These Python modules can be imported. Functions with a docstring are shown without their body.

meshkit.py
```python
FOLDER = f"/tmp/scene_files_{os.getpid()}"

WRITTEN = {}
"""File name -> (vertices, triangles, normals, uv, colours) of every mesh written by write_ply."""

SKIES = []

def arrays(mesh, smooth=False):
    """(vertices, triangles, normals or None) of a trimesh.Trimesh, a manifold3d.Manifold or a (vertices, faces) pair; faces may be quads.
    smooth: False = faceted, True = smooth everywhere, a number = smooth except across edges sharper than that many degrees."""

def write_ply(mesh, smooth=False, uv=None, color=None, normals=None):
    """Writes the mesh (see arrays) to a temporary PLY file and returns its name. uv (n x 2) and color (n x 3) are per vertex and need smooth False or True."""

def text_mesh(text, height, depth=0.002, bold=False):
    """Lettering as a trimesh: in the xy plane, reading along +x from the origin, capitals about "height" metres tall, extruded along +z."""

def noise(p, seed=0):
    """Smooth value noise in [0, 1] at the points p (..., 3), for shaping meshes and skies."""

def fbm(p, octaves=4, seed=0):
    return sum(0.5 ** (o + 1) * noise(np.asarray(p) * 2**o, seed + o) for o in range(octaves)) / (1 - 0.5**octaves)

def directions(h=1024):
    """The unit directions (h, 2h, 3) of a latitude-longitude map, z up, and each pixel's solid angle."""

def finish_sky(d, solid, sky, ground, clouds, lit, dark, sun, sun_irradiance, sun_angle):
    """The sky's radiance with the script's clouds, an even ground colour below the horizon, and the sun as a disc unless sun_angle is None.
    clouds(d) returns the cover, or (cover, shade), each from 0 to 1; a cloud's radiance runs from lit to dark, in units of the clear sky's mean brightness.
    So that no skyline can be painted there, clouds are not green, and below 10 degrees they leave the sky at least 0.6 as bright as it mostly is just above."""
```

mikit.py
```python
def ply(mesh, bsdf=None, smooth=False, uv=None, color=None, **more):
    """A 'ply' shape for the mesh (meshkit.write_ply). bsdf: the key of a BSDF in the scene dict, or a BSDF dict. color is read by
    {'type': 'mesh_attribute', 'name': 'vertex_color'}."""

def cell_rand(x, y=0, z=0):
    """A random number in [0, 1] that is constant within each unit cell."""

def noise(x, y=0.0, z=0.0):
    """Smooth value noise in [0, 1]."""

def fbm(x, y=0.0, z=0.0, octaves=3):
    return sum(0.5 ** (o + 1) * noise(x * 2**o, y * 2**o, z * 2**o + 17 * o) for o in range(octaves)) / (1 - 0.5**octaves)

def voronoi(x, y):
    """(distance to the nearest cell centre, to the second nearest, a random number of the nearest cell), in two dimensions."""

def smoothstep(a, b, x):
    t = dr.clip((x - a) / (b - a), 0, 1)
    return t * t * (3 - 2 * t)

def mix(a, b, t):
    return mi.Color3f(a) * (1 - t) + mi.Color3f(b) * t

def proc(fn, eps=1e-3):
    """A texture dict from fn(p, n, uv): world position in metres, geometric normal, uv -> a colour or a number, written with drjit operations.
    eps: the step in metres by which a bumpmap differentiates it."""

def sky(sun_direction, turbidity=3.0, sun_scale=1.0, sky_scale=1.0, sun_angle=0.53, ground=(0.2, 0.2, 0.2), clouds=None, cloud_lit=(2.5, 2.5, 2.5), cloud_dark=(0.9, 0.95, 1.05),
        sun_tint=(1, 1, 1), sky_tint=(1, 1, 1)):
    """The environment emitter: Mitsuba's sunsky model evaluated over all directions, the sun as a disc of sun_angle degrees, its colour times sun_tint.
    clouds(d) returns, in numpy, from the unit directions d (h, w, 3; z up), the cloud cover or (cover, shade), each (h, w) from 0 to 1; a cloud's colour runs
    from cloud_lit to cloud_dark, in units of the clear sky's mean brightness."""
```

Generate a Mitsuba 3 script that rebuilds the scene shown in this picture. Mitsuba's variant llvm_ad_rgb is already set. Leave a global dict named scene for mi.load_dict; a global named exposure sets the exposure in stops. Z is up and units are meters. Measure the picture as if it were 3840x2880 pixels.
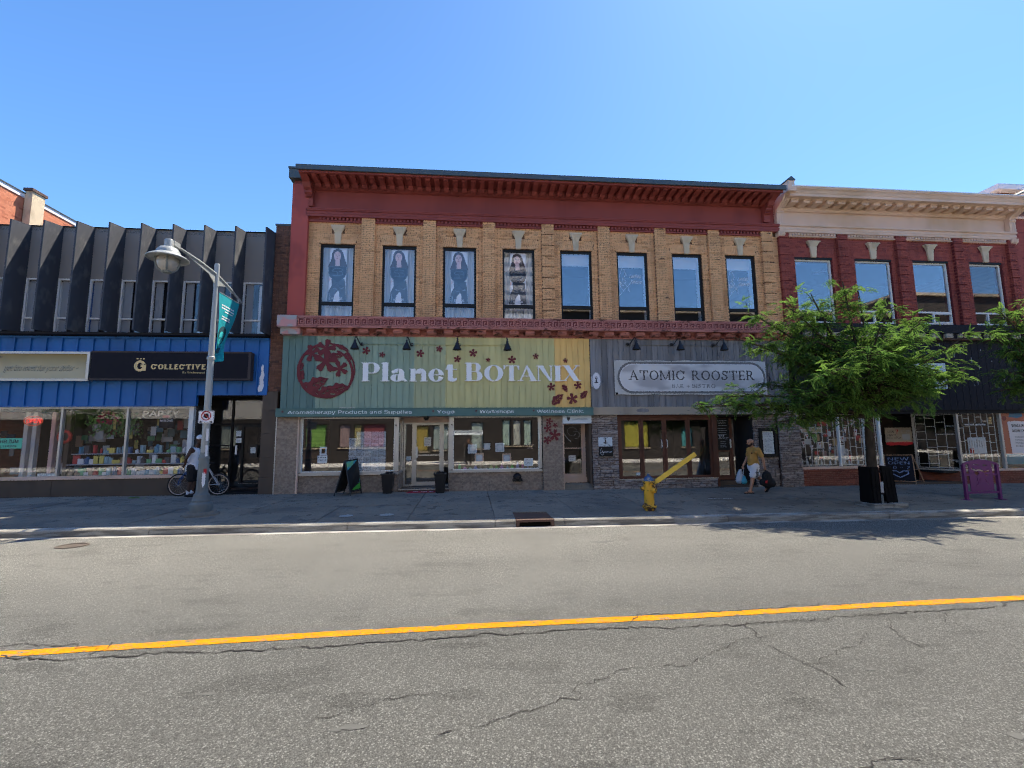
import math, random
import numpy as np, trimesh, manifold3d as m3
import drjit as dr, mitsuba as mi, mikit, meshkit
from shapely.geometry import Polygon, LineString, Point, box as sbox
from shapely import affinity
from shapely.ops import unary_union

# ------------------------------------------------------------------ camera, sky, exposure
T = mi.ScalarTransform4f
scene, labels = {}, {}
exposure = 3.0
EYE = [0.0, -15.4, 1.74]
YAW, PITCH, ROLL = math.radians(5.4226), math.radians(6.7842), math.radians(-0.5889)
_f = np.array([math.sin(YAW) * math.cos(PITCH), math.cos(YAW) * math.cos(PITCH), math.sin(PITCH)])
_r = np.array([math.cos(YAW), -math.sin(YAW), 0.0])
_u = np.cross(_r, _f)
_up = -math.sin(ROLL) * _r + math.cos(ROLL) * _u
scene['camera'] = {'type': 'perspective', 'fov': 2 * math.degrees(math.atan(1920 / 1730)), 'fov_axis': 'x', 'near_clip': 0.05, 'far_clip': 2000.0,
                   'to_world': T().look_at(origin=EYE, target=[float(a + b) for a, b in zip(EYE, _f)], up=[float(a) for a in _up])}
SUN = [0.44, 0.375, 1.0]
scene['sky'] = mikit.sky(SUN, turbidity=2.4, ground=(0.16, 0.15, 0.14), sky_tint=(0.63, 0.835, 1.0), sun_tint=(0.95, 1.0, 1.03))

# ------------------------------------------------------------------ helpers
rng = random.Random(7)
nrng = np.random.default_rng(11)
used = {}


def new_key(name, parent=None):
    base = name if parent is None else parent + '__' + name
    k = used.get(base, -1) + 1
    used[base] = k
    return base if k == 0 else '%s_%03d' % (base, k)


def thing(name, label, cat, group=None):
    k = new_key(name)
    labels[k] = {'label': label, 'category': cat}
    if group:
        labels[k]['group'] = group
    return k


class MB:
    """Collects pieces of one mesh."""
    Q = np.array([[0, 1, 3, 2], [4, 6, 7, 5], [0, 4, 5, 1], [2, 3, 7, 6], [0, 2, 6, 4], [1, 5, 7, 3]])

    def __init__(s):
        s.v, s.f, s.n = [], [], 0

    def add(s, v, f):
        v = np.asarray(v, float); f = np.asarray(f, int)
        if f.shape[1] == 4:
            f = np.vstack([f[:, [0, 1, 2]], f[:, [0, 2, 3]]])
        s.v.append(v); s.f.append(f + s.n); s.n += len(v)
        return s

    def box(s, x0, x1, y0, y1, z0, z1):
        v = [[x, y, z] for x in (x0, x1) for y in (y0, y1) for z in (z0, z1)]
        return s.add(v, MB.Q)

    def hexa(s, a, b):
        """a, b: two quads of 4 points (any planes), same winding."""
        v = np.vstack([a, b])
        f = [[3, 2, 1, 0], [4, 5, 6, 7]] + [[i, (i + 1) % 4, 4 + (i + 1) % 4, 4 + i] for i in range(4)]
        return s.add(v, f)

    def rot(s, x0, x1, y0, y1, z0, z1, M):
        v = np.array([[x, y, z] for x in (x0, x1) for y in (y0, y1) for z in (z0, z1)], float)
        return s.add(v @ np.asarray(M)[:3, :3].T + np.asarray(M)[:3, 3], MB.Q)

    def mesh(s, m):
        return s.add(m.vertices, m.faces)

    def tube(s, pts, r, sides=8, cap=True):
        p = np.asarray(pts, float)
        r = np.broadcast_to(r, (len(p),))
        t = np.gradient(p, axis=0); t /= np.linalg.norm(t, axis=1, keepdims=True) + 1e-12
        ref = np.array([0, 0, 1.0]) if abs(t[:, 2]).max() < .9 else (np.array([1.0, 0, 0]) if abs(t[:, 0]).max() < .9 else np.array([0.3, .9, .2]))
        a = np.cross(t, ref); a /= np.linalg.norm(a, axis=1, keepdims=True) + 1e-12
        b = np.cross(t, a)
        an = np.arange(sides) * 2 * np.pi / sides
        v = p[:, None] + r[:, None, None] * (np.cos(an)[None, :, None] * a[:, None] + np.sin(an)[None, :, None] * b[:, None])
        f = [[i * sides + j, i * sides + (j + 1) % sides, (i + 1) * sides + (j + 1) % sides, (i + 1) * sides + j] for i in range(len(p) - 1) for j in range(sides)]
        v = v.reshape(-1, 3); n = len(v)
        s.add(v, f)
        if cap:
            s.add(np.vstack([v[:sides], p[0]]), [[(j + 1) % sides, j, sides] for j in range(sides)])
            s.add(np.vstack([v[-sides:], p[-1]]), [[j, (j + 1) % sides, sides] for j in range(sides)])
        return s

    def lathe(s, prof, c, sides=24):
        """prof: (r, z) list bottom to top, axis z through c."""
        an = np.arange(sides) * 2 * np.pi / sides
        v = np.array([[c[0] + r * math.cos(t), c[1] + r * math.sin(t), c[2] + z] for r, z in prof for t in an])
        f = [[i * sides + j, i * sides + (j + 1) % sides, (i + 1) * sides + (j + 1) % sides, (i + 1) * sides + j] for i in range(len(prof) - 1) for j in range(sides)]
        return s.add(v, f)

    def shape(s, g, y, d=.006):
        """A shapely shape in x, z as a plate with its back at y, d thick towards -y."""
        for q in getattr(g, 'geoms', [g]):
            if q.is_empty or q.area < 1e-7:
                continue
            m = trimesh.creation.extrude_polygon(q, d, engine='earcut')
            v = np.array(m.vertices)
            s.add(np.c_[v[:, 0], y - v[:, 2], v[:, 1]], m.faces)
        return s

    def prism_x(s, poly, x0, x1):
        """poly: (y, z) outline, extruded along x."""
        q = Polygon(poly)
        m = trimesh.creation.extrude_polygon(q, x1 - x0, engine='earcut')
        v = np.array(m.vertices)
        return s.add(np.c_[x0 + v[:, 2], v[:, 0], v[:, 1]], m.faces)

    def move(s, M):
        M = np.asarray(M, float)
        s.v = [v @ M[:3, :3].T + M[:3, 3] for v in s.v]
        return s

    def tri(s):
        return trimesh.Trimesh(np.vstack(s.v), np.vstack(s.f), process=False)

    def put(s, name, mat, parent=None, smooth=False, label=None, kind=None):
        k = new_key(name, parent)
        if s.n == 0:
            return k
        scene[k] = mikit.ply((np.vstack(s.v), np.vstack(s.f)), mat, smooth=smooth)
        if label or kind:
            labels.setdefault(k, {})
            if label: labels[k]['label'] = label
            if kind: labels[k]['kind'] = kind
        return k


def B(*a):
    return MB().box(*a)


def tag(k, label, cat, group=None):
    labels[k] = {'label': label, 'category': cat}
    if group:
        labels[k]['group'] = group
    return k


def rotz(a, c=(0, 0, 0)):
    M = np.eye(4); ca, sa = math.cos(a), math.sin(a)
    M[:2, :2] = [[ca, -sa], [sa, ca]]; M[:3, 3] = c
    return M


def orient(p0, p1, up=(0, 0, 1)):
    """Frame at p0 with local z along p1-p0."""
    z = np.array(p1, float) - p0; z /= np.linalg.norm(z)
    x = np.cross(up, z)
    if np.linalg.norm(x) < 1e-6: x = np.array([1.0, 0, 0])
    x /= np.linalg.norm(x); y = np.cross(z, x)
    M = np.eye(4); M[:3, 0], M[:3, 1], M[:3, 2], M[:3, 3] = x, y, z, p0
    return M


def txt(s, x0, z0, height, y, mat, parent, name='lettering', width=None, bold=False, slant=0.0, depth=.003, rot=0.0, plain=False):
    """Lettering standing in the x-z plane, front at y - depth."""
    m = meshkit.text_mesh(s, height, depth, bold)
    v = np.array(m.vertices)
    v[:, 0] -= v[:, 0].min()
    if width:
        v[:, 0] *= width / v[:, 0].max()
    v[:, 0] += slant * v[:, 1]
    if rot:
        c, n = math.cos(rot), math.sin(rot); v[:, :2] = v[:, :2] @ np.array([[c, n], [-n, c]])
    mb = MB().add(np.c_[x0 + v[:, 0], y - v[:, 2], z0 + v[:, 1]], m.faces)
    return mb if plain else mb.put(name, mat, parent)


# ------------------------------------------------------------------ materials
def flat(name, c, rough=.6, metallic=0.0, spec=.4, **kw):
    scene[name] = {'type': 'twosided', 'bsdf': {'type': 'principled', 'base_color': {'type': 'rgb', 'value': list(c)}, 'roughness': rough, 'metallic': metallic, 'specular': spec, **kw}}
    return name


COLS = {}


def col(r, g, b, rough=.6):
    k = (round(r, 3), round(g, 3), round(b, 3), rough)
    if k not in COLS:
        COLS[k] = flat('paint_%d' % len(COLS), k[:3], rough)
    return COLS[k]


def pm(name, fn, rough=.8, bump=None, bscale=1.0, spec=.3, eps=2e-3):
    b = {'type': 'principled', 'base_color': mikit.proc(fn), 'roughness': rough, 'specular': spec}
    if bump is not None:
        b = {'type': 'bumpmap', 'arbitrary': mikit.proc(bump, eps), 'scale': bscale, 'bsdf': b}
    scene[name] = {'type': 'twosided', 'bsdf': b}
    return name


N, FB, CR, SS, MX = mikit.noise, mikit.fbm, mikit.cell_rand, mikit.smoothstep, mikit.mix
C3 = mi.Color3f
BL, BH = .222, .0655      # brick pitch and course


def brick_fn(c0, c1, c2, grime, ox=0.0, oz=0.0, ky=0.0):
    def fn(p, n, uv):
        row = dr.floor((p.z - oz) / BH)
        u = (p.x + ky * p.y - ox) / BL + .5 * (row - 2 * dr.floor(row / 2))
        r1, r2 = CR(dr.floor(u), row, 3), CR(dr.floor(u), row, 9)
        c = MX(MX(c0, c1, r1), c2, SS(.8, 1.0, r2))
        g = SS(.55, .8, FB(p.x * 1.3, p.y * 1.3, p.z * .9, 3)) * .35 + .18 * N(p.x * 40, p.y * 40, p.z * 40) + .28 * SS(.62, .85, N(p.x * 5.5, 2.0, p.z * .6))
        return MX(c, grime, g)
    return fn


pm('yellow_brick', brick_fn((.66, .352, .168), (.73, .42, .215), (.50, .245, .108), (.38, .20, .10)), .85)
pm('red_paint_brick', brick_fn((.27, .058, .044), (.315, .076, .057), (.185, .04, .036), (.14, .035, .03)), .75)
pm('brown_brick', brick_fn((.13, .06, .04), (.19, .09, .06), (.085, .045, .035), (.09, .055, .045)), .85)
pm('orange_brick', brick_fn((.42, .14, .075), (.50, .19, .11), (.30, .09, .05), (.36, .15, .10), ky=1.0), .85)
flat('mortar_tan', (.12, .062, .034), .95)
flat('mortar_dark', (.11, .07, .055), .95)
flat('mortar_red', (.11, .018, .02), .95)
flat('mortar_pale', (.40, .27, .2), .95)


def worn(c, d, s=1.5, lo=.45, hi=.75, streak=.25, amt=.5):
    def fn(p, n, uv):
        a = FB(p.x * s, p.y * s, p.z * s * .5, 4)
        b = N(p.x * 22, p.y * 22, p.z * 1.4)
        return MX(c, d, SS(lo, hi, a) * amt + streak * b * SS(.4, .8, a))
    return fn


pm('red_paint', worn((.25, .055, .046), (.185, .04, .036), 1.2), .6)
pm('end_pier_paint', worn((.38, .075, .06), (.25, .05, .045), 1.6, .45, .6), .65)


def pink_fn(p, n, uv):
    a = FB(p.x * 3.1, p.y * 3, p.z * 4, 4)
    b = FB(p.x * 9 + 7, p.y * 9, p.z * 11, 3)
    c = MX((.42, .165, .14), (.31, .115, .095), SS(.4, .65, a))
    return MX(c, (.09, .034, .027), SS(.57, .66, b * .6 + a * .45))


pm('pink_paint', pink_fn, .75)


def pink_pale_fn(p, n, uv):
    a = FB(p.x * 5, p.y * 5, p.z * 6, 4)
    return MX((.50, .25, .24), (.34, .33, .33), SS(.5, .56, a))


pm('pink_peeling', pink_pale_fn, .8)
flat('belt_ground', (.15, .035, .034), .8)
pm('key_pink', worn((.45, .19, .165), (.33, .125, .105), 4, .5, .7, .2), .75)
pm('pale_stone', worn((.55, .45, .32), (.33, .27, .19), 4), .85)
pm('beige_paint', worn((.64, .465, .365), (.52, .355, .235), 1.0, .4, .7, .2, .6), .7)
flat('black_frame', (.012, .013, .014), .5, spec=.2)
flat('black_metal', (.012, .012, .014), .4)
flat('white_frame', (.62, .62, .61), .5)
flat('aluminium', (.46, .45, .43), .38, .6)
flat('bright_strip', (.75, .74, .70), .4)
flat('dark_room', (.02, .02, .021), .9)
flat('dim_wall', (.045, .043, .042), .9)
flat('white_inside', (.62, .62, .62), .8)
flat('flashing', (.075, .09, .095), .45, .3)
flat('roof_felt', (.09, .09, .09), .95)
scene['pane_upper'] = {'type': 'thindielectric', 'int_ior': 2.4}
scene['pane_poster'] = {'type': 'thindielectric', 'int_ior': 1.75}
scene['pane_shop'] = {'type': 'thindielectric', 'int_ior': 2.0}
scene['pane_store'] = {'type': 'thindielectric', 'int_ior': 1.6}
scene['pane_plain'] = {'type': 'thindielectric', 'int_ior': 1.6}


def plank_fn(bands):
    def fn(p, n, uv):
        k = dr.floor((p.x + 5.95) / .2015)
        r = CR(k, 5, 1)
        c = C3(*bands[0][1])
        for x, b in bands[1:]:
            c = dr.select(p.x > x, C3(*b), c)
        g = FB(p.x * 9, 1.0, p.z * .8, 3)
        return c * (.93 + .12 * r) * (.86 + .26 * g)
    return fn


pm('sign_plank', plank_fn([(-9, (.115, .195, .178)), (-4.88, (.245, .33, .25)), (-1.78, (.37, .40, .24)), (-.76, (.54, .50, .235)), (2.91, (.76, .49, .165))]), .6)


def grey_plank_fn(p, n, uv):
    k = dr.floor((p.x - 4.15) / .2)
    g = FB(p.x * 14, 2.0, p.z * .7, 4)
    return C3(.20, .195, .20) * (.75 + .35 * CR(k, 2, 2)) * (.65 + .7 * g)


pm('grey_plank', grey_plank_fn, .75)
flat('fascia_green', (.075, .155, .142), .55)
flat('white_letter', (.80, .81, .82), .45)
flat('cut_out_red', (.125, .008, .016), .5)
pm('beam_wood', worn((.36, .30, .23), (.22, .18, .14), 1.5, .45, .7, .35), .75)


def tile_fn(p, n, uv):
    a = FB(p.x * 16, p.y * 16, p.z * 16, 4)
    b = FB(p.x * 5, p.y * 5, p.z * 5, 2)
    return MX((.31, .235, .185), (.205, .16, .125), SS(.35, .65, a)) * (.85 + .3 * b)


pm('wall_tile', tile_fn, .45)
flat('tile_joint', (.10, .085, .07), .8)


def stone_fn(p, n, uv):
    r = CR(dr.floor(p.x * 2.3 + 3 * dr.floor(p.z * 11)), dr.floor(p.z * 11), 4)
    a = FB(p.x * 11, p.y * 11, p.z * 20, 4)
    c = MX((.26, .215, .195), (.38, .32, .285), r)
    return MX(c, (.11, .09, .09), SS(.42, .72, a) * .75)


pm('ledge_stone', stone_fn, .85, lambda p, n, uv: FB(p.x * 18, p.y * 18, p.z * 30, 3), .012)
pm('door_wood', worn((.12, .045, .028), (.065, .025, .016), 2.5, .4, .7, .4), .45)


def concrete_fn(p, n, uv):
    a = FB(p.x * .8, p.y * 1.2, 3.0, 4)
    b = FB(p.x * 26, p.y * 26, 1.0, 2)
    st = SS(.6, .72, FB(p.x * 2.2 + 9, p.y * 2.2, 5.0, 4))
    slab = CR(dr.floor((p.x - .6) / 1.95), dr.floor((p.y + 2.75) / 3), 6)
    c = MX((.176, .156, .128), (.134, .120, .101), SS(.35, .7, a)) * (.86 + .2 * slab) * (.85 + .3 * b)
    gum = SS(.84, .88, N(p.x * 7, p.y * 7, 3.0))
    return MX(MX(c, (.085, .085, .083), st * .6), (.05, .05, .05), gum * .6)


pm('concrete', concrete_fn, .9)


def kerb_fn(p, n, uv):
    a = FB(p.x * 2, p.y * 6, p.z * 14, 4)
    b = N(p.x * 60, p.y * 60, p.z * 60)
    low = 1 - SS(-.16, -.05, p.z + .006 * p.x)
    return MX((.29, .28, .255), (.15, .14, .125), SS(.38, .62, a)) * (.82 + .3 * b)


pm('kerb_concrete', kerb_fn, .9)


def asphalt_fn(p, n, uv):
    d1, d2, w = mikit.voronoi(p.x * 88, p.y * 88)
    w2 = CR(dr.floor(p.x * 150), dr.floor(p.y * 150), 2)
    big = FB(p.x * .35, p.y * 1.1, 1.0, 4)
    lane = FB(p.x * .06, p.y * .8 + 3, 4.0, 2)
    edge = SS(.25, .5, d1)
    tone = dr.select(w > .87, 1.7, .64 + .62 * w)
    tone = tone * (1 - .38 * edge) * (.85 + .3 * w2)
    far_pale = SS(-11.2, -6.4, p.y + 1.6 * (big - .5))  # far lane paler towards the kerb, partly grazing sheen put into the colour
    c = MX((.092, .094, .091), (.152, .152, .142), far_pale)
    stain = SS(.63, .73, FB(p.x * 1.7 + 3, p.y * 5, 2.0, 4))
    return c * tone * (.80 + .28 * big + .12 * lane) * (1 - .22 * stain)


def asphalt_bump(p, n, uv):
    d1, d2, w = mikit.voronoi(p.x * 72, p.y * 72)
    return (w * .6 + .4) * (1 - SS(.15, .55, d1))


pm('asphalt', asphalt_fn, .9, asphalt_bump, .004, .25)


def yline_fn(p, n, uv):
    a = FB(p.x * 5, p.y * 30, 1.0, 4)
    d1, d2, w = mikit.voronoi(p.x * 60, p.y * 60)
    c = MX((.50, .185, .006), (.42, .15, .006), w)
    c = MX(c, (.24, .13, .04), SS(.58, .72, a) * .45)
    return MX(c, (.13, .12, .10), dr.select(w > .93, 1.0, 0.0) * .7 + SS(.70, .74, FB(p.x * 9, p.y * 22, 6.0, 3)) * .6)


pm('road_yellow', yline_fn, .9, spec=.05)
flat('crack', (.018, .0175, .017), .95)
flat('tar_patch', (.075, .077, .075), .9)
flat('cast_iron', (.075, .062, .052), .8, .2)
pm('fin_stucco', lambda p, n, uv: MX((.052, .057, .071), (.092, .097, .103), SS(.5, .8, FB(p.x * 3 + 2, p.y * 5, p.z * 2.4, 4))), .9)
flat('panel_grey', (.21, .19, .175), .8)
pm('blue_metal', worn((.012, .115, .36), (.010, .08, .25), 1.3), .45)
flat('left_dark', (.012, .011, .012), .7, spec=.2)
pm('brown_tile', worn((.082, .060, .046), (.062, .045, .036), 3), .5)
flat('lamp_grey', (.30, .32, .32), .45, .2)
pm('lamp_base_grey', worn((.15, .17, .175), (.10, .11, .115), 3), .55)
scene['globe'] = {'type': 'twosided', 'bsdf': {'type': 'principled', 'base_color': {'type': 'rgb', 'value': [.33, .31, .28]}, 'roughness': .18, 'specular': .6}}
pm('teal_cloth', lambda p, n, uv: MX((.004, .26, .31), (.003, .20, .25), FB(p.x * 6, p.y * 6, p.z * 4, 2)), .6)


def rust_fn(p, n, uv):
    a = FB(p.x * 16, p.y * 16, p.z * 11, 4)
    low = SS(.25, -.05, p.z)
    return MX((.60, .335, .03), (.055, .028, .014), SS(.56, .63, a + .10 * low))


pm('hydrant_paint', rust_fn, .55)
pm('hydrant_blue', lambda p, n, uv: MX((.02, .075, .2), (.22, .23, .24), SS(.56, .62, FB(p.x * 22, p.y * 22, p.z * 22, 3))), .5)
flat('marker_yellow', (.66, .44, .06), .5)
pm('bark', worn((.06, .048, .038), (.026, .022, .018), 9, .35, .65, .5), .95, spec=.08)
scene['leaf'] = {'type': 'principledthin', 'base_color': mikit.proc(lambda p, n, uv: MX((.05, .135, .035), (.19, .31, .06), FB(p.x * 2.3, p.y * 2.3, p.z * 2.3, 3))), 'roughness': .5, 'diff_trans': .9, 'spec_trans': 0.0, 'eta': 1.4}
flat('purple_paint', (.13, .025, .12), .5)
flat('siding_black', (.018, .018, .024), .8, spec=.2)
pm('opp_brick', brick_fn((.044, .038, .035), (.06, .05, .045), (.034, .029, .027), (.05, .045, .041)), .9)
# ------------------------------------------------------------------ ground, road, pavement
SL = -.006
def gz(x, y=0.0):
    """Height of the near pavement."""
    return .07 + SL * x + .018 * y


def rz(x, y):
    """Height of the road (slight crown)."""
    return -.165 + SL * x + .07 * (1 - ((y + 10.45) / 5.2) ** 2)


def sheet(xs, ys, zf, lift=0.0):
    v = np.array([[x, y, zf(x, y) + lift] for y in ys for x in xs]); n = len(xs)
    f = [[j * n + i, j * n + i + 1, (j + 1) * n + i + 1, (j + 1) * n + i] for j in range(len(ys) - 1) for i in range(n - 1)]
    return MB().add(v, f)


def struct(k):
    labels.setdefault(k, {})['kind'] = 'structure'
    return k


struct(sheet(np.linspace(-300, 300, 7), [-300, -20, 0, 300], lambda x, y: -.75).put('ground', 'roof_felt'))
RX = np.linspace(-60, 60, 25)
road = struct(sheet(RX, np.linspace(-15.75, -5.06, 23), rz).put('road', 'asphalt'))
# yellow centre line, slightly out of true, with its cracks as gaps filled from below
YL = [(-60, -11.9), (-12, -10.93), (-4.1, -10.76), (-1.2, -10.62), (.3, -10.57), (2.2, -10.55), (4.4, -10.46), (6.4, -10.42), (14, -10.2), (60, -9.1)]


def ribbon(path, w, lift, zf, wob=0.0, seed=0):
    p = np.array(path, float); r = np.random.default_rng(seed)
    t = np.gradient(p, axis=0); t /= np.linalg.norm(t, axis=1, keepdims=True)
    nrm = np.c_[-t[:, 1], t[:, 0]]
    ww = np.broadcast_to(w, (len(p),)) * (1 + wob * r.uniform(-1, 1, len(p)))
    a, b = p + nrm * ww[:, None] / 2, p - nrm * ww[:, None] / 2
    v = np.array([[q[0], q[1], zf(q[0], q[1]) + lift] for ab in zip(a, b) for q in ab])
    return MB().add(v, [[2 * i + 1, 2 * i + 3, 2 * i + 2, 2 * i] for i in range(len(p) - 1)])


def resample(path, step):
    p = np.array(path, float); d = np.r_[0, np.cumsum(np.linalg.norm(np.diff(p, axis=0), axis=1))]
    s = np.linspace(0, d[-1], max(2, int(d[-1] / step)))
    return np.c_[np.interp(s, d, p[:, 0]), np.interp(s, d, p[:, 1])]


ribbon(resample(YL, .12), .126, .004, rz, .10, 3).put('centre_line', 'road_yellow', road, label='yellow painted line along the middle of the road')


def crack(path, w, seed, lift=.006):
    p = resample(path, .045); r = np.random.default_rng(seed)
    j = np.cumsum(r.normal(0, .011, (len(p), 2)), axis=0); j -= np.linspace(0, 1, len(p))[:, None] * j[-1]
    ribbon(p + j + r.normal(0, .015, p.shape), w * .62 * r.uniform(.25, 1.4, len(p)), lift, rz).put('crack', 'crack', road)


CRACKS = [([(-4.3, -10.84), (-3.3, -10.93), (-2.3, -10.86), (-1.1, -10.85), (0, -10.78), (1.2, -10.68), (2.4, -10.72), (4.0, -10.62), (5.2, -10.58), (7.5, -10.5)], .03),
          ([(-4.2, -10.55), (-3.55, -10.6), (-3.3, -10.66), (-3.22, -10.72)], .022),
          ([(-3.22, -10.66), (-3.25, -10.86)], .02), ([(1.6, -10.66), (1.75, -10.46)], .028), ([(1.75, -10.46), (3.0, -10.43), (4.2, -10.42)], .022),
          ([(-.2, -12.25), (.35, -12.05), (.75, -11.9), (.82, -11.68), (1.2, -11.5), (1.75, -11.5), (2.3, -11.22), (2.9, -11.05)], .013),
          ([(-1.05, -12.0), (-.6, -11.82), (-.1, -11.75)], .011), ([(2.75, -10.72), (2.72, -11.0), (2.68, -11.3), (2.8, -11.72), (2.78, -12.0)], .016),
          ([(2.72, -11.62), (3.4, -11.42), (3.8, -11.15)], .012), ([(4.25, -10.85), (4.05, -11.05), (3.95, -11.3), (4.0, -11.45)], .016),
          ([(5.0, -10.55), (4.95, -10.8), (4.75, -10.95), (4.85, -11.15)], .016), ([(4.95, -10.84), (5.2, -11.05), (5.35, -11.2)], .012),
          ([(3.2, -6.02), (3.5, -6.2), (3.8, -6.45)], .02), ([(4.3, -6.1), (4.9, -6.2), (5.4, -6.3)], .02), ([(-6.6, -5.9), (-6.3, -6.4), (-5.9, -6.3)], .014),
          ([(1.5, -12.9), (2.0, -12.75), (2.6, -12.72)], .012)]
for i, (q, w) in enumerate(CRACKS):
    crack(q, w, 100 + i)


def blot(cx, cy, rx, ry, seed):
    r = np.random.default_rng(seed); n = 12
    a = np.arange(n) * 2 * np.pi / n; k = r.uniform(.6, 1.25, n)
    v = [[cx, cy, rz(cx, cy) + .004]] + [[cx + rx * q * math.cos(t), cy + ry * q * math.sin(t), rz(cx, cy + ry * q * math.sin(t)) + .004] for t, q in zip(a, k)]
    MB().add(v, [[0, 1 + i, 1 + (i + 1) % n] for i in range(n)]).put('tar_spot', 'tar_patch', road)


for i, q in enumerate([(2.42, -6.91, .22, .1), (-.75, -12.1, .09, .03), (-1.9, -11.6, .07, .025), (-.85, -12.12, .04, .02), (-3.5, -10.25, .05, .05), (.6, -9.9, .05, .04),
                       (3.2, -11.75, .05, .02), (-3.0, -11.95, .07, .02), (3.4, -12.6, .05, .04), (2.3, -12.9, .05, .03), (.1, -12.8, .03, .03), (-2.6, -8.6, .12, .05), (-1.2, -8.35, .07, .05), (4.3, -8.3, .08, .05)]):
    blot(*q, 40 + i)
mh = MB().lathe([(0, .003), (.2, .003), (.2, .012), (.235, .012), (.235, 0)][::-1], (-7.12, -6.08, rz(-7.1, -6.1) + .002), 28).put('manhole_cover', 'cast_iron')
tag(mh, 'small round iron cover let into the road near the kerb left of the lamp post', 'manhole cover')

# gutter pan and kerb stones
gut = struct(sheet(RX, [-5.33, -5.02], rz, .005).put('gutter', 'kerb_concrete'))
kerb = struct(B(-60, 60, -4.9, -4.86, -.75, -.55).put('kerb', 'concrete'))
JX = [-18.2, -14.3, -10.4, -6.46, -2.55, .58, 2.12, 5.9, 9.9, 13.8, 17.7, 21.6, 25.5]
def kerb_stone(x0, x1, zc=0.0):
    a0, a1 = x0 + .008, x1 - .008
    def sec(x):
        t = gz(x, -5.0); b = rz(x, -5.1) - .1
        return [[x, -4.86, b], [x, -5.105, b], [x, -5.09, t - .03], [x, -5.06, t], [x, -4.86, t + .003]]
    v = np.array(sec(a0) + sec(a1)); f = [[i, (i + 1) % 5, 5 + (i + 1) % 5, 5 + i] for i in range(5)]
    mb = MB().add(v, f); mb.add(v[:5], [[0, 4, 3, 2], [0, 2, 1, 1]]); mb.add(v[5:], [[0, 1, 2, 3], [0, 3, 4, 4]])
    return mb
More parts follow.
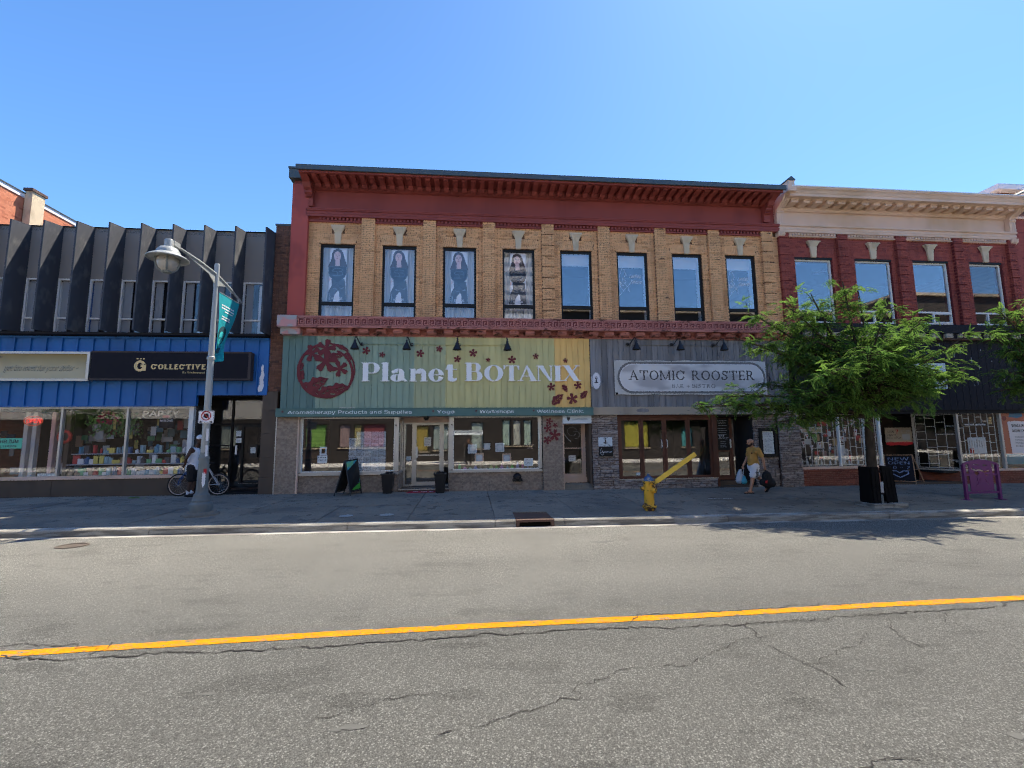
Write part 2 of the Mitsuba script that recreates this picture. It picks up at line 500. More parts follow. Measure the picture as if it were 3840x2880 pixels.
for x0, x1 in zip(JX[:-1], JX[1:]):
    if x0 == .58:
        kerb_stone(.58, 1.04).put('kerb_stone', 'kerb_concrete', kerb); kerb_stone(1.88, 2.12).put('kerb_stone', 'kerb_concrete', kerb)
    else:
        kerb_stone(x0, x1).put('kerb_stone', 'kerb_concrete', kerb)
# storm drain in the kerb
dk = thing('storm_drain', 'rusty iron storm drain inlet set into the kerb', 'drain')
flat('rust_iron', (.105, .062, .05), .7, .3); flat('black_hole', (.004, .004, .004), .95)
za = gz(1.46, -5.0)
MB().box(1.06, 1.86, -5.0, -4.1, za - .03, za + .006).put('cover', 'rust_iron', dk)
MB().box(1.04, 1.88, -5.1, -5.0, za - .045, za + .004).box(1.04, 1.11, -5.1, -4.9, za - .25, za - .045).box(1.81, 1.88, -5.1, -4.9, za - .25, za - .045).put('frame', 'rust_iron', dk)
B(1.11, 1.81, -4.95, -4.9, za - .3, za - .045).put('opening', 'black_hole', dk)

# near pavement: slabs with open joints over a darker bed
flat('paint_smear', (.34, .34, .33), .8)
walk = struct(sheet(np.linspace(-60, 60, 25), [-4.87, 12.0], gz, -.03).put('pavement', 'mortar_dark'))
XS = [.6 + 1.95 * k for k in range(-9, 13)]
for x0, x1 in zip(XS[:-1], XS[1:]):
    for y0, y1 in ((-4.855, -2.76), (-2.74, .02)):
        if x0 < 1.4 < x1 and y0 < -4:
            q = [(x0, 1.05, y0, y1), (1.87, x1, y0, y1), (1.05, 1.87, -4.09, y1)]
        else:
            q = [(x0 + .010, x1 - .010, y0 + .006, y1 - .004)]
        mb = MB()
        jit = nrng.uniform(-.004, .004)
        for a0, a1, b0, b1 in q:
            v = [[x, y, gz(x, y) + dz + jit] for dz in (-.05, 0) for x, y in ((a0, b0), (a1, b0), (a1, b1), (a0, b1))]
            mb.add(v, [[3, 2, 1, 0], [4, 5, 6, 7], [0, 1, 5, 4], [1, 2, 6, 5], [2, 3, 7, 6], [3, 0, 4, 7]])
        mb.put('slab', 'concrete', walk)
sheet([-60, XS[0]], [-4.86, .02], gz, -.004).put('paving_run', 'concrete', walk)
sheet([XS[-1], 60], [-4.86, .02], gz, -.004).put('paving_run', 'concrete', walk)
for i, (x, y, w_) in enumerate([(-1.9, -4.12, .16), (-2.81, -4.16, .16)]):
    k = MB().lathe([(w_, 0), (w_, .004), (0, .005)], (x, y, gz(x, y) + .003), 20).put('utility_cap', 'lamp_grey')
    tag(k, ['small pale round utility cap in the pavement, nearer the storm drain', 'small pale round utility cap in the pavement, farther left from the storm drain'][i], 'utility cap')
for x, y, a in ((6.75, -2.55, .42), (7.15, -2.62, .34)):
    MB().add([[x + u, y + w_, gz(x + u, y + w_) + .008] for u, w_ in ((0, -.02), (a * .4, -.05), (a, -.03), (a * .8, .03), (a * .3, .04))], [[0, 1, 2], [0, 2, 3], [0, 3, 4]]).put('paint_mark', 'paint_smear', walk)

# opposite pavement, kerb and street front (seen mirrored in the glass, and lighting the scene)
flat('pale_concrete', (.36, .35, .33), .9)
struct(B(-60, 60, -26, -15.78, -.6, .02).put('opposite_pavement', 'pale_concrete'))
struct(MB().box(-60, 60, -15.95, -15.75, -.6, .03).put('opposite_kerb', 'kerb_concrete'))


# ------------------------------------------------------------------ masonry
def cut(iv, holes):
    for h0, h1 in holes:
        out = []
        for a, b in iv:
            if h1 <= a or h0 >= b: out.append((a, b))
            else:
                if h0 > a: out.append((a, h0))
                if h1 < b: out.append((h1, b))
        iv = out
    return iv


def brick_boxes(x0, x1, z0, z1, yf, d=.05, holes=(), ox=0.0, oz=0.0, jit=.004, seed=1):
    """Running bond on the grid that the brick materials colour by: (x0, x1, yf, yb, z0, z1) of each brick."""
    r = np.random.default_rng(seed); out = []
    k0, k1 = int(math.floor((z0 - oz) / BH)), int(math.ceil((z1 - oz) / BH))
    for k in range(k0, k1):
        a, b = oz + k * BH + .0055, oz + (k + 1) * BH - .0055
        a, b = max(a, z0), min(b, z1)
        if b - a < .02: continue
        zm = (a + b) / 2
        iv = cut([(x0, x1)], [(h[0], h[1]) for h in holes if h[2] < zm < h[3]])
        off = -.5 * (k % 2) * BL
        for s, e in iv:
            i = math.floor((s - ox - off) / BL)
            while True:
                c0 = ox + off + i * BL
                if c0 >= e: break
                p, q = max(c0 + .0055, s + (.001 if c0 < s else 0)), min(c0 + BL - .0055, e)
                if q - p > .025:
                    out.append((p, q, yf + r.uniform(-jit, jit), yf + d, a, b))
                i += 1
    return out


def lay(bricks, mat, parent, name='brick', rest='brickwork', most=290):
    """The nearest bricks as parts of their own, the others as one part."""
    bricks = sorted(bricks, key=lambda b: (b[0] + b[1] - 2 * EYE[0]) ** 2 / 4 + (b[4] - EYE[2]) ** 2)
    for b in bricks[:most]:
        B(*b).put(name, mat, parent)
    if bricks[most:]:
        mb = MB()
        for b in bricks[most:]: mb.box(*b)
        mb.put(rest, mat, parent, kind='stuff')


def frame_rect(x0, x1, y0, y1, z0, z1, w, wt=None, wb=None):
    wt, wb = w if wt is None else wt, w if wb is None else wb
    return MB().box(x0, x0 + w, y0, y1, z0, z1).box(x1 - w, x1, y0, y1, z0, z1).box(x0 + w, x1 - w, y0, y1, z1 - wt, z1).box(x0 + w, x1 - w, y0, y1, z0, z0 + wb)


def pane(x0, x1, y, z0, z1):
    """A single sheet of glass facing the street."""
    return MB().add([[x0, y, z0], [x1, y, z0], [x1, y, z1], [x0, y, z1]], [[0, 1, 2, 3]])


def ribbon_plate(pts, w):
    return LineString(pts).buffer(w / 2, cap_style=2, join_style=2)


# ------------------------------------------------------------------ the main building
MBD = thing('brick_commercial_building', 'yellow brick building with dark red cornice and pink belt course above two shops', 'building')
WX = [-4.957 + 2.0433 * i for i in range(8)]
WW, ZB, ZT = 1.124, 5.80, 8.336
PIL = [(-3.61, -3.17), (-1.56, -1.12), (.49, .92), (2.55, 2.98), (4.58, 5.01), (6.65, 7.07), (8.68, 9.11), (10.72, 11.16)]
# the wall behind the brick: mortar, with openings
wall = MB()
edges = [-5.9] + [e for x in WX for e in (x, x + WW)] + [11.45]
for i in range(0, len(edges), 2):
    wall.box(edges[i], edges[i + 1], .006, .32, 5.0, 9.4)
for x in WX:
    wall.box(x, x + WW, .006, .32, ZT, 9.4); wall.box(x, x + WW, .006, .32, 5.0, ZB - .02)
wk = wall.put('wall', 'mortar_tan', MBD)
MB().box(-5.9, 11.45, .0, .32, 9.4, 10.6).put('frieze', 'red_paint', MBD)
MB().box(-5.9, -5.6, .32, 14, -.2, 10.6).box(11.15, 11.45, .32, 14, -.2, 10.6).box(-5.6, 11.15, 13.7, 14, -.2, 10.6).put('side_wall', 'brown_brick', MBD)
MB().box(-5.6, 11.15, .32, 13.7, 10.2, 10.3).put('roof', 'roof_felt', MBD)
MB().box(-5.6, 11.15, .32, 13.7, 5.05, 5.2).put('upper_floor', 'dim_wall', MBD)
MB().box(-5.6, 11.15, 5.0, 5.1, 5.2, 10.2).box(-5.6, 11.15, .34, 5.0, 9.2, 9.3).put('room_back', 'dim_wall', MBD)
MB().box(3.05, 3.1, .34, 5.0, 5.2, 9.2).put('room_partition', 'white_inside', MBD)
holes = []
for x in WX:
    holes.append((x, x + WW, ZB - .05, ZT))
    holes += [(x - .115 * (j + .6) / 8 - .008, x + WW + .115 * (j + .6) / 8 + .008, ZT + .37 * j / 8, ZT + .37 * (j + 1) / 8) for j in range(8)]
    xm = x + WW / 2
    holes.append((xm - .215, xm + .215, ZT + .37, 8.96))
bb = brick_boxes(-5.40, 11.42, 5.72, 9.09, -.012, .04, holes + [(a, b, 5, 10) for a, b in PIL], seed=3)
for i, (a, b) in enumerate(PIL):
    if i in (3, 7):      # banded piers: blocks of six courses, chamfered apart
        z = 5.72
        while z < 9.2:
            z2 = min(z + 6 * BH, 9.25)
            bb += brick_boxes(a, b, z + .012, z2 - .02, -.125, .135, seed=int(z * 50) + i)
            bb += brick_boxes(a + .03, b - .03, z2 - .02, z2 + .012, -.085, .1, seed=int(z * 50) + i)
            z = z2
    else:
        bb += brick_boxes(a, b, 5.72, 9.25, -.105, .115, seed=30 + i)
lay(bb, 'yellow_brick', wk)
for i, (a, b) in enumerate(PIL):
    B(a + .006, b - .006, -.097, .01, 5.72, 9.25).put('pilaster_core', 'mortar_tan', MBD)
# flat arches of slanting bricks and keystones
for x in WX:
    xm = x + WW / 2; n = 8
    for s in (-1, 1):
        for k in range(n):
            for part in range(2):
                t0, t1 = (k + .06) / n, (k + .94) / n
                tt = .52 if (k % 2) else .42
                zz0, zz1 = (ZT + .008, ZT + .37 * tt - .004) if part == 0 else (ZT + .37 * tt + .004, ZT + .366)
                def X(t, z):
                    u = (z - ZT) / .37
                    inner = .085 + .03 * u; outer = WW / 2 + .005 + .115 * u
                    return xm + s * (inner + (outer - inner) * t)
                a = [(X(t0, zz0), zz0), (X(t1, zz0), zz0), (X(t1, zz1), zz1), (X(t0, zz1), zz1)]
                if s < 0: a = a[::-1]
                y = -.014 + nrng.uniform(-.003, .003)
                MB().hexa([[p, .01, q] for p, q in a], [[p, y, q] for p, q in a]).put('arch_brick', 'yellow_brick', wk)
    kt = [(xm - .105, ZT - .01), (xm + .105, ZT - .01), (xm + .125, 8.735), (xm - .125, 8.735)]
    k_ = MB().shape(Polygon([(xm - .085, ZT - .012), (xm + .085, ZT - .012), (xm + .115, 8.735), (xm - .115, 8.735)]), .0, .06)
    for j, (w0, w1, z0, z1, yy) in enumerate([(.125, .15, 8.735, 8.79, .075), (.15, .185, 8.79, 8.85, .095), (.185, .21, 8.85, 8.905, .115), (.215, .215, 8.905, 8.955, .13)]):
        k_.shape(Polygon([(xm - w0, z0), (xm + w0, z0), (xm + w1, z1), (xm - w1, z1)]), 0, yy)
    k_.put('keystone', 'pale_stone', MBD)
# red end pier on the left, dentils, mouldings
MB().box(-5.89, -5.36, -.15, .02, 5.70, 10.36).put('end_pier', 'end_pier_paint', MBD)
gaps = [(-5.36, PIL[0][0])] + [(PIL[i][1], PIL[i + 1][0]) for i in range(7)]
for a, b in gaps:
    MB().box(a, b, -.025, .0, 9.08, 9.235).box(a, b, -.085, -.025, 9.08, 9.125).put('dentil_board', 'red_paint', MBD)
    x = a + .06 if a > -5 else a + .36
    while x + .062 < b:
        B(x, x + .066, -.11, -.025, 9.135, 9.225).put('dentil', 'red_paint', MBD); x += .126
prof = [(.0, 9.235), (-.16, 9.235), (-.16, 9.31), (-.175, 9.32), (-.175, 9.365), (-.15, 9.38), (-.15, 9.415), (-.19, 9.43), (-.19, 9.465), (-.21, 9.475), (-.21, 9.51), (-.03, 9.53), (0, 9.53)]
MB().prism_x(prof, -5.42, 11.42).put('moulding', 'red_paint', MBD)
# top cornice with its modillions, metal flashing and end scrolls
MB().box(-5.42, 11.1, -.98, 0, 10.395, 10.44).box(-5.42, 11.1, -.95, -.87, 10.32, 10.395).prism_x([(-.02, 10.2), (-.10, 10.22), (-.2, 10.30), (-.22, 10.395), (-.02, 10.395)], -5.3, 11.05).put('soffit', 'red_paint', MBD)
MB().box(-5.50, 3.2, -1.04, -.98, 10.37, 10.53).box(-5.50, 11.16, -1.02, .3, 10.52, 10.545).box(3.18, 11.16, -1.045, -.98, 10.372, 10.532).put('flashing', 'flashing', MBD)
MB().box(-6.02, -5.42, -.2, .3, 10.55, 10.9).box(-6.04, -5.4, -.23, .3, 10.87, 10.93).put('parapet_cap', 'flashing', MBD)
x = -5.09
mod = [(-.86, 10.395), (-.86, 10.335), (-.80, 10.30), (-.4, 10.275), (-.30, 10.215), (-.2, 10.2), (-.13, 10.24), (-.12, 10.395)]
while x < 10.75:
    MB().prism_x(mod, x, x + .165).put('bracket', 'red_paint', MBD); x += .3035
scroll = [(0, 9.60), (-.13, 9.60), (-.15, 9.72), (-.13, 9.74), (-.15, 9.86), (-.24, 9.9), (-.2, 9.95), (-.3, 10.0), (-.3, 10.06), (-.42, 10.12), (-.5, 10.24), (-.86, 10.37), (-.9, 10.395), (0, 10.395)]
for x0, x1 in ((-5.46, -5.22), (10.87, 11.1)):
    MB().prism_x(scroll, x0, x1).put('end_scroll', 'red_paint', MBD)
# pink belt course with a key pattern
MB().box(-5.42, 11.46, -.49, .0, 5.34, 5.72).box(-5.43, 11.47, -.515, -.49, 5.66, 5.715).box(-5.43, 11.47, -.515, -.49, 5.335, 5.395).put('belt_course', 'pink_paint', MBD)
belt = MBD + '__belt_course'
B(-5.40, 11.44, -.4935, -.488, 5.40, 5.655).put('key_ground', 'belt_ground', belt)
P_ = .2163; w = .024
x = -5.40; i = 0
while x + P_ < 11.46:
    h0, h1 = 5.407, 5.648; a = x
    key = ribbon_plate([(a + .012, h0), (a + .012, h1 - .012), (a + .185, h1 - .012), (a + .185, h0 + .060), (a + .075, h0 + .060), (a + .075, h1 - .095), (a + .130, h1 - .095)], w)
    key = key.union(ribbon_plate([(a, h0 + .012), (a + P_, h0 + .012)], w))
    MB().shape(key, -.4930, .016).put('key_ornament', 'key_pink', belt)
    x += P_; i += 1
MB().box(-6.02, -5.43, -.56, .0, 5.34, 5.71).put('belt_end_block', 'pink_peeling', MBD, label='pale pink end block of the belt course with peeling paint')
MB().box(-5.95, -5.36, -.44, .0, 5.13, 5.34).put('belt_end_corbel', 'pink_peeling', MBD)
MB().box(-5.36, 11.46, -.14, .0, 5.19, 5.34).box(-5.36, 11.46, -.19, .0, 5.13, 5.165).prism_x([(-.14, 5.19), (-.20, 5.165), (0, 5.165), (0, 5.19)], -5.36, 11.46).prism_x([(-.14, 5.31), (-.24, 5.335), (-.14, 5.335)], -5.36, 11.46).put('belt_underside', 'pink_paint', MBD)
x = -5.17
corb = [(-.14, 5.17), (-.27, 5.18), (-.37, 5.21), (-.40, 5.25), (-.40, 5.335), (-.14, 5.335)]
while x < 11.2:
    MB().prism_x(corb, x, x + .30).box(x + .03, x + .27, -.415, -.40, 5.255, 5.325).put('belt_bracket', 'pink_paint', MBD); x += .5445
# rusty hooks on the piers
for hx, hz in ((6.86, 9.19), (6.84, 8.1), (6.95, 6.65), (10.93, 9.17), (11.0, 8.05), (8.9, 8.12)):
    MB().tube([(hx, -.08, hz), (hx + .02, -.2, hz - .02), (hx + .09, -.22, hz - .06)], .014, 6).put('iron_hook', 'rust_iron', MBD)


def upper_window(i):
    x0, x1 = WX[i], WX[i] + WW
    fk = frame_rect(x0 + .004, x1 - .004, .05, .14, ZB - .02, ZT - .004, .058, .075, .02).box(x0 + .06, x1 - .06, .045, .14, 6.235, 6.345).box(x0 + .062, x1 - .062, .06, .12, ZB, 6.235)
    win = new_key('window', MBD)
    f = MB()
    f = frame_rect(x0 + .004, x1 - .004, .05, .14, ZB - .02, ZT - .004, .058, .075, .02).box(x0 + .062, x1 - .062, .045, .14, 6.235, 6.345)
    f.put('frame', 'black_frame', win)
    mat = 'pane_plain' if i == 3 else 'pane_poster' if i < 4 else 'pane_upper'
    pane(x0 + .062, x1 - .062, .09, 6.345, ZT - .079).put('pane', mat, win)
    pane(x0 + .062, x1 - .062, .095, ZB, 6.235).put('pane', 'pane_poster' if i < 5 else 'pane_shop', win)
    # white reveals inside
    r = MB().box(x0 - .02, x0 + .01, .15, .45, ZB, ZT).box(x1 - .01, x1 + .02, .15, .45, ZB, ZT).box(x0 + .01, x1 - .01, .15, .45, ZT - .02, ZT + .02).box(x0 - .02, x1 + .02, .15, .5, ZB - .04, ZB - .005)
    if i >= 4:
        r.box(x0 + .01, x1 - .01, .38, .42, ZT - .42, ZT - .02)
    r.put('reveal', 'white_inside', win)
    return win, x0, x1


flat('curtain_cloth', (.55, .57, .58), .9)
flat('print_white', (.66, .66, .70), .6); flat('print_skin', (.62, .43, .41), .6); flat('print_hair', (.055, .035, .035), .6); flat('print_navy', (.010, .016, .028), .5)
flat('print_leather', (.045, .05, .06), .35); flat('print_line', (.10, .13, .15), .5); flat('print_lip', (.42, .16, .17), .6); flat('print_shade', (.10, .08, .08), .6); flat('print_grey', (.30, .32, .35), .6)


def curtain(x0, x1, y, z0, z1, parent, seed):
    r = np.random.default_rng(seed); n = int((x1 - x0) / .018)
    xs = np.linspace(x0, x1, n); ph = np.cumsum(r.uniform(.4, 1.1, n))
    ys = y + .03 * np.sin(ph)
    v = np.array([[a, b + .01 * math.sin(7 * a + 3 * z), z] for z in np.linspace(z0, z1, 6) for a, b in zip(xs, ys)])
    f = [[j * n + i, j * n + i + 1, (j + 1) * n + i + 1, (j + 1) * n + i] for j in range(5) for i in range(n - 1)]
    return MB().add(v, f).put('curtain', 'curtain_cloth', parent, smooth=True)


def arc(cx, cz, rx, rz_, a0, a1, n=14):
    return [(cx + rx * math.cos(math.radians(a0 + (a1 - a0) * t / n)), cz + rz_ * math.sin(math.radians(a0 + (a1 - a0) * t / n))) for t in range(n + 1)]


def poster(i, x0, x1):
    which = ['leftmost', 'second', 'third', 'rightmost']
    k = thing('window_poster', 'poster of dark haired woman behind black shield, %s of four' % which[i], 'poster', 'shield posters in the upper windows')
    xm = (x0 + x1) / 2 - .02; y = .14
    S = lambda g, mat, nm, d: MB().shape(affinity.translate(g, xm, 0), y - d, .0015).put(nm, mat, k)
    S(Polygon([(-.28, 6.37), (.29, 6.37), (.29, 8.235), (-.26, 8.235)]), 'print_white', 'sheet', 0)
    hair = Polygon([(-.29, 7.60), (-.24, 7.75), (-.19, 7.9), (-.185, 8.05), (-.13, 8.17), (-.02, 8.215), (.09, 8.17), (.15, 8.06), (.19, 7.9), (.25, 7.75), (.285, 7.60)]).buffer(.02)
    S(hair, 'print_hair', 'hair', .003)
    face = affinity.translate(affinity.scale(Point(0, 0).buffer(1), .115, .165), -.02, 7.97)
    neck = Polygon([(-.075, 7.86), (.055, 7.86), (.075, 7.62), (-.085, 7.62)])
    S(unary_union([face, neck]), 'print_skin', 'face', .006)
    S(unary_union([affinity.translate(affinity.scale(Point(0, 0).buffer(1), .024, .011), dx - .02, 8.0) for dx in (-.05, .05)] +
                  [LineString([(-.1, 8.035), (-.075, 8.048), (-.045, 8.037)]).buffer(.006), LineString([(.005, 8.037), (.035, 8.048), (.06, 8.035)]).buffer(.006), Polygon([(-.03, 7.925), (-.008, 7.925), (-.018, 7.99)])]), 'print_shade', 'eyes', .009)
    S(affinity.translate(affinity.scale(Point(0, 0).buffer(1), .036, .014), -.02, 7.885), 'print_lip', 'mouth', .009)
    S(Polygon([(-.27, 7.05), (-.22, 7.1), (-.23, 7.2), (-.28, 7.16)]), 'print_skin', 'hand', .006)
    legs = Polygon([(-.19, 7.16), (.24, 7.16), (.27, 6.95), (.30, 6.38), (.10, 6.38), (.07, 6.72), (.03, 6.76), (-.08, 6.62), (-.12, 6.38), (-.32, 6.38), (-.27, 6.75), (-.17, 6.95)])
    S(legs, 'print_leather', 'trousers', .003)
    S(unary_union([LineString([(.09, 6.87), (.16, 6.84), (.21, 6.87)]).buffer(.012), LineString([(-.25, 6.65), (-.22, 6.55), (-.25, 6.42)]).buffer(.009), LineString([(-.12, 6.83), (.02, 6.80)]).buffer(.006)]), 'print_grey', 'leather_shine', .006)
    sh = Polygon([(-.29, 7.575), (-.27, 7.60), (.27, 7.60), (.29, 7.575), (.29, 7.36), (.25, 7.24), (0, 7.03), (-.25, 7.24), (-.29, 7.36)])
    S(sh, 'print_navy', 'shield', .009)
    S(sh.exterior.buffer(.008).intersection(sh), 'print_line', 'shield_rim', .012)
    s_ = LineString(arc(-.02, 7.475, .13, .05, 60, 180, 8) + arc(-.06, 7.425, .09, 0.0, 180, 180, 1) + [(-.02, 7.415)] + arc(-.05, 7.345, .07, .06, 70, -90, 8) + [(-.16, 7.285)])
    b_ = LineString([(-.0, 7.525), (.09, 7.525)] + arc(.09, 7.475, .07, .05, 90, -90, 8) + [(.05, 7.425), (.10, 7.42)] + arc(.10, 7.352, .075, .067, 90, -90, 8) + [(-.04, 7.285)])
    S(unary_union([s_.buffer(.009), b_.buffer(.009)]), 'print_line', 'monogram', .012)
    sc = [LineString([(-.22, 7.22), (.10, 6.93)]).buffer(.011), LineString([(.22, 7.22), (-.10, 6.93)]).buffer(.011)] + [Point(dx, 6.90).buffer(.045).difference(Point(dx, 6.90).buffer(.026)) for dx in (-.13, .12)]
    S(unary_union(sc), 'print_navy', 'scissors', .012)
    txt('KEUNE', xm - .16, 6.44, .075, y - .006, 'print_white', k, width=.34)


SALON = []
for i in range(8):
    win, x0, x1 = upper_window(i)
    if i < 4:
        curtain(x0 + .03, x0 + .36, .30, ZB, ZT, win, 5 + i); curtain(x1 - .36, x1 - .03, .30, ZB, ZT, win, 15 + i)
        curtain(x0 + .03, x1 - .03, .44, ZB, 6.5, win, 25 + i)
        B(x0 - .02, x1 + .02, .55, .56, ZB, ZT).put('blind', 'print_grey', win)
        poster(i, x0, x1)
        txt('SALONBLISS', x0 + .22, 6.14, .06, .085, 'print_grey', win, width=.66)
    if i in (5, 7):
        g = unary_union([LineString(q).buffer(.006) for q in (
            [(x0 + .2, 7.76), (x0 + .29, 7.72), (x0 + .31, 7.62), (x0 + .36, 7.52), (x0 + .30, 7.49), (x0 + .31, 7.45), (x0 + .22, 7.44)],
            [(x0 + .2, 7.76), (x0 + .13, 7.55), (x0 + .09, 7.35), (x0 + .12, 7.1), (x0 + .25, 6.9)],
            [(x0 + .22, 7.42), (x0 + .2, 7.3), (x0 + .3, 7.2), (x0 + .34, 7.28), (x0 + .22, 7.42)], [(x0 + .12, 7.27), (x0 + .25, 7.13), (x0 + .15, 7.15), (x0 + .12, 7.27)],
            [(x0 + .3, 7.2), (x0 + .42, 7.05), (x0 + .45, 6.9)], [(x0 + .08, 6.75), (x0 + .28, 7.0), (x0 + .52, 7.24)])])
        MB().shape(g, .087, .002).put('line_drawing', 'print_white', win)
        txt('Ladies', x0 + .46, 7.42, .13, .087, 'print_white', win, width=.42, slant=.35)
        txt('Space', x0 + .48, 7.22, .13, .087, 'print_white', win, width=.42, slant=.35)
# ------------------------------------------------------------------ letter shapes with thick and thin strokes
def glyph(ch, t=.24, h=.045, s=.07):
    R = lambda a, b, c, d: sbox(a, b, c, d)
    def serif(x0, x1, z): return R(x0 - s, z, x1 + s, z + h)
    def stem(x, top=1.0, w=None): 
        w = w or t
        return unary_union([R(x, 0, x + w, top), serif(x, x + w, 0), serif(x, x + w, top - h)])
    def ell(cx, cz, rx, rz): return affinity.translate(affinity.scale(Point(0, 0).buffer(1, 24), rx, rz), cx, cz)
    def ring(cx, cz, rx, rz, w=None): 
        w = w or t
        return ell(cx, cz, rx, rz).difference(ell(cx, cz, rx - w, rz - h))
    def bowl(x, z0, z1, w):
        rz = (z1 - z0) / 2; c = (z0 + z1) / 2
        o = unary_union([R(x, z0, x + w * .4, z1), ell(x + w * .4, c, w * .6, rz)])
        i = unary_union([R(x - .01, z0 + h, x + w * .4, z1 - h), ell(x + w * .4, c, max(w * .6 - t, .03), rz - h)])
        return o.difference(i).intersection(R(x, -1, 9, 2))
    th = max(h * 1.3, .05)
    P = Polygon
    if ch == 'I': return stem(s)
    if ch == 'P': return unary_union([stem(s), bowl(s + t, .42, 1, .52)])
    if ch == 'B': return unary_union([stem(s), bowl(s + t, .50, 1, .42), bowl(s + t, 0, .50 + h, .5)])
    if ch == 'R': return unary_union([stem(s), bowl(s + t, .46, 1, .44), P([(s + t + .1, .48), (s + t + .1 + t, .48), (s + t + .6, 0), (s + t + .6 - t * 1.1, 0)]), R(s + t + .45, 0, s + t + .66, h)])
    if ch == 'L': return unary_union([stem(s), R(s, 0, .68, h), P([(.68, 0), (.68, .28), (.64, .28), (.56, h)])])
    if ch == 'E': return unary_union([stem(s), R(s, 0, .66, h), R(s, 1 - h, .62, 1), R(s, .48, .5, .48 + h), P([(.66, 0), (.66, .26), (.62, .26), (.55, h)]), P([(.62, 1), (.62, .76), (.58, .76), (.52, 1 - h)]), R(.46, .38, .5, .62)])
    if ch == 'T': return unary_union([stem(.42 - t / 2), R(0, 1 - h, .84, 1), P([(0, 1), (0, .72), (.04, .72), (.12, 1 - h)]), P([(.84, 1), (.84, .72), (.80, .72), (.72, 1 - h)])])
    if ch == 'O': return ring(.45, .5, .45, .51)
    if ch == 'C': return unary_union([ring(.45, .5, .45, .51).difference(P([(.45, .5), (1.2, .86), (1.2, .14)])), R(.76, .66, .76 + th, .95)])
    if ch == 'G': return unary_union([ring(.45, .5, .45, .51).difference(P([(.45, .5), (1.2, .9), (1.2, .5)])), R(.5, .40, .92, .40 + h), R(.92 - t, .06, .92, .42)])
    if ch == 'A': return unary_union([P([(.1, 0), (.1 + th, 0), (.48, .9), (.44, 1)]), P([(.40, 1), (.50, 1), (.92, 0), (.92 - t * 1.1, 0)]), R(.2, .30, .72, .30 + h), R(0, 0, .27, h), R(.92 - t * 1.1 - s, 0, .92 + s, h)])
    if ch == 'V': return unary_union([P([(.06, 1), (.06 + t * 1.1, 1), (.52, 0), (.44, 0)]), P([(.84, 1), (.84 - th, 1), (.46, .1), (.5, 0)]), R(0, 1 - h, .14 + t, 1), R(.72, 1 - h, .95, 1)])
    if ch == 'N': return unary_union([R(s, 0, s + th, 1), R(.78, 0, .78 + th, 1), P([(s, 1), (s + t * 1.2, 1), (.78 + th, 0), (.78 + th - t * .5, 0)]), serif(s, s + th, 0), serif(.78, .78 + th, 1 - h), R(0, 1 - h, s + .1, 1)])
    if ch == 'M': return unary_union([R(s, 0, s + th, 1), R(.95 - t * .3, 0, .95 + t * .7, 1), P([(s, 1), (s + t * 1.1, 1), (.62, 0), (.54, 0)]), P([(.95, 1), (.95 + th, 1), (.62, 0), (.56, .0)]), serif(s, s + th, 0), serif(.95 - t * .3, .95 + t * .7, 0), R(0, 1 - h, s + .1, 1), R(.9, 1 - h, 1.02 + t * .7, 1)])
    if ch == 'X': return unary_union([P([(.06, 1), (.06 + t * 1.15, 1), (.86, 0), (.86 - t * 1.15, 0)]), P([(.80, 1), (.80 - th, 1), (.06, 0), (.06 + th, 0)]), R(0, 1 - h, .14 + t, 1), R(.64, 1 - h, .9, 1), R(-.04, 0, .22, h), R(.80 - t, 0, .94, h)])
    if ch == 'S': return unary_union([LineString([(.56, .80), (.48, .93), (.32, .96), (.16, .88), (.13, .74), (.22, .60), (.45, .46), (.54, .30), (.48, .12), (.30, .04), (.12, .08), (.05, .22)]).buffer(t * .42), R(.56, .70, .56 + th, .98), R(.01, .02, .01 + th, .3)])
    if ch == 'l': return unary_union([R(s, 0, s + t, 1), serif(s, s + t, 0), P([(0, 1 - h), (s, 1), (s, 1 - h * 2.2)])])
    if ch == 'n': return unary_union([R(s, 0, s + t, .68), serif(s, s + t, 0), P([(0, .68), (s, .68), (s, .60)]), R(.62, 0, .62 + t, .46), serif(.62, .62 + t, 0), ring(.57, .40, .29, .29).intersection(R(.3, .44, 2, 2)), ring(.6, .42, .26, .27).intersection(R(.3, .42, 2, 2))])
    if ch == 'e': return unary_union([ring(.36, .34, .36, .35).difference(P([(.36, .34), (1, .34), (1, .12)])), R(.1, .34, .70, .34 + h)])
    if ch == 'a': return unary_union([R(.40, .06, .40 + t, .5), ring(.36, .48, .27, .22).intersection(R(0, .48, 2, 2)), ell(.14, .52, .085, .085), ring(.30, .20, .29, .2), P([(.40 + t, .2), (.40 + t, 0), (.78, .03), (.76, .07)])])
    if ch == 't': return unary_union([R(.12, .06, .12 + t, .9), R(0, .64, .56, .64 + h), P([(.12, .92), (.12 + t, .92), (.12 + t, .66), (0, .66)]), ring(.34, .17, .22, .18).intersection(R(0, -1, 2, .17)), R(.52, .1, .56, .2)])
    return sbox(0, 0, .1, .1)


def put_glyph(ch, x0, x1, z0, z1, y, d, mat, parent, name='letter', **kw):
    g = glyph(ch, **kw); a, b, c, e = g.bounds
    g = affinity.translate(g, -a, -b)
    g = affinity.scale(g, (x1 - x0) / (c - a), (z1 - z0) / (e - b), origin=(0, 0))
    return MB().shape(affinity.translate(g, x0, z0), y, d).put(name, mat, parent)


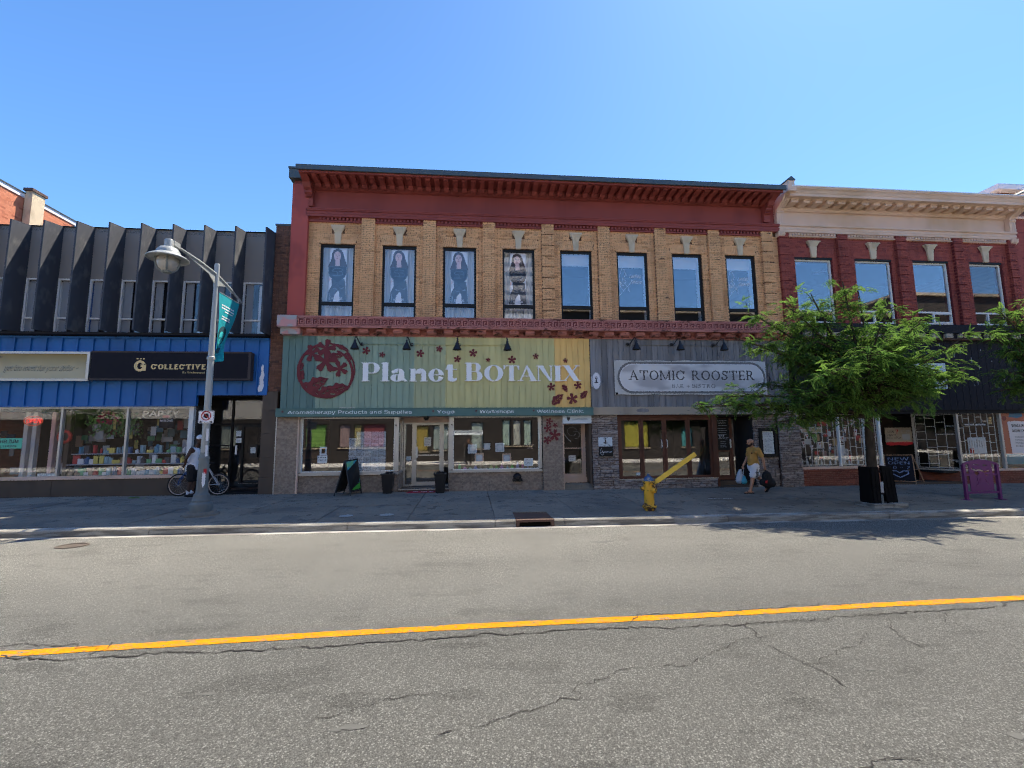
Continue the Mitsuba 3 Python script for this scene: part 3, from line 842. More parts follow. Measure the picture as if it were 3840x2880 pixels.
def word(text_, x0, x1, z0, z1, y, d, mat, parent, gap=.16, **kw):
    hgt = z1 - z0; ws = []
    for ch in text_:
        ws.append(.45 if ch == ' ' else glyph(ch, **kw).bounds[2] - glyph(ch, **kw).bounds[0])
    tot = sum(ws) + gap * (len(text_) - 1); k = (x1 - x0) / tot; x = x0
    for ch, w_ in zip(text_, ws):
        if ch != ' ':
            put_glyph(ch, x, x + w_ * k, z0, z1, y, d, mat, parent, **kw)
        x += (w_ + gap) * k


def flower(cx, cz, r, rot=0.0, pet=5):
    g = [Point(cx, cz).buffer(r * .16, 6)]
    for i in range(pet):
        a = rot + 2 * math.pi * i / pet
        q = Polygon([(r * .05, -r * .07), (r * .55, -r * .2), (r * .82, -r * .27), (r * 1.0, -r * .14), (r * .92, 0), (r * 1.0, r * .14), (r * .82, r * .27), (r * .55, r * .2), (r * .05, r * .07)]).buffer(r * .03)
        g.append(affinity.translate(affinity.rotate(q, math.degrees(a), origin=(0, 0)), cx, cz))
    return unary_union(g)


def leaf_shape(cx, cz, L, ang, fat=.34):
    n = 14; pts = []
    for i in range(n + 1):
        t = i / n; pts.append((L * (t - .5), L * fat * math.sin(math.pi * t ** .8) * (1 + .16 * math.sin(t * 19))))
    low = [(x, -.8 * z) for x, z in reversed(pts[1:-1])]
    g = Polygon(pts + low).buffer(0)
    vein = LineString([(-L * .42, 0), (0, L * .02), (L * .3, .0)]).buffer(L * .012)
    side = [LineString([(L * u, .0), (L * (u + .13), L * .12 * q)]).buffer(L * .009) for u in (-.22, -.02, .14) for q in (-1, 1)]
    g = g.difference(unary_union([vein] + side))
    return affinity.translate(affinity.rotate(g, math.degrees(ang), origin=(0, 0)), cx, cz)


# ------------------------------------------------------------------ green and yellow planked shop sign
SG = thing('shop_sign', 'long planked sign fading from green to yellow with white lettering and red flower cut-outs', 'shop sign')
px = [-5.95 + .2015 * k for k in range(51)]
for a, b in zip(px[:-1], px[1:]):
    MB().box(a, b - .016, -.17, -.125, 2.76, 5.15).box(b - .016, b, -.145, -.125, 2.76, 5.15).put('plank', 'sign_plank', SG)
B(-5.95, 4.13, -.12, .02, 2.76, 5.15).put('backing', 'mortar_dark', SG)
flat('letter_side', (.60, .60, .56), .5)
for ch, a, b, z0, z1 in (('P', -3.46, -2.88, 3.64, 4.25), ('l', -2.84, -2.56, 3.64, 4.26), ('a', -2.53, -1.99, 3.63, 4.06), ('n', -1.93, -1.34, 3.64, 4.06), ('e', -1.31, -.81, 3.63, 4.06), ('t', -.76, -.38, 3.63, 4.20),
                         ('B', -.12, .46, 3.655, 4.265), ('O', .52, 1.15, 3.645, 4.19), ('T', 1.17, 1.69, 3.655, 4.18), ('A', 1.63, 2.32, 3.655, 4.18), ('N', 2.28, 2.83, 3.655, 4.18), ('I', 2.86, 3.13, 3.655, 4.18), ('X', 3.13, 3.79, 3.66, 4.19)):
    put_glyph(ch, a, b, z0, z1, -.175, .045, 'white_letter', SG)
cx, cz, R_ = -4.565, 3.995, .875
# the round wreath: a crescent ring with flowers and leaves, the gaps cut between them
ringg = Point(cx, cz).buffer(R_ + .03, 48).difference(affinity.scale(Point(cx + .02, cz + .01).buffer(R_ - .035, 48), 1.0, 1.0)).difference(Polygon([(cx, cz), (cx - .42, cz + 1.2), (cx - .02, cz + 1.2)]))
inner = LineString(arc(cx + .12, cz - .12, .70, .78, -40, 72, 20)).buffer(.035)
body = [ringg, inner, flower(cx - .02, cz + .30, .37, .25), flower(cx - .03, cz + .72, .30, .1), flower(cx + .42, cz + .06, .26, .7), flower(cx - .48, cz + .56, .27, .6).difference(sbox(cx - 1, cz + .2, cx - .64, cz + .9)),
        leaf_shape(cx + .28, cz + .46, .62, .28, .2), leaf_shape(cx + .66, cz + .42, .36, -1.1, .3), leaf_shape(cx + .48, cz + .74, .5, -.45, .16)]
body2 = [leaf_shape(cx - .25, cz - .42, .72, .45, .3), leaf_shape(cx + .05, cz - .68, .62, .5, .3), leaf_shape(cx + .42, cz - .60, .62, .25, .32), leaf_shape(cx - .52, cz - .6, .55, -.6, .38), leaf_shape(cx + .12, cz - .86, .5, -.1, .22),
         leaf_shape(cx - .79, cz - .18, .42, 1.2, .36), leaf_shape(cx - .80, cz + .12, .3, 1.0, .36), leaf_shape(cx - .34, cz - .74, .5, -.35, .34)]
wr = unary_union(body + [b.intersection(Point(cx, cz).buffer(R_ + .04, 48)) for b in body2])
MB().shape(wr, -.175, .03).put('wreath', 'cut_out_red', SG, label='round dark red wreath of flowers and leaves')
for i, (x, z, r) in enumerate([(-3.33, 4.65, .125), (-2.82, 4.52, .095), (-1.59, 4.57, .125), (-.97, 4.73, .105), (-.37, 4.39, .115), (.15, 4.60, .135), (.65, 4.37, .08), (1.45, 4.38, .135), (2.26, 4.50, .10), (3.27, 4.36, .08), (2.77, 3.46, .135), (3.68, 3.51, .13), (3.48, 3.06, .185)]):
    MB().shape(flower(x, z, r, i * 1.3), -.175, .022).put('flower', 'cut_out_red', SG)
for x, z, L, a in ((3.23, 3.41, .30, -1.0), (2.98, 3.04, .52, .75), (3.89, 3.20, .36, .85)):
    MB().shape(leaf_shape(x, z, L, a, .3), -.175, .022).put('leaf', 'cut_out_red', SG)

# green fascia with the painted services
FS = thing('fascia_sign', 'narrow dark green fascia board listing services in white script above the shop windows', 'shop sign')
MB().box(-6.03, 4.16, -.30, -.02, 2.50, 2.765).box(-6.03, 4.16, -.312, -.30, 2.745, 2.765).put('board', 'fascia_green', FS)
for s, a, b in (('Aromatherapy Products and Supplies', -5.66, -1.82), ('Yoga', -1.02, -.46), ('Workshops', .36, 1.49), ('Wellness Clinic', 2.25, 3.82)):
    txt(s, a, 2.585, .105, -.302, 'white_letter', FS, width=b - a)
for x in (-5.82, -1.14, .25, 2.15):
    MB().shape(flower(x, 2.66, .035, x), -.302, .003).put('flower', 'cut_out_red', FS)
# broken strip lamp lying on the ledge
sl = MB().rot(-.24, .24, -.02, .02, 0, .02, np.array(rotz(.05, (-3.86, -.24, 2.767))))
tag(sl.put('loose_trim', 'aluminium'), 'loose strip of pale trim lying on top of the green fascia', 'trim')


def gooseneck(x, lx, name_lab, group, zt, wallx, wallz):
    k = thing('gooseneck_lamp', name_lab, 'lamp', group)
    pts = [(wallx, -.17, wallz), (wallx - (wallx - lx) * .25, -.30, wallz - .01), (wallx - (wallx - lx) * .55, -.36, wallz + .10), (lx + (wallx - lx) * .25, -.40, zt - .02), (lx + .02 * np.sign(wallx - lx), -.44, zt), (lx, -.48, zt - .03), (lx, -.50, zt - .14)]
    MB().tube(pts, .017, 7).put('arm', 'black_metal', k)
    MB().lathe([(.0, .0), (.05, .0), (.06, .035), (.0, .035)], (0, 0, 0), 14).move(np.array([[1, 0, 0, wallx], [0, 0, -1, -.168], [0, 1, 0, wallz], [0, 0, 0, 1]])).put('wall_plate', 'black_metal', k)
    MB().lathe([(.135, -.30), (.14, -.295), (.10, -.20), (.055, -.10), (.035, -.06), (.03, 0), (0, .005)], (lx, -.50, zt - .12), 18).put('shade', 'black_metal', k, smooth=40)
    return k


pos = ['leftmost', 'second', 'third', 'rightmost']
for i, (lx, wx) in enumerate(((-3.62, -3.47), (-1.99, -1.86), (-.37, -.31), (1.28, 1.25))):
    gooseneck(0, lx, 'black gooseneck lamp over the green and yellow sign, %s of four' % pos[i], 'lamps over the green and yellow sign', 5.06, wx, 4.86)
pos = ['leftmost', 'middle', 'rightmost']
for i, (lx, wx) in enumerate(((5.66, 5.46), (7.21, 7.03), (8.78, 8.55))):
    gooseneck(0, lx, 'black gooseneck lamp over the grey boarding, %s of three' % pos[i], 'lamps over the grey boarding', 5.12, wx, 4.94)
k = MB().tube([(-3.45, -.20, 4.87), (1.25, -.20, 4.87)], .014, 6).tube([(-.30, -.185, 4.85), (-.29, -.185, 3.55), (-.24, -.185, 3.52)], .010, 6)
tag(k.put('conduit_pipe', 'sign_plank'), 'thin conduit pipe linking the lamps over the green and yellow sign', 'pipe')
k = MB().tube([(5.46, -.17, 4.93), (9.2, -.17, 4.93)], .014, 6).tube([(8.80, -.155, 4.75), (8.80, -.155, 4.52)], .008, 6)
tag(k.put('conduit_pipe', 'grey_plank'), 'thin conduit pipe linking the lamps over the grey boarding', 'pipe')

# ------------------------------------------------------------------ tiled shop front
SF = thing('tiled_shop', 'beige tiled shop front with two aluminium display windows and a recessed glass door', 'shop front')


def tiles(x0, x1, z0, z1, y, nx, zs, parent, side=None):
    xs = np.linspace(x0, x1, nx + 1)
    for a, b in zip(xs[:-1], xs[1:]):
        for c, d in zip(zs[:-1], zs[1:]):
            B(a + .002, b - .002, y + nrng.uniform(-.0015, .0015), y + .02, c + .002, d - .002).put('tile', 'wall_tile', parent)
    B(x0, x1, y + .006, y + .06, z0, z1).put('tile_bed', 'tile_joint', parent)


zs7 = [-.05, .44, .78, 1.12, 1.46, 1.80, 2.14, 2.50]
tiles(-6.04, -5.40, -.05, 2.5, -.10, 2, zs7, SF)
tiles(2.46, 3.14, -.05, 2.5, -.10, 2, zs7, SF)
B(-5.40, -5.36, -.12, .0, -.05, 2.5).put('edge_trim', 'beige_paint', SF); B(-6.07, -6.04, -.12, .0, -.05, 2.5).put('edge_trim', 'aluminium', SF); B(3.14, 3.165, -.115, .5, -.05, 2.5).put('edge_trim', 'beige_paint', SF)
tiles(-5.36, -2.27, -.05, .63, .02, 7, [-.05, .32, .63], SF)
tiles(-.63, 2.46, -.05, .66, .02, 7, [-.05, .34, .66], SF)
for a, b, z0, z1, gx0, gx1, gz0, gz1 in ((-5.36, -2.255, .64, 2.49, -5.29, -2.395, .755, 2.44), (-.63, 2.44, .665, 2.50, -.50, 2.345, .755, 2.455)):
    w_ = new_key('display_window', SF)
    MB().box(a, gx0, -.03, .07, z0 + .1, z1).box(gx1, b, -.03, .07, z0 + .1, z1).box(gx0, gx1, -.02, .07, gz1, z1).box(a, b, -.05, .07, z0, z0 + .075).box(gx0, gx1, -.025, .07, z0 + .075, gz0).put('frame', 'aluminium', w_)
    MB().box(gx0, gx0 + .018, -.012, .05, gz0, gz1).box(gx1 - .018, gx1, -.012, .05, gz0, gz1).box(gx0 + .018, gx1 - .018, -.012, .05, gz0, gz0 + .02).put('bead', 'bright_strip', w_)
    pane(gx0, gx1, .035, gz0, gz1).put('pane', 'pane_shop', w_)
    txt('CST', gx0 + .03 if a < -1 else gx1 - .17, .785, .05, .03, 'black_frame', w_)
for x in (-2.345, -.545):
    MB().lathe([(.0, -.03), (.018, -.02), (.018, .02), (0, .03)], (x, -.04, 2.22), 8).put('screw_cap', 'black_frame', SF)
# recess with the door
YD = .9
MB().box(-2.255, -.63, .02, YD + .1, .10, .165).put('recess_floor', 'brown_tile', SF)
MB().box(-2.255, -.63, -.005, .02, .02, .14).put('step', 'rust_iron', SF); B(-2.255, -.63, -.012, .03, .14, .168).put('step_edge', 'aluminium', SF)
MB().box(-2.255, -.63, .02, YD + .1, 2.50, 2.53).put('recess_ceiling', 'beige_paint', SF)
for x, s in ((-2.255, 1), (-.63, -1)):
    q = MB().box(x - .03, x + .03, .07, YD, .1, .66).put('recess_base', 'wall_tile', SF)
    f_ = MB().box(x - .02, x + .02, .07, YD, .66, .72).box(x - .02, x + .02, .07, YD, 2.42, 2.50).box(x - .02, x + .02, YD - .05, YD, .72, 2.42).put('return_frame', 'aluminium', SF)
    MB().add([[x, .07, .72], [x, YD - .05, .72], [x, YD - .05, 2.42], [x, .07, 2.42]], [[0, 1, 2, 3]]).put('return_pane', 'pane_plain', SF)
B(-2.23, -.65, YD, YD + .06, 2.335, 2.50).put('transom', 'beige_paint', SF)
frame_rect(-2.22, -1.885, YD, YD + .06, .17, 2.335, .055).put('sidelight_frame', 'aluminium', SF); pane(-2.165, -1.94, YD + .03, .225, 2.28).put('sidelight_pane', 'pane_shop', SF)
frame_rect(-.90, -.65, YD, YD + .06, .17, 2.335, .05).put('sidelight_frame', 'aluminium', SF); pane(-.85, -.70, YD + .03, .22, 2.28).put('sidelight_pane', 'pane_shop', SF)
dk_ = new_key('door', SF)
frame_rect(-1.885, -.90, YD - .012, YD + .05, .185, 2.335, .10, .09, .13).box(-1.785, -1.0, YD - .01, YD + .04, 1.19, 1.235).put('frame', 'aluminium', dk_)
pane(-1.785, -1.0, YD + .02, .315, 2.245).put('pane', 'pane_shop', dk_)
MB().box(-1.80, -1.735, YD - .06, YD - .02, 1.13, 1.50).put('handle', 'bright_strip', dk_)
MB().lathe([(0, 0), (.03, 0), (.03, .02), (0, .02)], (0, 0, 0), 12).move(np.array([[1, 0, 0, -1.83], [0, 0, -1, YD - .012], [0, 1, 0, 1.03], [0, 0, 0, 1]])).put('lock', 'bright_strip', dk_)
flat('paper', (.62, .64, .62), .8); flat('paper_blue', (.40, .50, .58), .8); flat('ink', (.06, .06, .07), .8); flat('cool_white', (.60, .66, .70), .8)


def notice(x0, x1, z0, z1, y, label, lines=5, mat='paper', words=(), group=None):
    k = thing('paper_notice', label, 'notice', group)
    B(x0, x1, y - .002, y, z0, z1).put('sheet', mat, k)
    mb = MB(); h = z1 - z0
    if words:
        for i, w_ in enumerate(words):
            txt(w_, x0 + .08 * (x1 - x0), z1 - h * (.3 + .35 * i), h * .16, y - .003, 'ink', k, width=.8 * (x1 - x0))
    else:
        for i in range(lines):
            zz = z1 - h * (.14 + .78 * i / lines)
            mb.box(x0 + (x1 - x0) * .14, x1 - (x1 - x0) * nrng.uniform(.14, .4), y - .004, y - .002, zz - h * .03, zz)
        mb.put('print', 'ink', k)
    return k


notice(-1.53, -1.29, 1.52, 1.83, YD + .015, 'white printed notice taped to the glass shop door')
notice(-2.12, -1.97, 1.04, 1.18, YD + .02, 'small green notice low in the door sidelight', 3, 'paper_blue')
notice(1.84, 2.14, .84, 1.10, .03, 'white paper notice in the lower right corner of the right display window', 4)
notice(-4.80, -4.50, 1.03, 1.27, .03, 'white sign reading No Loitering in the left display window', words=('No', 'Loitering'))
tag(frame_rect(-4.75, -4.53, .05, .08, 1.28, 1.55, .055).put('picture_frame', 'cool_white'), 'empty white picture frame standing above the no loitering sign', 'frame')
# camera dome under the fascia and the black vent hood on the tiles
tag(MB().lathe([(0, -.10), (.05, -.09), (.08, -.055), (.09, -.02), (.095, 0), (.095, .03), (0, .03)], (-1.39, .12, 2.475), 18).put('camera_dome', 'black_metal', smooth=40), 'black security camera dome under the ceiling in front of the glass door', 'camera')
vh = thing('vent_hood', 'black domed vent hood on the tiles under the right display window', 'vent')
g = [[math.cos(a) * .14, -math.sin(b) * .15, math.sin(a) * .14] for b in (0, .5, 1.0, 1.45) for a in np.linspace(0, 2 * math.pi, 17)[:-1]]
v = np.array([[1.605 + x * math.cos(min(1.5, -y * 7.5)), .02 + y, .485 + z * math.cos(min(1.5, -y * 7.5))] for x, y, z in g])
MB().add(v, [[r * 16 + j, r * 16 + (j + 1) % 16, (r + 1) * 16 + (j + 1) % 16, (r + 1) * 16 + j] for r in range(3) for j in range(16)]).add(v[-16:], [[0, j, j + 1] for j in range(1, 15)]).put('dome', 'black_metal', vh, smooth=50)
MB().box(1.44, 1.56, -.10, .02, .36, .44).box(1.65, 1.77, -.10, .02, .36, .44).put('lug', 'black_metal', vh)

# interior of the shop and what shows in the windows
room = new_key('shop_room', SF)
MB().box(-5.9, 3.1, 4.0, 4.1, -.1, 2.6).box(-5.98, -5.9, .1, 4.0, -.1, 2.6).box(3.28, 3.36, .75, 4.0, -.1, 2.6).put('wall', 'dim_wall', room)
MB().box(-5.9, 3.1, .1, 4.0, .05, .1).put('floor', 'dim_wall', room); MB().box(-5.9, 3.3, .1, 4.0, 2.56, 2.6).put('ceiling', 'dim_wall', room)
MB().box(-5.3, -2.4, .08, .7, .55, .72).box(-.5, 2.4, .08, .7, .55, .72).put('window_ledge', 'beige_paint', room)
# window sheet of small pages, right half of the left window
pg = thing('price_list_sheets', 'block of pale blue printed sheets hung in rows behind the left display window', 'notice')
for i in range(5):
    for j in range(6):
        x = -3.85 + i * .235; z = .80 + j * .205
        if j > 4 and i < 1: continue
        B(x, x + .222, .10 + .002 * ((i + j) % 2), .105, z, z + .195).put('sheet', ['paper_blue', 'cool_white'][(i + j * 2) % 3 == 0], pg)
mb = MB()
for i in range(5):
    for j in range(6):
        for q in range(4):
            x = -3.85 + i * .235; z = .80 + j * .205 + .035 + q * .04
            mb.box(x + .02, x + .2 - .03 * (q % 2), .094, .097, z, z + .012)
mb.put('print', 'ink', pg, kind='stuff')
for i, (x, z) in enumerate([(.13, 1.42), (.62, 1.50), (1.05, 1.46), (.36, 1.12), (1.28, 1.10)]):
    k = thing('framed_print', 'small framed round print displayed in the right window, %s' % ['upper left one', 'upper middle one', 'upper right one', 'lower left one', 'lower right one'][i], 'picture', 'framed prints in the right window')
    frame_rect(x - .15, x + .15, .26, .28, z - .15, z + .15, .04).put('frame', ['cool_white', 'black_frame', 'cool_white', 'beige_paint', 'beige_paint'][i], k)
    B(x - .11, x + .11, .275, .28, z - .11, z + .11).put('mount', 'paper_blue', k)
    MB().shape(Point(x, z).buffer(.09), .274, .002).put('print', 'cool_white', k)
st = Polygon([(2.07 + (.13 if i % 2 == 0 else .055) * math.sin(i * math.pi / 5), 1.50 + (.13 if i % 2 == 0 else .055) * math.cos(i * math.pi / 5)) for i in range(10)])
tag(MB().shape(st.exterior.buffer(.008), .2, .01).put('star_ornament', 'beige_paint'), 'wire star ornament hanging at the right end of the right display window', 'ornament')
r5 = random.Random(5)
for i in range(14):
    x = -.3 + 2.5 * i / 14; w_ = r5.uniform(.05, .1); h_ = r5.uniform(.08, .26)
    c = col(*[r5.choice([.05, .12, .3, .42]) for _ in range(3)])
    k = MB().lathe([(0, 0), (w_ * .6, 0), (w_ * .62, h_ * .6), (w_ * .3, h_ * .75), (w_ * .28, h_), (0, h_)], (x, .35 + .2 * r5.random(), .72), 10).put('jar', c)
    tag(k, 'jar or bottle on the right display window ledge, number %s from its left end' % ['one', 'two', 'three', 'four', 'five', 'six', 'seven', 'eight', 'nine', 'ten', 'eleven', 'twelve', 'thirteen', 'fourteen'][i], 'jar', 'jars on the ledge of the right display window')

# ------------------------------------------------------------------ side door with white sign
SD = thing('side_entrance', 'narrow recessed glass door under a white sign between tiled pier and stone pier', 'entrance')
MB().box(3.14, 4.14, .62, .66, 2.2, 2.5).put('lintel', 'brown_tile', SD)
d_ = new_key('door', SD)
frame_rect(3.28, 3.95, .50, .56, .40, 2.25, .03, .03, .13).box(3.31, 3.92, .495, .55, 1.385, 1.415).put('frame', 'beige_paint', d_)
pane(3.31, 3.92, .53, .53, 2.22).put('pane', 'pane_plain', d_)
MB().box(3.95, 4.05, .48, .58, .36, 2.25).put('jamb', 'beige_paint', SD)
MB().box(3.165, 4.14, .42, .62, .23, .40).put('threshold', 'beige_paint', SD)
MB().box(3.165, 4.14, .02, .42, -.05, .22).box(3.165, 4.14, -.10, .02, -.05, .10).put('step', 'concrete', SD)
for z0, z1 in ((.23, .9), (.9, 1.3), (1.3, 1.65), (1.65, 2.25)):
    B(4.06, 4.14, -.02, .6, z0 + .003, z1 - .003).put('side_panel', 'brown_tile', SD)
MB().box(3.16, 4.14, 1.6, 1.65, 0, 2.5).box(3.16, 3.2, .6, 1.6, 0, 2.5).box(4.1, 4.14, .6, 1.6, 0, 2.5).box(3.2, 4.1, .6, 1.6, 2.3, 2.35).put('passage', 'dark_room', SD)
MB().shape(unary_union([LineString(arc(3.60, 1.98, .16, .15, 20, 340, 16)).buffer(.006), LineString(arc(3.72, 1.86, .14, .13, 120, -100, 12)).buffer(.006), LineString([(3.32, 1.9), (3.42, 1.75), (3.55, 1.62)]).buffer(.012)]), .525, .002).put('door_graphic', 'print_grey', SD)
notice(3.46, 3.70, .95, 1.15, .52, 'white paper notice low on the narrow side door', 3)
wsg = thing('white_shop_sign', 'white sign board with a small black shield over the narrow side door', 'sign')
B(3.14, 4.12, -.16, -.12, 2.235, 2.498).put('board', 'cool_white', wsg); MB().box(3.14, 4.12, -.12, .5, 2.235, 2.26).put('soffit', 'cool_white', wsg)
MB().shape(Polygon([(3.285, 2.44), (3.385, 2.44), (3.385, 2.38), (3.335, 2.31), (3.285, 2.38)]), -.162, .004).put('shield', 'print_navy', wsg)
txt('SALONBLISS', 3.44, 2.345, .07, -.162, 'print_grey', wsg, width=.54)
fp = thing('flower_cut_outs', 'five dark red flower cut-outs climbing the tiled pier beside the narrow door', 'decoration')
for i, (x, z, r) in enumerate([(2.69, 2.31, .12), (2.89, 2.18, .085), (2.64, 2.08, .135), (2.87, 1.85, .19), (2.61, 1.69, .135)]):
    MB().shape(flower(x, z, r, i * .9), -.102, .02).put('flower', 'cut_out_red', fp)
# ------------------------------------------------------------------ grey boarded bistro front
BF = thing('bistro', 'grey boarded bistro front with folding wooden glass doors between rough stone piers', 'shop front')
gx = [4.15 + .2 * k for k in range(37)]
for a, b in zip(gx[:-1], gx[1:]):
    MB().box(a, b - .016, -.14, -.095, 2.78, 5.17).box(b - .016, b, -.115, -.095, 2.78, 5.17).put('board', 'grey_plank', BF)
B(4.15, 11.35, -.09, .02, 2.5, 5.17).put('board_backing', 'mortar_dark', BF)
MB().box(4.17, 11.45, -.22, -.01, 2.51, 2.775).put('beam', 'beam_wood', BF)
for x, z, rx, rz_ in ((5.9, 2.655, .22, .07), (5.1, 2.6, .05, .02), (7.5, 2.64, .05, .02)):
    MB().shape(affinity.translate(affinity.scale(Point(0, 0).buffer(1, 4), rx, rz_), x, z), -.221, .002).put('paint_scar', 'grey_plank', BF)


def ledge(x0, x1, z0, z1, y, parent, seed, dep=.07):
    """Ledgestone veneer: uneven thin stones, each its own part."""
    r = random.Random(seed); z = z0
    while z < z1 - .02:
        h = min(r.choice([.065, .08, .095, .12, .14]), z1 - z)
        if z1 - z - h < .04: h = z1 - z
        x = x0
        while x < x1 - .01:
            w_ = r.uniform(.16, .46)
            if x1 - x - w_ < .10: w_ = x1 - x
            rows = [(z, z + h)] if h < .1 or r.random() < .5 else [(z, z + h * .5), (z + h * .5, z + h)]
            for c, d in rows:
                g = .007; pr = r.uniform(-.03, .012); n = []
                for (a, b) in ((x + g, c + g), (x + w_ - g, c + g), (x + w_ - g, d - g), (x + g, d - g)):
                    n.append((a + r.uniform(-.007, .007), b + r.uniform(-.006, .006)))
                f = [((a - (x + w_ / 2)) * .93 + x + w_ / 2, (b - (c + d) / 2) * .72 + (c + d) / 2) for a, b in n]
                q = [[a, y + dep, b] for a, b in n]; m = [[a, y + pr + .022, b] for a, b in n]
                tt = r.uniform(-.012, .012)
                fr = [[a, y + pr + tt * (1 if i in (0, 3) else -1), b] for i, (a, b) in enumerate(f)]
                mb = MB().hexa(q, m); mb.hexa([[a, y + pr + .02, b] for a, b in n], fr)
                mb.put('stone', 'ledge_stone', parent)
            x += w_
        z += h
    B(x0 + .01, x1 - .01, y + .035, y + dep + .05, z0, z1).put('stone_bed', 'mortar_dark', parent)


ledge(4.15, 5.04, -.02, 2.51, -.10, BF, 21)
ledge(5.04, 8.50, -.06, .34, -.06, BF, 22)
B(5.02, 8.52, -.085, .1, .335, .352).put('stone_sill', 'pale_stone', BF)
ledge(9.95, 10.80, -.10, 2.51, -.02, BF, 23)
ledge(10.80, 11.58, -.10, 2.51, -.16, BF, 24)
# wooden frame and the four folding leaves
MB().box(5.04, 5.12, -.02, .10, .352, 2.50).box(8.40, 8.54, -.06, .10, .352, 2.50).box(8.54, 8.62, .0, .45, -.02, 2.50).box(5.12, 8.40, -.02, .10, 2.41, 2.51).put('door_frame', 'door_wood', BF)
lv = [(5.12, 5.89), (5.895, 6.71), (6.715, 7.56), (7.565, 8.40)]
for i, (a, b) in enumerate(lv):
    L = new_key('door_leaf', BF)
    s = .07
    frame_rect(a + .003, b - .003, .0, .06, .36, 2.405, s, .08, .085).put('frame', 'door_wood', L)
    pane(a + s, b - s, .03, .445, 2.325).put('pane', 'pane_shop', L)
    if i in (1, 2):
        hx = b - .13 if i == 1 else a + .05
        hh = MB().tube([(hx, -.0, 1.66), (hx, -.06, 1.64), (hx, -.065, 1.60), (hx, -.065, 1.44), (hx, -.06, 1.40), (hx, 0, 1.38)], .010, 6).put('handle', 'bright_strip', L)
# entry recess with the wooden glass door
e_ = new_key('entry', BF)
MB().box(8.5, 9.95, .95, 1.0, -.1, 2.5).put('back', 'dark_room', e_); MB().box(9.90, 9.96, .05, .95, -.1, 2.5).put('side', 'dark_room', e_)
MB().box(8.5, 9.95, .0, .95, 2.45, 2.5).put('ceiling', 'dark_room', e_); MB().box(8.5, 9.95, -.06, .5, -.1, .06).box(8.5, 9.95, .3, .6, .06, .2).put('step', 'brown_tile', e_)
ed = new_key('door', e_) if False else e_ + '__door'
frame_rect(8.78, 9.44, .55, .61, .22, 2.42, .10, .10, .16).box(8.88, 9.34, .55, .61, 1.20, 1.26).put('door_frame', 'door_wood', e_)
pane(8.88, 9.34, .58, .38, 1.20).put('door_pane', 'pane_shop', e_)
pane(9.50, 9.90, .60, .25, 2.40).put('side_pane', 'pane_shop', e_)
MB().box(9.42, 9.48, .54, .62, .2, 2.45).box(8.62, 8.78, .54, .62, .06, 2.45).put('post', 'door_wood', e_)
MB().box(9.36, 9.40, .50, .53, 1.34, 1.66).put('pull_plate', 'bright_strip', e_)
cb = thing('menu_chalkboard', 'black chalkboard with white writing hung on the wooden bistro door', 'chalkboard')
B(8.86, 9.36, .53, .545, 1.27, 2.40).put('board', 'black_frame', cb)
txt('303', 8.95, 1.66, .13, .529, 'print_white', cb, width=.22)
mb = MB()
for i, z in enumerate((2.30, 2.22, 2.13, 2.02, 1.95, 1.88, 1.80)):
    mb.box(8.92 + .02 * (i % 3), 9.28 - .04 * (i % 2), .526, .529, z, z + .022)
mb.box(9.2, 9.32, .526, .529, 1.70, 1.72).box(9.2, 9.3, .526, .529, 1.65, 1.67)
for i, z in enumerate((1.55, 1.49, 1.43, 1.37)): mb.box(9.0, 9.2 + .03 * (i % 2), .526, .529, z, z + .016)
mb.put('chalk_writing', 'print_grey', cb)
mbd = thing('menu_case', 'black framed menu case with long white menu on the stone wall beside the bistro door', 'menu case')
frame_rect(10.11, 10.76, -.09, -.03, 1.03, 2.02, .10).put('frame', 'black_frame', mbd); B(10.2, 10.67, -.05, -.04, 1.12, 1.93).put('backing', 'black_frame', mbd)
B(10.24, 10.63, -.058, -.051, 1.13, 1.92).put('menu', 'paper', mbd)
mb = MB()
for i in range(16): mb.box(10.28, 10.59 - .05 * (i % 3), -.062, -.059, 1.2 + i * .043, 1.2 + i * .043 + .010)
mb.put('print', 'print_grey', mbd, kind='stuff')
# dim dining room behind the leaves
rm = new_key('dining_room', BF)
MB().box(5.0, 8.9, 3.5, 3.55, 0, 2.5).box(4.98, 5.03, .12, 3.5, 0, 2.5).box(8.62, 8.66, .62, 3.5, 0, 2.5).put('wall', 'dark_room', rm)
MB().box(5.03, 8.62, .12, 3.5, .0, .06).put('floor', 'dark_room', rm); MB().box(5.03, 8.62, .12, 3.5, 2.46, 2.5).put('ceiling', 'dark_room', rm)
notice(5.66, 5.80, .47, .56, .027, 'tiny white paper stuck low on the leftmost folding door', 2)

# banner over the bistro
def banner_fn(p, n, uv):
    a = FB(p.x * 1.1, 1.0, p.z * 2.2, 3)
    return MX((.42, .40, .40), (.66, .64, .63), SS(.35, .62, a))


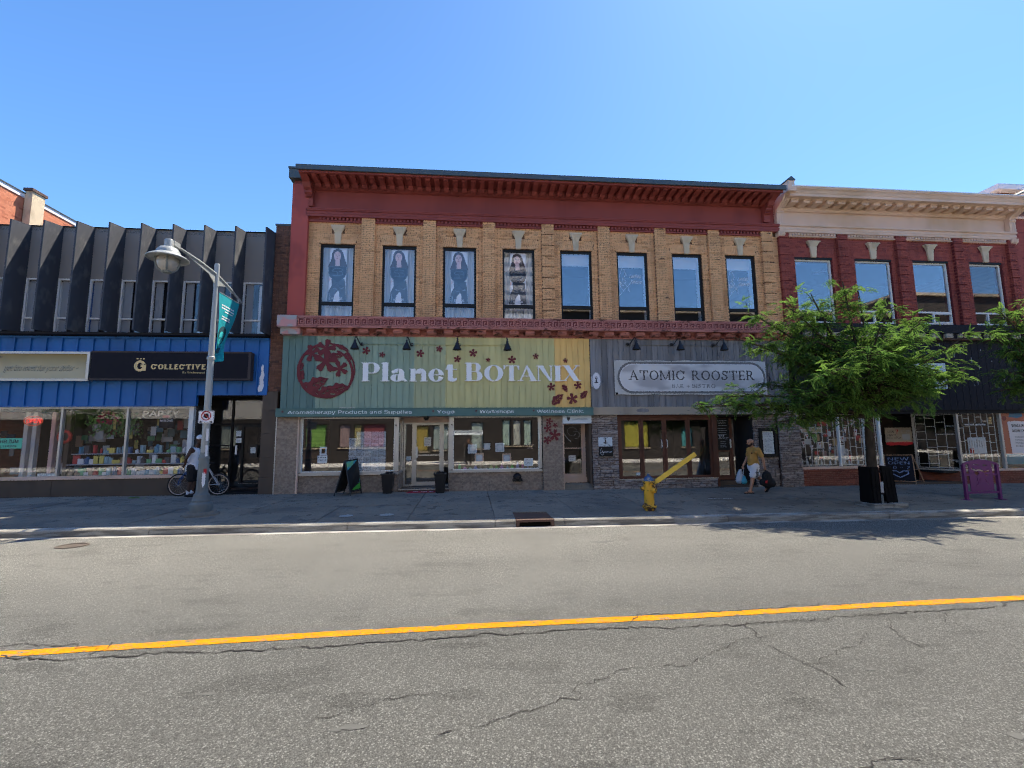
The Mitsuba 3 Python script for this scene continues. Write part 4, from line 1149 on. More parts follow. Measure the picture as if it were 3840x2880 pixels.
pm('banner_grey', banner_fn, .7); pm('banner_white', worn((.55, .54, .52), (.40, .39, .37), 2, .5, .7), .7); flat('banner_ink', (.075, .07, .07), .6); flat('banner_rim', (.16, .155, .155), .6)
BN = thing('bistro_banner', 'long white banner with dark capital lettering tied over the grey boarding', 'banner')
n_ = 44; xs = np.linspace(4.96, 10.44, n_); zs_ = np.linspace(3.195, 4.375, 8)
def by(x, z): return -.195 + .012 * math.sin(x * 3.1 + z * 1.5) + .007 * math.sin(x * 9 + z * 4)
v = np.array([[x, -.195 + .004 * math.sin(x * 3.1 + 1.5 * z), z + (.012 * math.sin(x * 5.2) if z < 3.2 or z > 4.37 else 0)] for z in zs_ for x in xs])
MB().add(v, [[j * n_ + i, j * n_ + i + 1, (j + 1) * n_ + i + 1, (j + 1) * n_ + i] for j in range(7) for i in range(n_ - 1)]).put('cloth', 'banner_white', BN, smooth=True)
pill = sbox(5.60, 3.235, 9.86, 4.335).buffer(0); pill = LineString([(5.61, 3.785), (9.86, 3.785)]).buffer(.55, 24)
MB().shape(pill.difference(LineString([(5.61, 3.785), (9.86, 3.785)]).buffer(.475, 24)), -.201, .003).put('rim', 'banner_rim', BN)
MB().shape(LineString([(5.61, 3.785), (9.86, 3.785)]).buffer(.475, 24), -.201, .0015).put('field', 'banner_grey', BN)
MB().shape(LineString([(5.61, 3.785), (9.86, 3.785)]).buffer(.462, 24).exterior.buffer(.008), -.2025, .002).put('inner_line', 'print_white', BN)
word('ATOMIC ROOSTER', 5.46, 10.0, 3.70, 4.03, -.203, .004, 'banner_ink', BN, gap=.15, t=.15, h=.085, s=.05)
word('BAR', 6.98, 7.40, 3.425, 3.555, -.203, .004, 'banner_rim', BN, gap=.2, t=.15, h=.09, s=.05)
word('BISTRO', 7.70, 8.54, 3.425, 3.555, -.203, .004, 'banner_rim', BN, gap=.2, t=.15, h=.09, s=.05)
MB().box(7.50, 7.61, -.207, -.203, 3.478, 3.494).box(7.547, 7.563, -.207, -.203, 3.43, 3.545).put('plus_sign', 'banner_rim', BN)
for i in range(9):
    for z in (3.21, 4.36):
        MB().lathe([(0, 0), (.012, 0), (.012, .006), (0, .006)], (0, 0, 0), 6).move(np.array([[1, 0, 0, 5.0 + i * .67], [0, 0, -1, -.2], [0, 1, 0, z], [0, 0, 0, 1]])).put('eyelet', 'black_frame', BN)
tag(MB().box(4.98, 5.06, -.206, -.2, 3.2, 3.27).put('banner_tear', 'black_frame'), 'dark torn corner patch at the lower left of the white banner', 'tear')
sb = thing('sign_bracket', 'black iron double arm bracket projecting in front of the right end of the white banner', 'bracket')
MB().tube([(10.56, -.20, 3.80), (10.52, -.3, 3.75), (9.95, -1.15, 3.50)], .013, 6).tube([(10.56, -.20, 3.48), (10.50, -.3, 3.47), (9.95, -1.15, 3.28)], .013, 6).put('arm', 'black_metal', sb)
MB().tube([(10.56, -.19, 3.95), (10.56, -.19, 3.4)], .016, 6).put('post', 'black_metal', sb)
for z in (3.50, 3.28):
    MB().mesh(trimesh.creation.icosphere(1, .035).apply_translation((9.95, -1.15, z))).put('finial', 'black_metal', sb)
ov = thing('oval_blade_sign', 'white oval blade sign with a yoga figure, end-on between the yellow and grey boards', 'sign')
o_ = affinity.scale(Point(0, 0).buffer(1, 20), .155, .285)
m = trimesh.creation.extrude_polygon(o_, .03, engine='earcut'); v = np.array(m.vertices)
M_ = rotz(-.75, (4.27, -.42, 3.64))
MB().add(np.c_[v[:, 0], -v[:, 2], v[:, 1]], m.faces).move(M_).put('disc', 'print_white', ov)
mm = MB().shape(o_.exterior.buffer(.012), -.031, .003).move(M_); mm.put('rim', 'print_grey', ov)
yoga = unary_union([Point(0, .085).buffer(.02), Polygon([(-.018, .06), (.018, .06), (.022, -.03), (-.022, -.03)]), Polygon([(-.08, -.05), (.08, -.05), (.05, -.08), (-.05, -.08)]), LineString([(-.02, .05), (-.045, .1), (0, .15), (.045, .1), (.02, .05)]).buffer(.007), Polygon([(-.03, -.02), (.03, -.02), (.05, -.06), (-.05, -.06)])])
MB().shape(yoga, -.031, .003).move(M_).put('figure', 'ink', ov)
B(4.16, 4.26, -.2, -.14, 3.47, 3.82).put('wall_plate', 'print_white', ov)
MB().tube([(4.2, -.18, 3.72), (4.24, -.40, 3.72)], .012, 6).tube([(4.2, -.18, 3.56), (4.24, -.40, 3.56)], .012, 6).put('arm', 'print_white', ov)
w1 = thing('wall_plaque', 'white plaque with a black yoga figure on the stone pier', 'plaque')
B(4.34, 4.81, -.165, -.13, 1.46, 1.765).put('plate', 'cool_white', w1)
MB().shape(affinity.translate(yoga, 4.575, 1.63), -.167, .003).put('figure', 'ink', w1); txt('Goddess Yoga Studio', 4.40, 1.49, .028, -.167, 'ink', w1, width=.34)
w2 = thing('wall_plaque', 'black plaque with white script under the white yoga plaque on the stone pier', 'plaque')
B(4.355, 4.82, -.165, -.13, 1.13, 1.44).put('plate', 'black_frame', w2)
txt('Ladies Space', 4.50, 1.25, .06, -.167, 'print_white', w2, width=.28, slant=.3)
MB().shape(LineString([(4.43, 1.40), (4.39, 1.30), (4.41, 1.2), (4.47, 1.17), (4.50, 1.25), (4.46, 1.32), (4.44, 1.25)]).buffer(.005), -.167, .002).put('line_drawing', 'print_white', w2)

# ------------------------------------------------------------------ left building: black fins, blue cladding, discount store front
LB = thing('finned_commercial_building', 'low commercial building with slanting black concrete fins above blue metal cladding', 'building')
XR = -6.42
FX = [-6.42 - .9315 * k for k in range(12)]
for i, x in enumerate(FX):
    # upright plate, its head sloping up and its foot cut back
    a = [(.02, 5.16), (-.66, 5.145), (-.66, 8.56), (.02, 8.66)]
    m_ = MB().prism_x(a, x - .05, x)
    m_.put('fin', 'fin_stucco', LB)
MB().box(-17.0, XR, .0, .2, 6.93, 8.64).put('upper_panel', 'panel_grey', LB)
MB().box(-17.0, XR, -.03, .3, 8.635, 8.67).put('coping', 'left_dark', LB)
MB().box(-17.0, XR, .01, .2, 5.0, 5.17).box(-17, XR, -.4, .01, 5.06, 5.13).put('sill_band', 'left_dark', LB)
flat('panel_dark', (.035, .032, .03), .8)
inner_c = [('curtain_cloth', 1), ('print_grey', 0), ('paint_blue_in', 0), ('dim_wall', 0)]
flat('paint_blue_in', (.02, .06, .22), .8)
for i, x in enumerate(FX[1:]):
    b = FX[i] - .05 if i > 0 else XR - .05
    x0, x1 = x, FX[i] - .05
    wn = new_key('window', LB)
    frame_rect(x0, x1, .0, .06, 5.17, 6.94, .05, .05, .04).box(x0 + .05, x1 - .05, .005, .06, 5.63, 5.68).put('frame', 'white_frame', wn)
    pane(x0 + .05, x1 - .05, .04, 5.21, 6.89).put('pane', 'pane_store', wn)
    sidec = ['curtain_cloth', 'print_grey', 'curtain_cloth', 'brown_tile', 'brown_tile', 'print_grey', 'paint_blue_in', 'curtain_cloth', 'print_grey', 'dim_wall', 'dim_wall'][i % 11]
    B(x0 + .05, x0 + .28, .12, .14, 5.2, 6.9).put('blind', 'print_grey', wn)
    B(x0 + .40, x1 + .0, .25, .27, 5.2, 6.9).put('curtain', sidec, wn)
MB().box(-17, XR, .6, .65, 5.0, 8.6).box(-17, XR, .0, 14, 8.5, 8.62).box(-17, -16.8, .2, 14, 0, 8.6).put('inner_wall', 'panel_dark', LB)
# blue standing seam cladding
cl = MB().box(-17, -6.40, -.10, .0, 2.87, 5.0).box(-8.49, -6.40, -.10, .0, 3.22, 3.24)
cl = MB().box(-17, -8.50, -.10, .0, 2.87, 5.02).box(-8.50, -6.40, -.10, .0, 3.215, 5.02)
cl.put('cladding', 'blue_metal', LB)
MB().box(-17, -6.40, -.16, .0, 4.985, 5.045).box(-17, -8.50, -.13, -.10, 2.855, 2.89).box(-8.50, -6.40, -.13, -.1, 3.20, 3.23).put('flashing', 'blue_metal', LB)
clk = LB + '__cladding'
for k in range(24):
    x = -6.72 - .4468 * k
    z0 = 2.89 if x < -8.5 else 3.23
    MB().box(x - .014, x + .014, -.145, -.10, z0, 4.985).put('seam', 'blue_metal', clk)
MB().shape(Polygon([(-6.57, 4.20), (-6.53, 4.15), (-6.54, 4.0), (-6.5, 3.85), (-6.53, 3.7), (-6.5, 3.5), (-6.56, 3.33), (-6.66, 3.30), (-6.69, 3.42), (-6.63, 3.55), (-6.65, 3.75), (-6.6, 3.9), (-6.62, 4.1)]), -.10, .004).put('bare_patch', 'print_white', LB, label='ragged white patch where paint has come off the blue cladding')
# two sign boxes
def gold_fn(p, n, uv):
    return MX((.40, .36, .24), (.24, .17, .055), SS(3.85, 4.5, p.z)) * (.9 + .2 * FB(p.x * 2, 1.0, p.z * 2, 2))
pm('gold_print', gold_fn, .4)
S1 = thing('shop_sign', 'gold framed sign box with a slanted grey slogan over the left shop windows', 'shop sign')
B(-17.0, -11.56, -.30, -.10, 3.64, 4.52).put('box', 'aluminium', S1)
MB().box(-17.0, -11.52, -.36, -.30, 4.45, 4.52).box(-17.0, -11.52, -.36, -.30, 3.62, 3.69).box(-11.60, -11.52, -.36, -.1, 3.69, 4.45).put('frame', 'aluminium', S1)
B(-17.0, -11.60, -.325, -.30, 3.69, 4.45).put('face', 'gold_print', S1)
flat('slogan_grey', (.085, .09, .09), .6); flat('slogan_light', (.36, .34, .25), .6)
txt('get the most for your dollar', -13.90, 3.93, .17, -.327, 'slogan_grey', S1, width=1.92, bold=True, slant=.3)
txt('get the most for your dollar', -13.88, 3.94, .16, -.333, 'slogan_light', S1, width=1.90, slant=.3)
txt('TM', -14.08, 4.32, .05, -.327, 'slogan_grey', S1); txt('TM', -11.90, 4.0, .03, -.327, 'slogan_grey', S1)
MB().shape(Point(-14.3, 4.2).buffer(.16).difference(Point(-14.3, 4.2).buffer(.11)), -.327, .003).put('emblem', 'slogan_grey', S1)
S2 = thing('shop_sign', 'long black sign box with cream slab lettering beside the gold sign', 'shop sign')
flat('sign_black', (.010, .010, .016), .6, spec=.12); flat('cream', (.62, .46, .22), .6); flat('frame_brown', (.05, .04, .04), .6, spec=.2)
B(-11.49, -6.84, -.33, -.10, 3.66, 4.54).put('box', 'frame_brown', S2)
MB().box(-11.49, -6.82, -.36, -.33, 4.50, 4.55).box(-11.49, -6.82, -.36, -.33, 3.65, 3.70).box(-6.90, -6.82, -.36, -.33, 3.70, 4.50).put('frame', 'frame_brown', S2)
B(-11.49, -6.90, -.345, -.33, 3.70, 4.50).put('face', 'sign_black', S2)
put_glyph('G', -10.25, -9.90, 3.915, 4.26, -.346, .004, 'cream', S2, t=.25, h=.22, s=.06)
for dx in (-.09, 0, .09):
    MB().shape(affinity.scale(Point(-10.07 + dx, 4.315).buffer(.025, 6), 1.2, .8), -.346, .003).put('dot', 'cream', S2)
word('COLLECTIVE', -9.76, -8.17, 3.985, 4.15, -.346, .004, 'cream', S2, gap=.14, t=.26, h=.2, s=.05)
txt('By Godzspeed', -8.83, 3.865, .055, -.346, 'cream', S2, width=.65)
# display windows
MB().box(-17, -8.66, -.03, .10, 2.80, 2.87).put('window_head', 'white_frame', LB)
MB().box(-17, -8.66, -.06, .12, .655, .755).put('window_sill', 'beige_paint', LB)
MB().box(-8.735, -8.60, -.03, .14, .66, 2.855).put('corner_post', 'white_frame', LB)
for x in (-16.2, -14.29, -12.40, -10.53):
    MB().box(x - .028, x + .028, -.03, .08, .755, 2.80).put('mullion', 'aluminium', LB)
for a, b in ((-16.17, -14.32), (-14.26, -12.43), (-12.37, -10.56), (-10.50, -8.735)):
    pane(a, b, .03, .755, 2.80).put('shop_pane', 'pane_store', LB)
for a, b in ((-17, -12.5), (-12.49, -9.0), (-8.99, -8.52)):
    B(a, b - .004, -.02, .12, -.05, .655).put('base_panel', 'brown_tile', LB)
# brown pier and the brick pier above it
for z0, z1 in ((-.05, .62), (.62, 1.25), (1.25, 2.0), (2.0, 2.7), (2.7, 3.32)):
    B(-6.52, -6.07, -.09, .9, z0 + .003, z1 - .003).put('pier_slab', 'brown_tile', LB)
BP = LB + '__brick_pier'
B(-6.385, -5.90, -.02, .3, 3.32, 8.90).put('brick_pier', 'mortar_dark', LB)
lay(brick_boxes(-6.40, -5.895, 3.33, 8.90, -.045, .05, seed=77), 'brown_brick', BP, most=280)
B(-6.42, -5.9, -.07, .3, 8.90, 8.96).put('pier_cap', 'flashing', LB)
# recessed black doorway
e_ = new_key('doorway', LB)
MB().box(-8.60, -6.52, 0, .95, 3.18, 3.215).box(-8.60, -8.56, .14, .9, 0, 3.2).put('lining', 'left_dark', e_)
MB().box(-8.56, -6.52, -.02, .9, -.05, .14).put('step', 'left_dark', e_)
frame_rect(-8.56, -6.52, .82, .88, .14, 3.18, .04).box(-8.52, -6.56, .81, .88, 2.30, 2.35).box(-7.86, -7.80, .81, .88, .18, 3.14).box(-8.52, -7.86, .815, .88, 1.60, 1.64).put('frame', 'left_dark', e_)
pane(-8.52, -6.56, .85, .18, 3.14).put('glass', 'pane_store', e_)
frame_rect(-7.50, -6.60, .80, .86, .36, 2.28, .06).put('door_frame', 'black_frame', e_)
B(-7.52, -6.60, .80, .82, .37, .385).put('kick_plate', 'aluminium', e_)
MB().box(-7.20, -6.95, .72, .79, 1.22, 1.62).put('letter_box', 'black_metal', e_)
MB().box(-7.66, -7.61, .74, .78, 1.32, 1.62).put('handle', 'bright_strip', e_)
MB().box(-8.6, -6.4, 2.2, 2.25, 0, 3.6).box(-8.6, -6.4, .95, 2.2, 3.2, 3.6).box(-6.5, -6.4, .9, 2.2, 0, 3.2).box(-8.6, -8.56, .9, 2.2, 0, 3.2).put('hall', 'dark_room', e_)
notice(-7.68, -7.52, 1.92, 2.10, .795, 'upper of two small white papers on the black door', 3)
notice(-7.68, -7.50, 1.70, 1.86, .795, 'lower of two small white papers on the black door', 3)
notice(-7.16, -7.0, 1.36, 1.55, .715, 'white sticker on the black letter box in the doorway', 2)
# store interior: shelves of goods just behind the glass
rm = new_key('store_room', LB)
MB().box(-17, -8.6, 3.6, 3.65, 0, 2.9).box(-8.60, -8.56, .1, 3.6, 0, 2.9).put('wall', 'dim_wall', rm); MB().box(-17, -8.6, .12, 3.6, .55, .60).put('floor', 'dim_wall', rm); MB().box(-17, -8.6, .1, 3.6, 2.86, 2.9).put('ceiling', 'dim_wall', rm)
r6 = random.Random(66)
pal = [('pale grey', (.42, .45, .48)), ('white', (.55, .56, .55)), ('blue', (.07, .22, .34)), ('navy', (.04, .10, .22)), ('red', (.42, .05, .05)), ('green', (.10, .30, .16)), ('yellow', (.55, .46, .12)), ('brown', (.30, .20, .14)), ('black', (.05, .05, .06)), ('teal', (.20, .32, .38)), ('cream white', (.60, .60, .62))]
NUM = 'first second third fourth fifth sixth seventh eighth ninth tenth eleventh twelfth thirteenth fourteenth fifteenth sixteenth seventeenth eighteenth nineteenth twentieth twenty-first twenty-second twenty-third twenty-fourth twenty-fifth twenty-sixth'.split()
for si, (z, y0, n, wh) in enumerate(((.76, .12, 24, 'store window sill'), (1.10, .22, 22, 'lower store window shelf'), (1.42, .36, 18, 'upper store window shelf'))):
    if si:
        tag(B(-12.3, -8.85, y0 - .05, y0 + .30, z - .03, z - .005).put('display_shelf', 'print_grey'), ['', 'lower glass display shelf inside the store window', 'upper glass display shelf inside the store window'][si], 'shelf')
    for j in range(n):
        x = -12.2 + (3.3 * (j + r6.uniform(.1, .7)) / n)
        w_, h_ = r6.uniform(.07, .2), r6.uniform(.09, .27)
        kk = MB(); cn, cc = r6.choice(pal); bot = r6.random() < .3
        if bot: kk.lathe([(0, 0), (w_ * .5, 0), (w_ * .5, h_ * .7), (w_ * .22, h_ * .85), (w_ * .2, h_), (0, h_)], (x, y0 + .1, z), 10)
        else: kk.rot(-w_ / 2, w_ / 2, -.04, .04, 0, h_, rotz(r6.uniform(-.5, .5), (x, y0 + .1, z)))
        tag(kk.put('bottle' if bot else 'display_box', col(*cc)), '%s %s, %s from the left on the %s' % (cn, 'bottle' if bot else 'box', NUM[j], wh), 'bottle' if bot else 'box', 'goods in the store window')
for i in range(70):
    x = r6.uniform(-12.2, -8.95); z = r6.uniform(.8, 2.25) if i % 3 else r6.uniform(1.7, 2.4); a_, b_ = r6.uniform(.08, .3), r6.uniform(.1, .35)
    B(x, x + a_, .62 + .02 * i, .63 + .02 * i, z, z + b_).put('hanging_goods', col(*[.55 * q_ for q_ in r6.choice(pal)[1]]), rm)
for i in range(16):
    x = r6.uniform(-16, -12.5); z = r6.uniform(.7, 2.0)
    B(x, x + r6.uniform(.1, .3), 1.0 + .05 * i, 1.02 + .05 * i, z, z + r6.uniform(.1, .4)).put('hanging_goods', col(*[.6 * q_ for q_ in r6.choice(pal)[1]]), rm)
mdl = thing('hanging_wreath', 'dark pink wreath of artificial flowers hanging in the store window', 'wreath')
q = MB()
for i in range(60):
    t = r6.uniform(0, 6.28); rr = .16 + r6.uniform(-.06, .06)
    q.mesh(trimesh.creation.icosphere(0, r6.uniform(.03, .05)).apply_translation((-11.55 + 1.5 * rr * math.cos(t), .7 + r6.uniform(-.08, .08), 2.55 + rr * math.sin(t))))
q.put('blossoms', col(.28, .02, .07), mdl)
gr = thing('artificial_plants', 'bunches of artificial green leaves hanging high in the store window', 'plants')
q = MB()
for i in range(420):
    c = (r6.uniform(-12.2, -10.7), .8 + r6.uniform(-.2, .2), r6.gauss(2.35, .18)); a = r6.uniform(0, 6.28); L = r6.uniform(.06, .13)
    d = np.array([math.cos(a), r6.uniform(-.5, .5), math.sin(a) - .4]) * L; w_ = np.array([-d[2], 0, d[0]]) * .25
    q.add([c, c + d * .5 + w_, c + d, c + d * .5 - w_], [[0, 1, 2, 3]])
q.put('leaves', col(.05, .13, .03), gr, kind='stuff')
lp = thing('life_ring', 'orange red life ring hanging in the leftmost store window', 'life ring')
MB().mesh(trimesh.creation.torus(.17, .05, 20, 8).apply_transform(trimesh.transformations.rotation_matrix(math.pi / 2, (1, 0, 0))).apply_translation((-12.68, .5, 1.95))).put('ring', col(.5, .05, .03), lp)
# hanging letters, lit signs
scene['neon_red'] = {'type': 'diffuse', 'reflectance': {'type': 'rgb', 'value': [.3, .02, .02]}}
ne = thing('open_sign', 'red oval lit sign reading OPEN in the leftmost store window', 'neon sign')
kk = MB().shape(affinity.scale(Point(-13.315, 2.44).buffer(.15, 24), 1.75, .93).exterior.buffer(.011), .13, .012)
k = kk.put('ring', 'neon_red', ne); scene[k]['emitter'] = {'type': 'area', 'radiance': {'type': 'rgb', 'value': [.045, .007, .003]}}
kk = txt('OPEN', -13.52, 2.375, .135, .13, None, None, width=.41, bold=True, slant=.2, depth=.012, plain=True)
k = kk.put('lettering', 'neon_red', ne); scene[k]['emitter'] = {'type': 'area', 'radiance': {'type': 'rgb', 'value': [.13, .010, .008]}}
flat('mint', (.12, .48, .33), .7)
he = thing('helium_sign', 'mint green paper sign reading HELIUM BALLOONS in the leftmost store window', 'sign')
B(-14.6, -13.47, .022, .026, 1.60, 1.92).put('sheet', 'mint', he)
txt('HELIUM', -14.08, 1.77, .10, .021, 'ink', he, width=.50, bold=True); txt('BALLOONS', -14.2, 1.645, .06, .021, 'ink', he, width=.58, bold=True)
ac = thing('art_and_craft_sign', 'small dark sign reading Art & Craft hanging in the store window', 'sign')
B(-9.80, -9.35, .30, .32, 2.2, 2.62).put('board', 'sign_black', ac); txt('Art & Craft', -9.78, 2.40, .07, .298, 'print_white', ac, width=.39, bold=True); B(-9.70, -9.5, .296, .298, 2.52, 2.6).put('patch', col(.3, .02, .03), ac)
po = thing('party_letters', 'large white capital letters hung along the top of the store window', 'lettering')
txt('PARTY', -10.4, 2.58, .17, .45, 'print_white', po, width=1.1, bold=True)
pt = thing('price_strip', 'narrow white strip of printed figures on the sill of the leftmost store window', 'strip')
B(-12.95, -12.46, .02, .026, .765, .845).put('strip', 'paper', pt); txt('5712-5', -12.9, .785, .045, .019, 'ink', pt, width=.36)
for i, (x, m_) in enumerate(((-13.9, 'white_frame'), (-14.15, 'white_frame'), (-13.35, 'print_skin'), (-12.9, 'brown_tile'))):
    tag(MB().box(x, x + .12, .8, .95, .6, 2.75).put('shop_column', m_), ['white upright post inside the leftmost store window, right one', 'white upright post inside the leftmost store window, left one', 'pale upright panel inside the leftmost store window', 'brown upright panel inside the leftmost store window'][i], 'post')
# tall orange brick neighbour behind, its side wall in the sun
OB = thing('tall_brick_building', 'taller sunlit orange red brick building with white coping behind the black fins', 'building')
B(-17.6, -16.0, -.6, 4.10, -.1, 10.56).put('wall', 'orange_brick', OB)
MB().box(-17.6, -15.97, -.6, 4.12, 10.56, 10.71).put('coping', 'print_white', OB); MB().box(-17.6, -15.94, -.6, 4.14, 10.71, 10.75).put('coping_edge', 'flashing', OB)
ch = new_key('chimney', OB)
B(-15.97, -15.72, 1.92, 2.42, 8.0, 10.83).put('shaft', 'pale_stone', ch); B(-16.0, -15.68, 1.86, 2.48, 10.83, 10.93).put('cap', 'rust_iron', ch)
# ------------------------------------------------------------------ red brick building on the right
RB = thing('red_brick_building', 'dark red painted brick building with beige cornice above a black boarded gallery', 'building')
RW = [(12.04, 13.535), (14.45, 15.945), (16.82, 18.33), (19.22, 20.62)]
RZ0, RZ1 = 5.87, 8.34
RP = [(11.40, 11.80), (13.73, 14.15), (16.13, 16.55), (18.53, 18.92), (20.87, 21.22)]
w_ = MB(); ed = [11.45] + [e for a in RW for e in a] + [21.3]
for i in range(0, len(ed), 2): w_.box(ed[i], ed[i + 1], .006, .3, 5.0, 9.3)
for a, b in RW: w_.box(a, b, .006, .3, RZ1, 9.3); w_.box(a, b, .006, .3, 5.0, RZ0 - .02)
rwk = w_.put('wall', 'mortar_red', RB)
MB().box(11.45, 21.3, .02, .3, 9.24, 10.6).put('frieze', 'beige_paint', RB)
MB().box(11.5, 21.3, .3, 14, 10.2, 10.3).box(11.46, 11.6, .3, 14, -.2, 10.5).box(21.1, 21.3, .3, 14, -.2, 10.5).put('side_wall', 'brown_brick', RB)
MB().box(11.6, 21.1, .3, 14, 5.02, 5.15).box(11.6, 21.1, 4, 4.1, 5.15, 10.2).put('upper_floor', 'dim_wall', RB)
MB().box(11.6, 21.1, .35, 4, 8.7, 8.75).put('upper_ceiling', 'dim_wall', RB)
hl = []
for a, b in RW:
    hl += [(a, b, RZ0 - .05, RZ1)] + [(a - .13 * (j + .6) / 8 - .008, b + .13 * (j + .6) / 8 + .008, RZ1 + .37 * j / 8, RZ1 + .37 * (j + 1) / 8) for j in range(8)] + [((a + b) / 2 - .25, (a + b) / 2 + .25, RZ1 + .37, 8.95)]
bb = brick_boxes(11.42, 21.25, 5.75, 9.10, -.012, .04, hl + [(a, b, 5, 10) for a, b in RP], seed=4)
for i, (a, b) in enumerate(RP):
    z = 5.75
    while z < 9.2:
        z2 = min(z + 5 * BH, 9.24)
        bb += brick_boxes(a, b, z + .012, z2 - .02, -.125, .135, seed=int(z * 50) + i)
        bb += brick_boxes(a + .03, b - .03, z2 - .02, z2 + .012, -.085, .1, seed=int(z * 50) + i)
        z = z2
lay(bb, 'red_paint_brick', rwk)
for a, b in RP: B(a + .006, b - .006, -.095, .01, 5.75, 9.24).put('pilaster_core', 'mortar_red', RB)
for a, b in RW:
    xm = (a + b) / 2; n = 9
    for s in (-1, 1):
        for k in range(n):
            t0, t1 = (k + .06) / n, (k + .94) / n
            def X(t, u):
                i_, o_ = .10 + .03 * u, (b - a) / 2 + .005 + .13 * u
                return xm + s * (i_ + (o_ - i_) * t)
            c = [(X(t0, 0), RZ1 + .008), (X(t1, 0), RZ1 + .008), (X(t1, 1), RZ1 + .366), (X(t0, 1), RZ1 + .366)]
            if s < 0: c = c[::-1]
            MB().hexa([[p, .01, z] for p, z in c], [[p, -.012 + nrng.uniform(-.003, .003), z] for p, z in c]).put('arch_brick', 'red_paint_brick', rwk)
    k_ = MB().shape(Polygon([(xm - .095, RZ1 - .012), (xm + .095, RZ1 - .012), (xm + .145, 8.78), (xm - .145, 8.78)]), 0, .065)
    for w0, w1, z0, z1, yy in ((.15, .19, 8.78, 8.85, .09), (.19, .24, 8.85, 8.91, .11), (.25, .25, 8.91, 8.95, .13)):
        k_.shape(Polygon([(xm - w0, z0), (xm + w0, z0), (xm + w1, z1), (xm - w1, z1)]), 0, yy)
    k_.put('keystone', 'pale_stone', RB)
flat('pane_steel', (.30, .30, .31), .5)
for i, (a, b) in enumerate(RW):
    wn = new_key('window', RB)
    MB().box(a, b, .0, .12, RZ1 - .07, RZ1 - .002).put('head', 'black_frame', wn)
    f = frame_rect(a + .004, b - .02, .07, .14, RZ0, RZ1 - .07, .055).box(a + .06, b - .075, .065, .14, 6.30, 6.36)
    if i == 2: f.box((a + b) / 2 - .06, (a + b) / 2 - .0, .06, .13, RZ0 + .05, 6.3).box((a + b) / 2 + .0, b - .075, .05, .13, RZ0 + .055, RZ0 + .10).box((a + b) / 2, b - .075, .05, .13, 6.25, 6.3)
    else: f.box((a + b) / 2 - .12, (a + b) / 2 - .06, .06, .13, RZ0 + .05, 6.3)
    f.put('frame', 'white_frame', wn)
    pane(a + .06, b - .075, .11, 6.36, RZ1 - .125).put('pane', 'pane_upper' if i < 3 else 'pane_poster', wn); pane(a + .06, b - .075, .115, RZ0 + .055, 6.30).put('pane', 'pane_store', wn)
    if i < 2:
        M_ = rotz(.65, ((a + b) / 2, 1.6, 8.6))
        MB().rot(-.08, .08, -.9, .9, 0, .05, M_).put('tube_light', 'white_inside', wn)
    # foam oozing at the frame edges
    ff = MB()
    for z in np.arange(RZ0 + .3, RZ1 - .1, .17):
        ff.mesh(trimesh.creation.icosphere(0, .022).apply_translation((a + .012, .06, z + .04 * nrng.random())))
    ff.put('sealant', 'white_frame', wn)
# dentils, moulding, corbels, cornice
for a, b in zip([p[1] for p in RP[:-1]], [p[0] for p in RP[1:]]):
    MB().box(a, b, -.03, 0, 9.10, 9.24).box(a, b, -.09, -.03, 9.10, 9.135).put('dentil_board', 'beige_paint', RB)
    x = a + .04
    while x + .07 < b:
        MB().box(x, x + .066, -.12, -.03, 9.145, 9.225).put('dentil', 'beige_paint', RB); x += .118
MB().prism_x([(y * .95, z + .0) for y, z in [(.0, 9.24), (-.15, 9.24), (-.15, 9.33), (-.17, 9.34), (-.17, 9.40), (-.14, 9.41), (-.14, 9.45), (-.2, 9.47), (-.2, 9.53), (-.03, 9.55), (0, 9.55)]], 11.4, 21.25).put('moulding', 'beige_paint', RB)
MB().box(11.4, 21.25, -.06, .02, 10.10, 10.14).prism_x([(.02, 10.14), (-.06, 10.14), (-.10, 10.26), (.02, 10.26)], 11.4, 21.25).box(11.5, 21.3, -.62, .0, 10.33, 10.37).put('soffit', 'beige_paint', RB)
MB().prism_x([(-.62, 10.33), (-.74, 10.33), (-.74, 10.43), (-.76, 10.44), (-.80, 10.52), (-.86, 10.57), (-.86, 10.62), (0, 10.62), (0, 10.37), (-.62, 10.37)], 11.5, 21.3).put('cornice', 'beige_paint', RB)
MB().box(11.5, 21.32, -.885, .2, 10.62, 10.655).put('cornice_cap', 'print_white', RB)
x = 11.72
while x < 21.0:
    MB().box(x, x + .255, -.52, .0, 10.21, 10.33).box(x - .02, x + .275, -.55, 0, 10.30, 10.33).put('bracket', 'beige_paint', RB); x += .4645
scr = [(0, 9.55), (-.16, 9.55), (-.16, 9.95), (-.2, 9.97), (-.2, 10.03), (-.17, 10.05), (-.24, 10.12), (-.36, 10.18), (-.5, 10.26), (-.66, 10.42), (-.66, 10.50), (0, 10.5)]
cor = [(0, 9.25), (-.2, 9.25), (-.17, 9.12), (-.1, 9.06), (0, 9.05)]
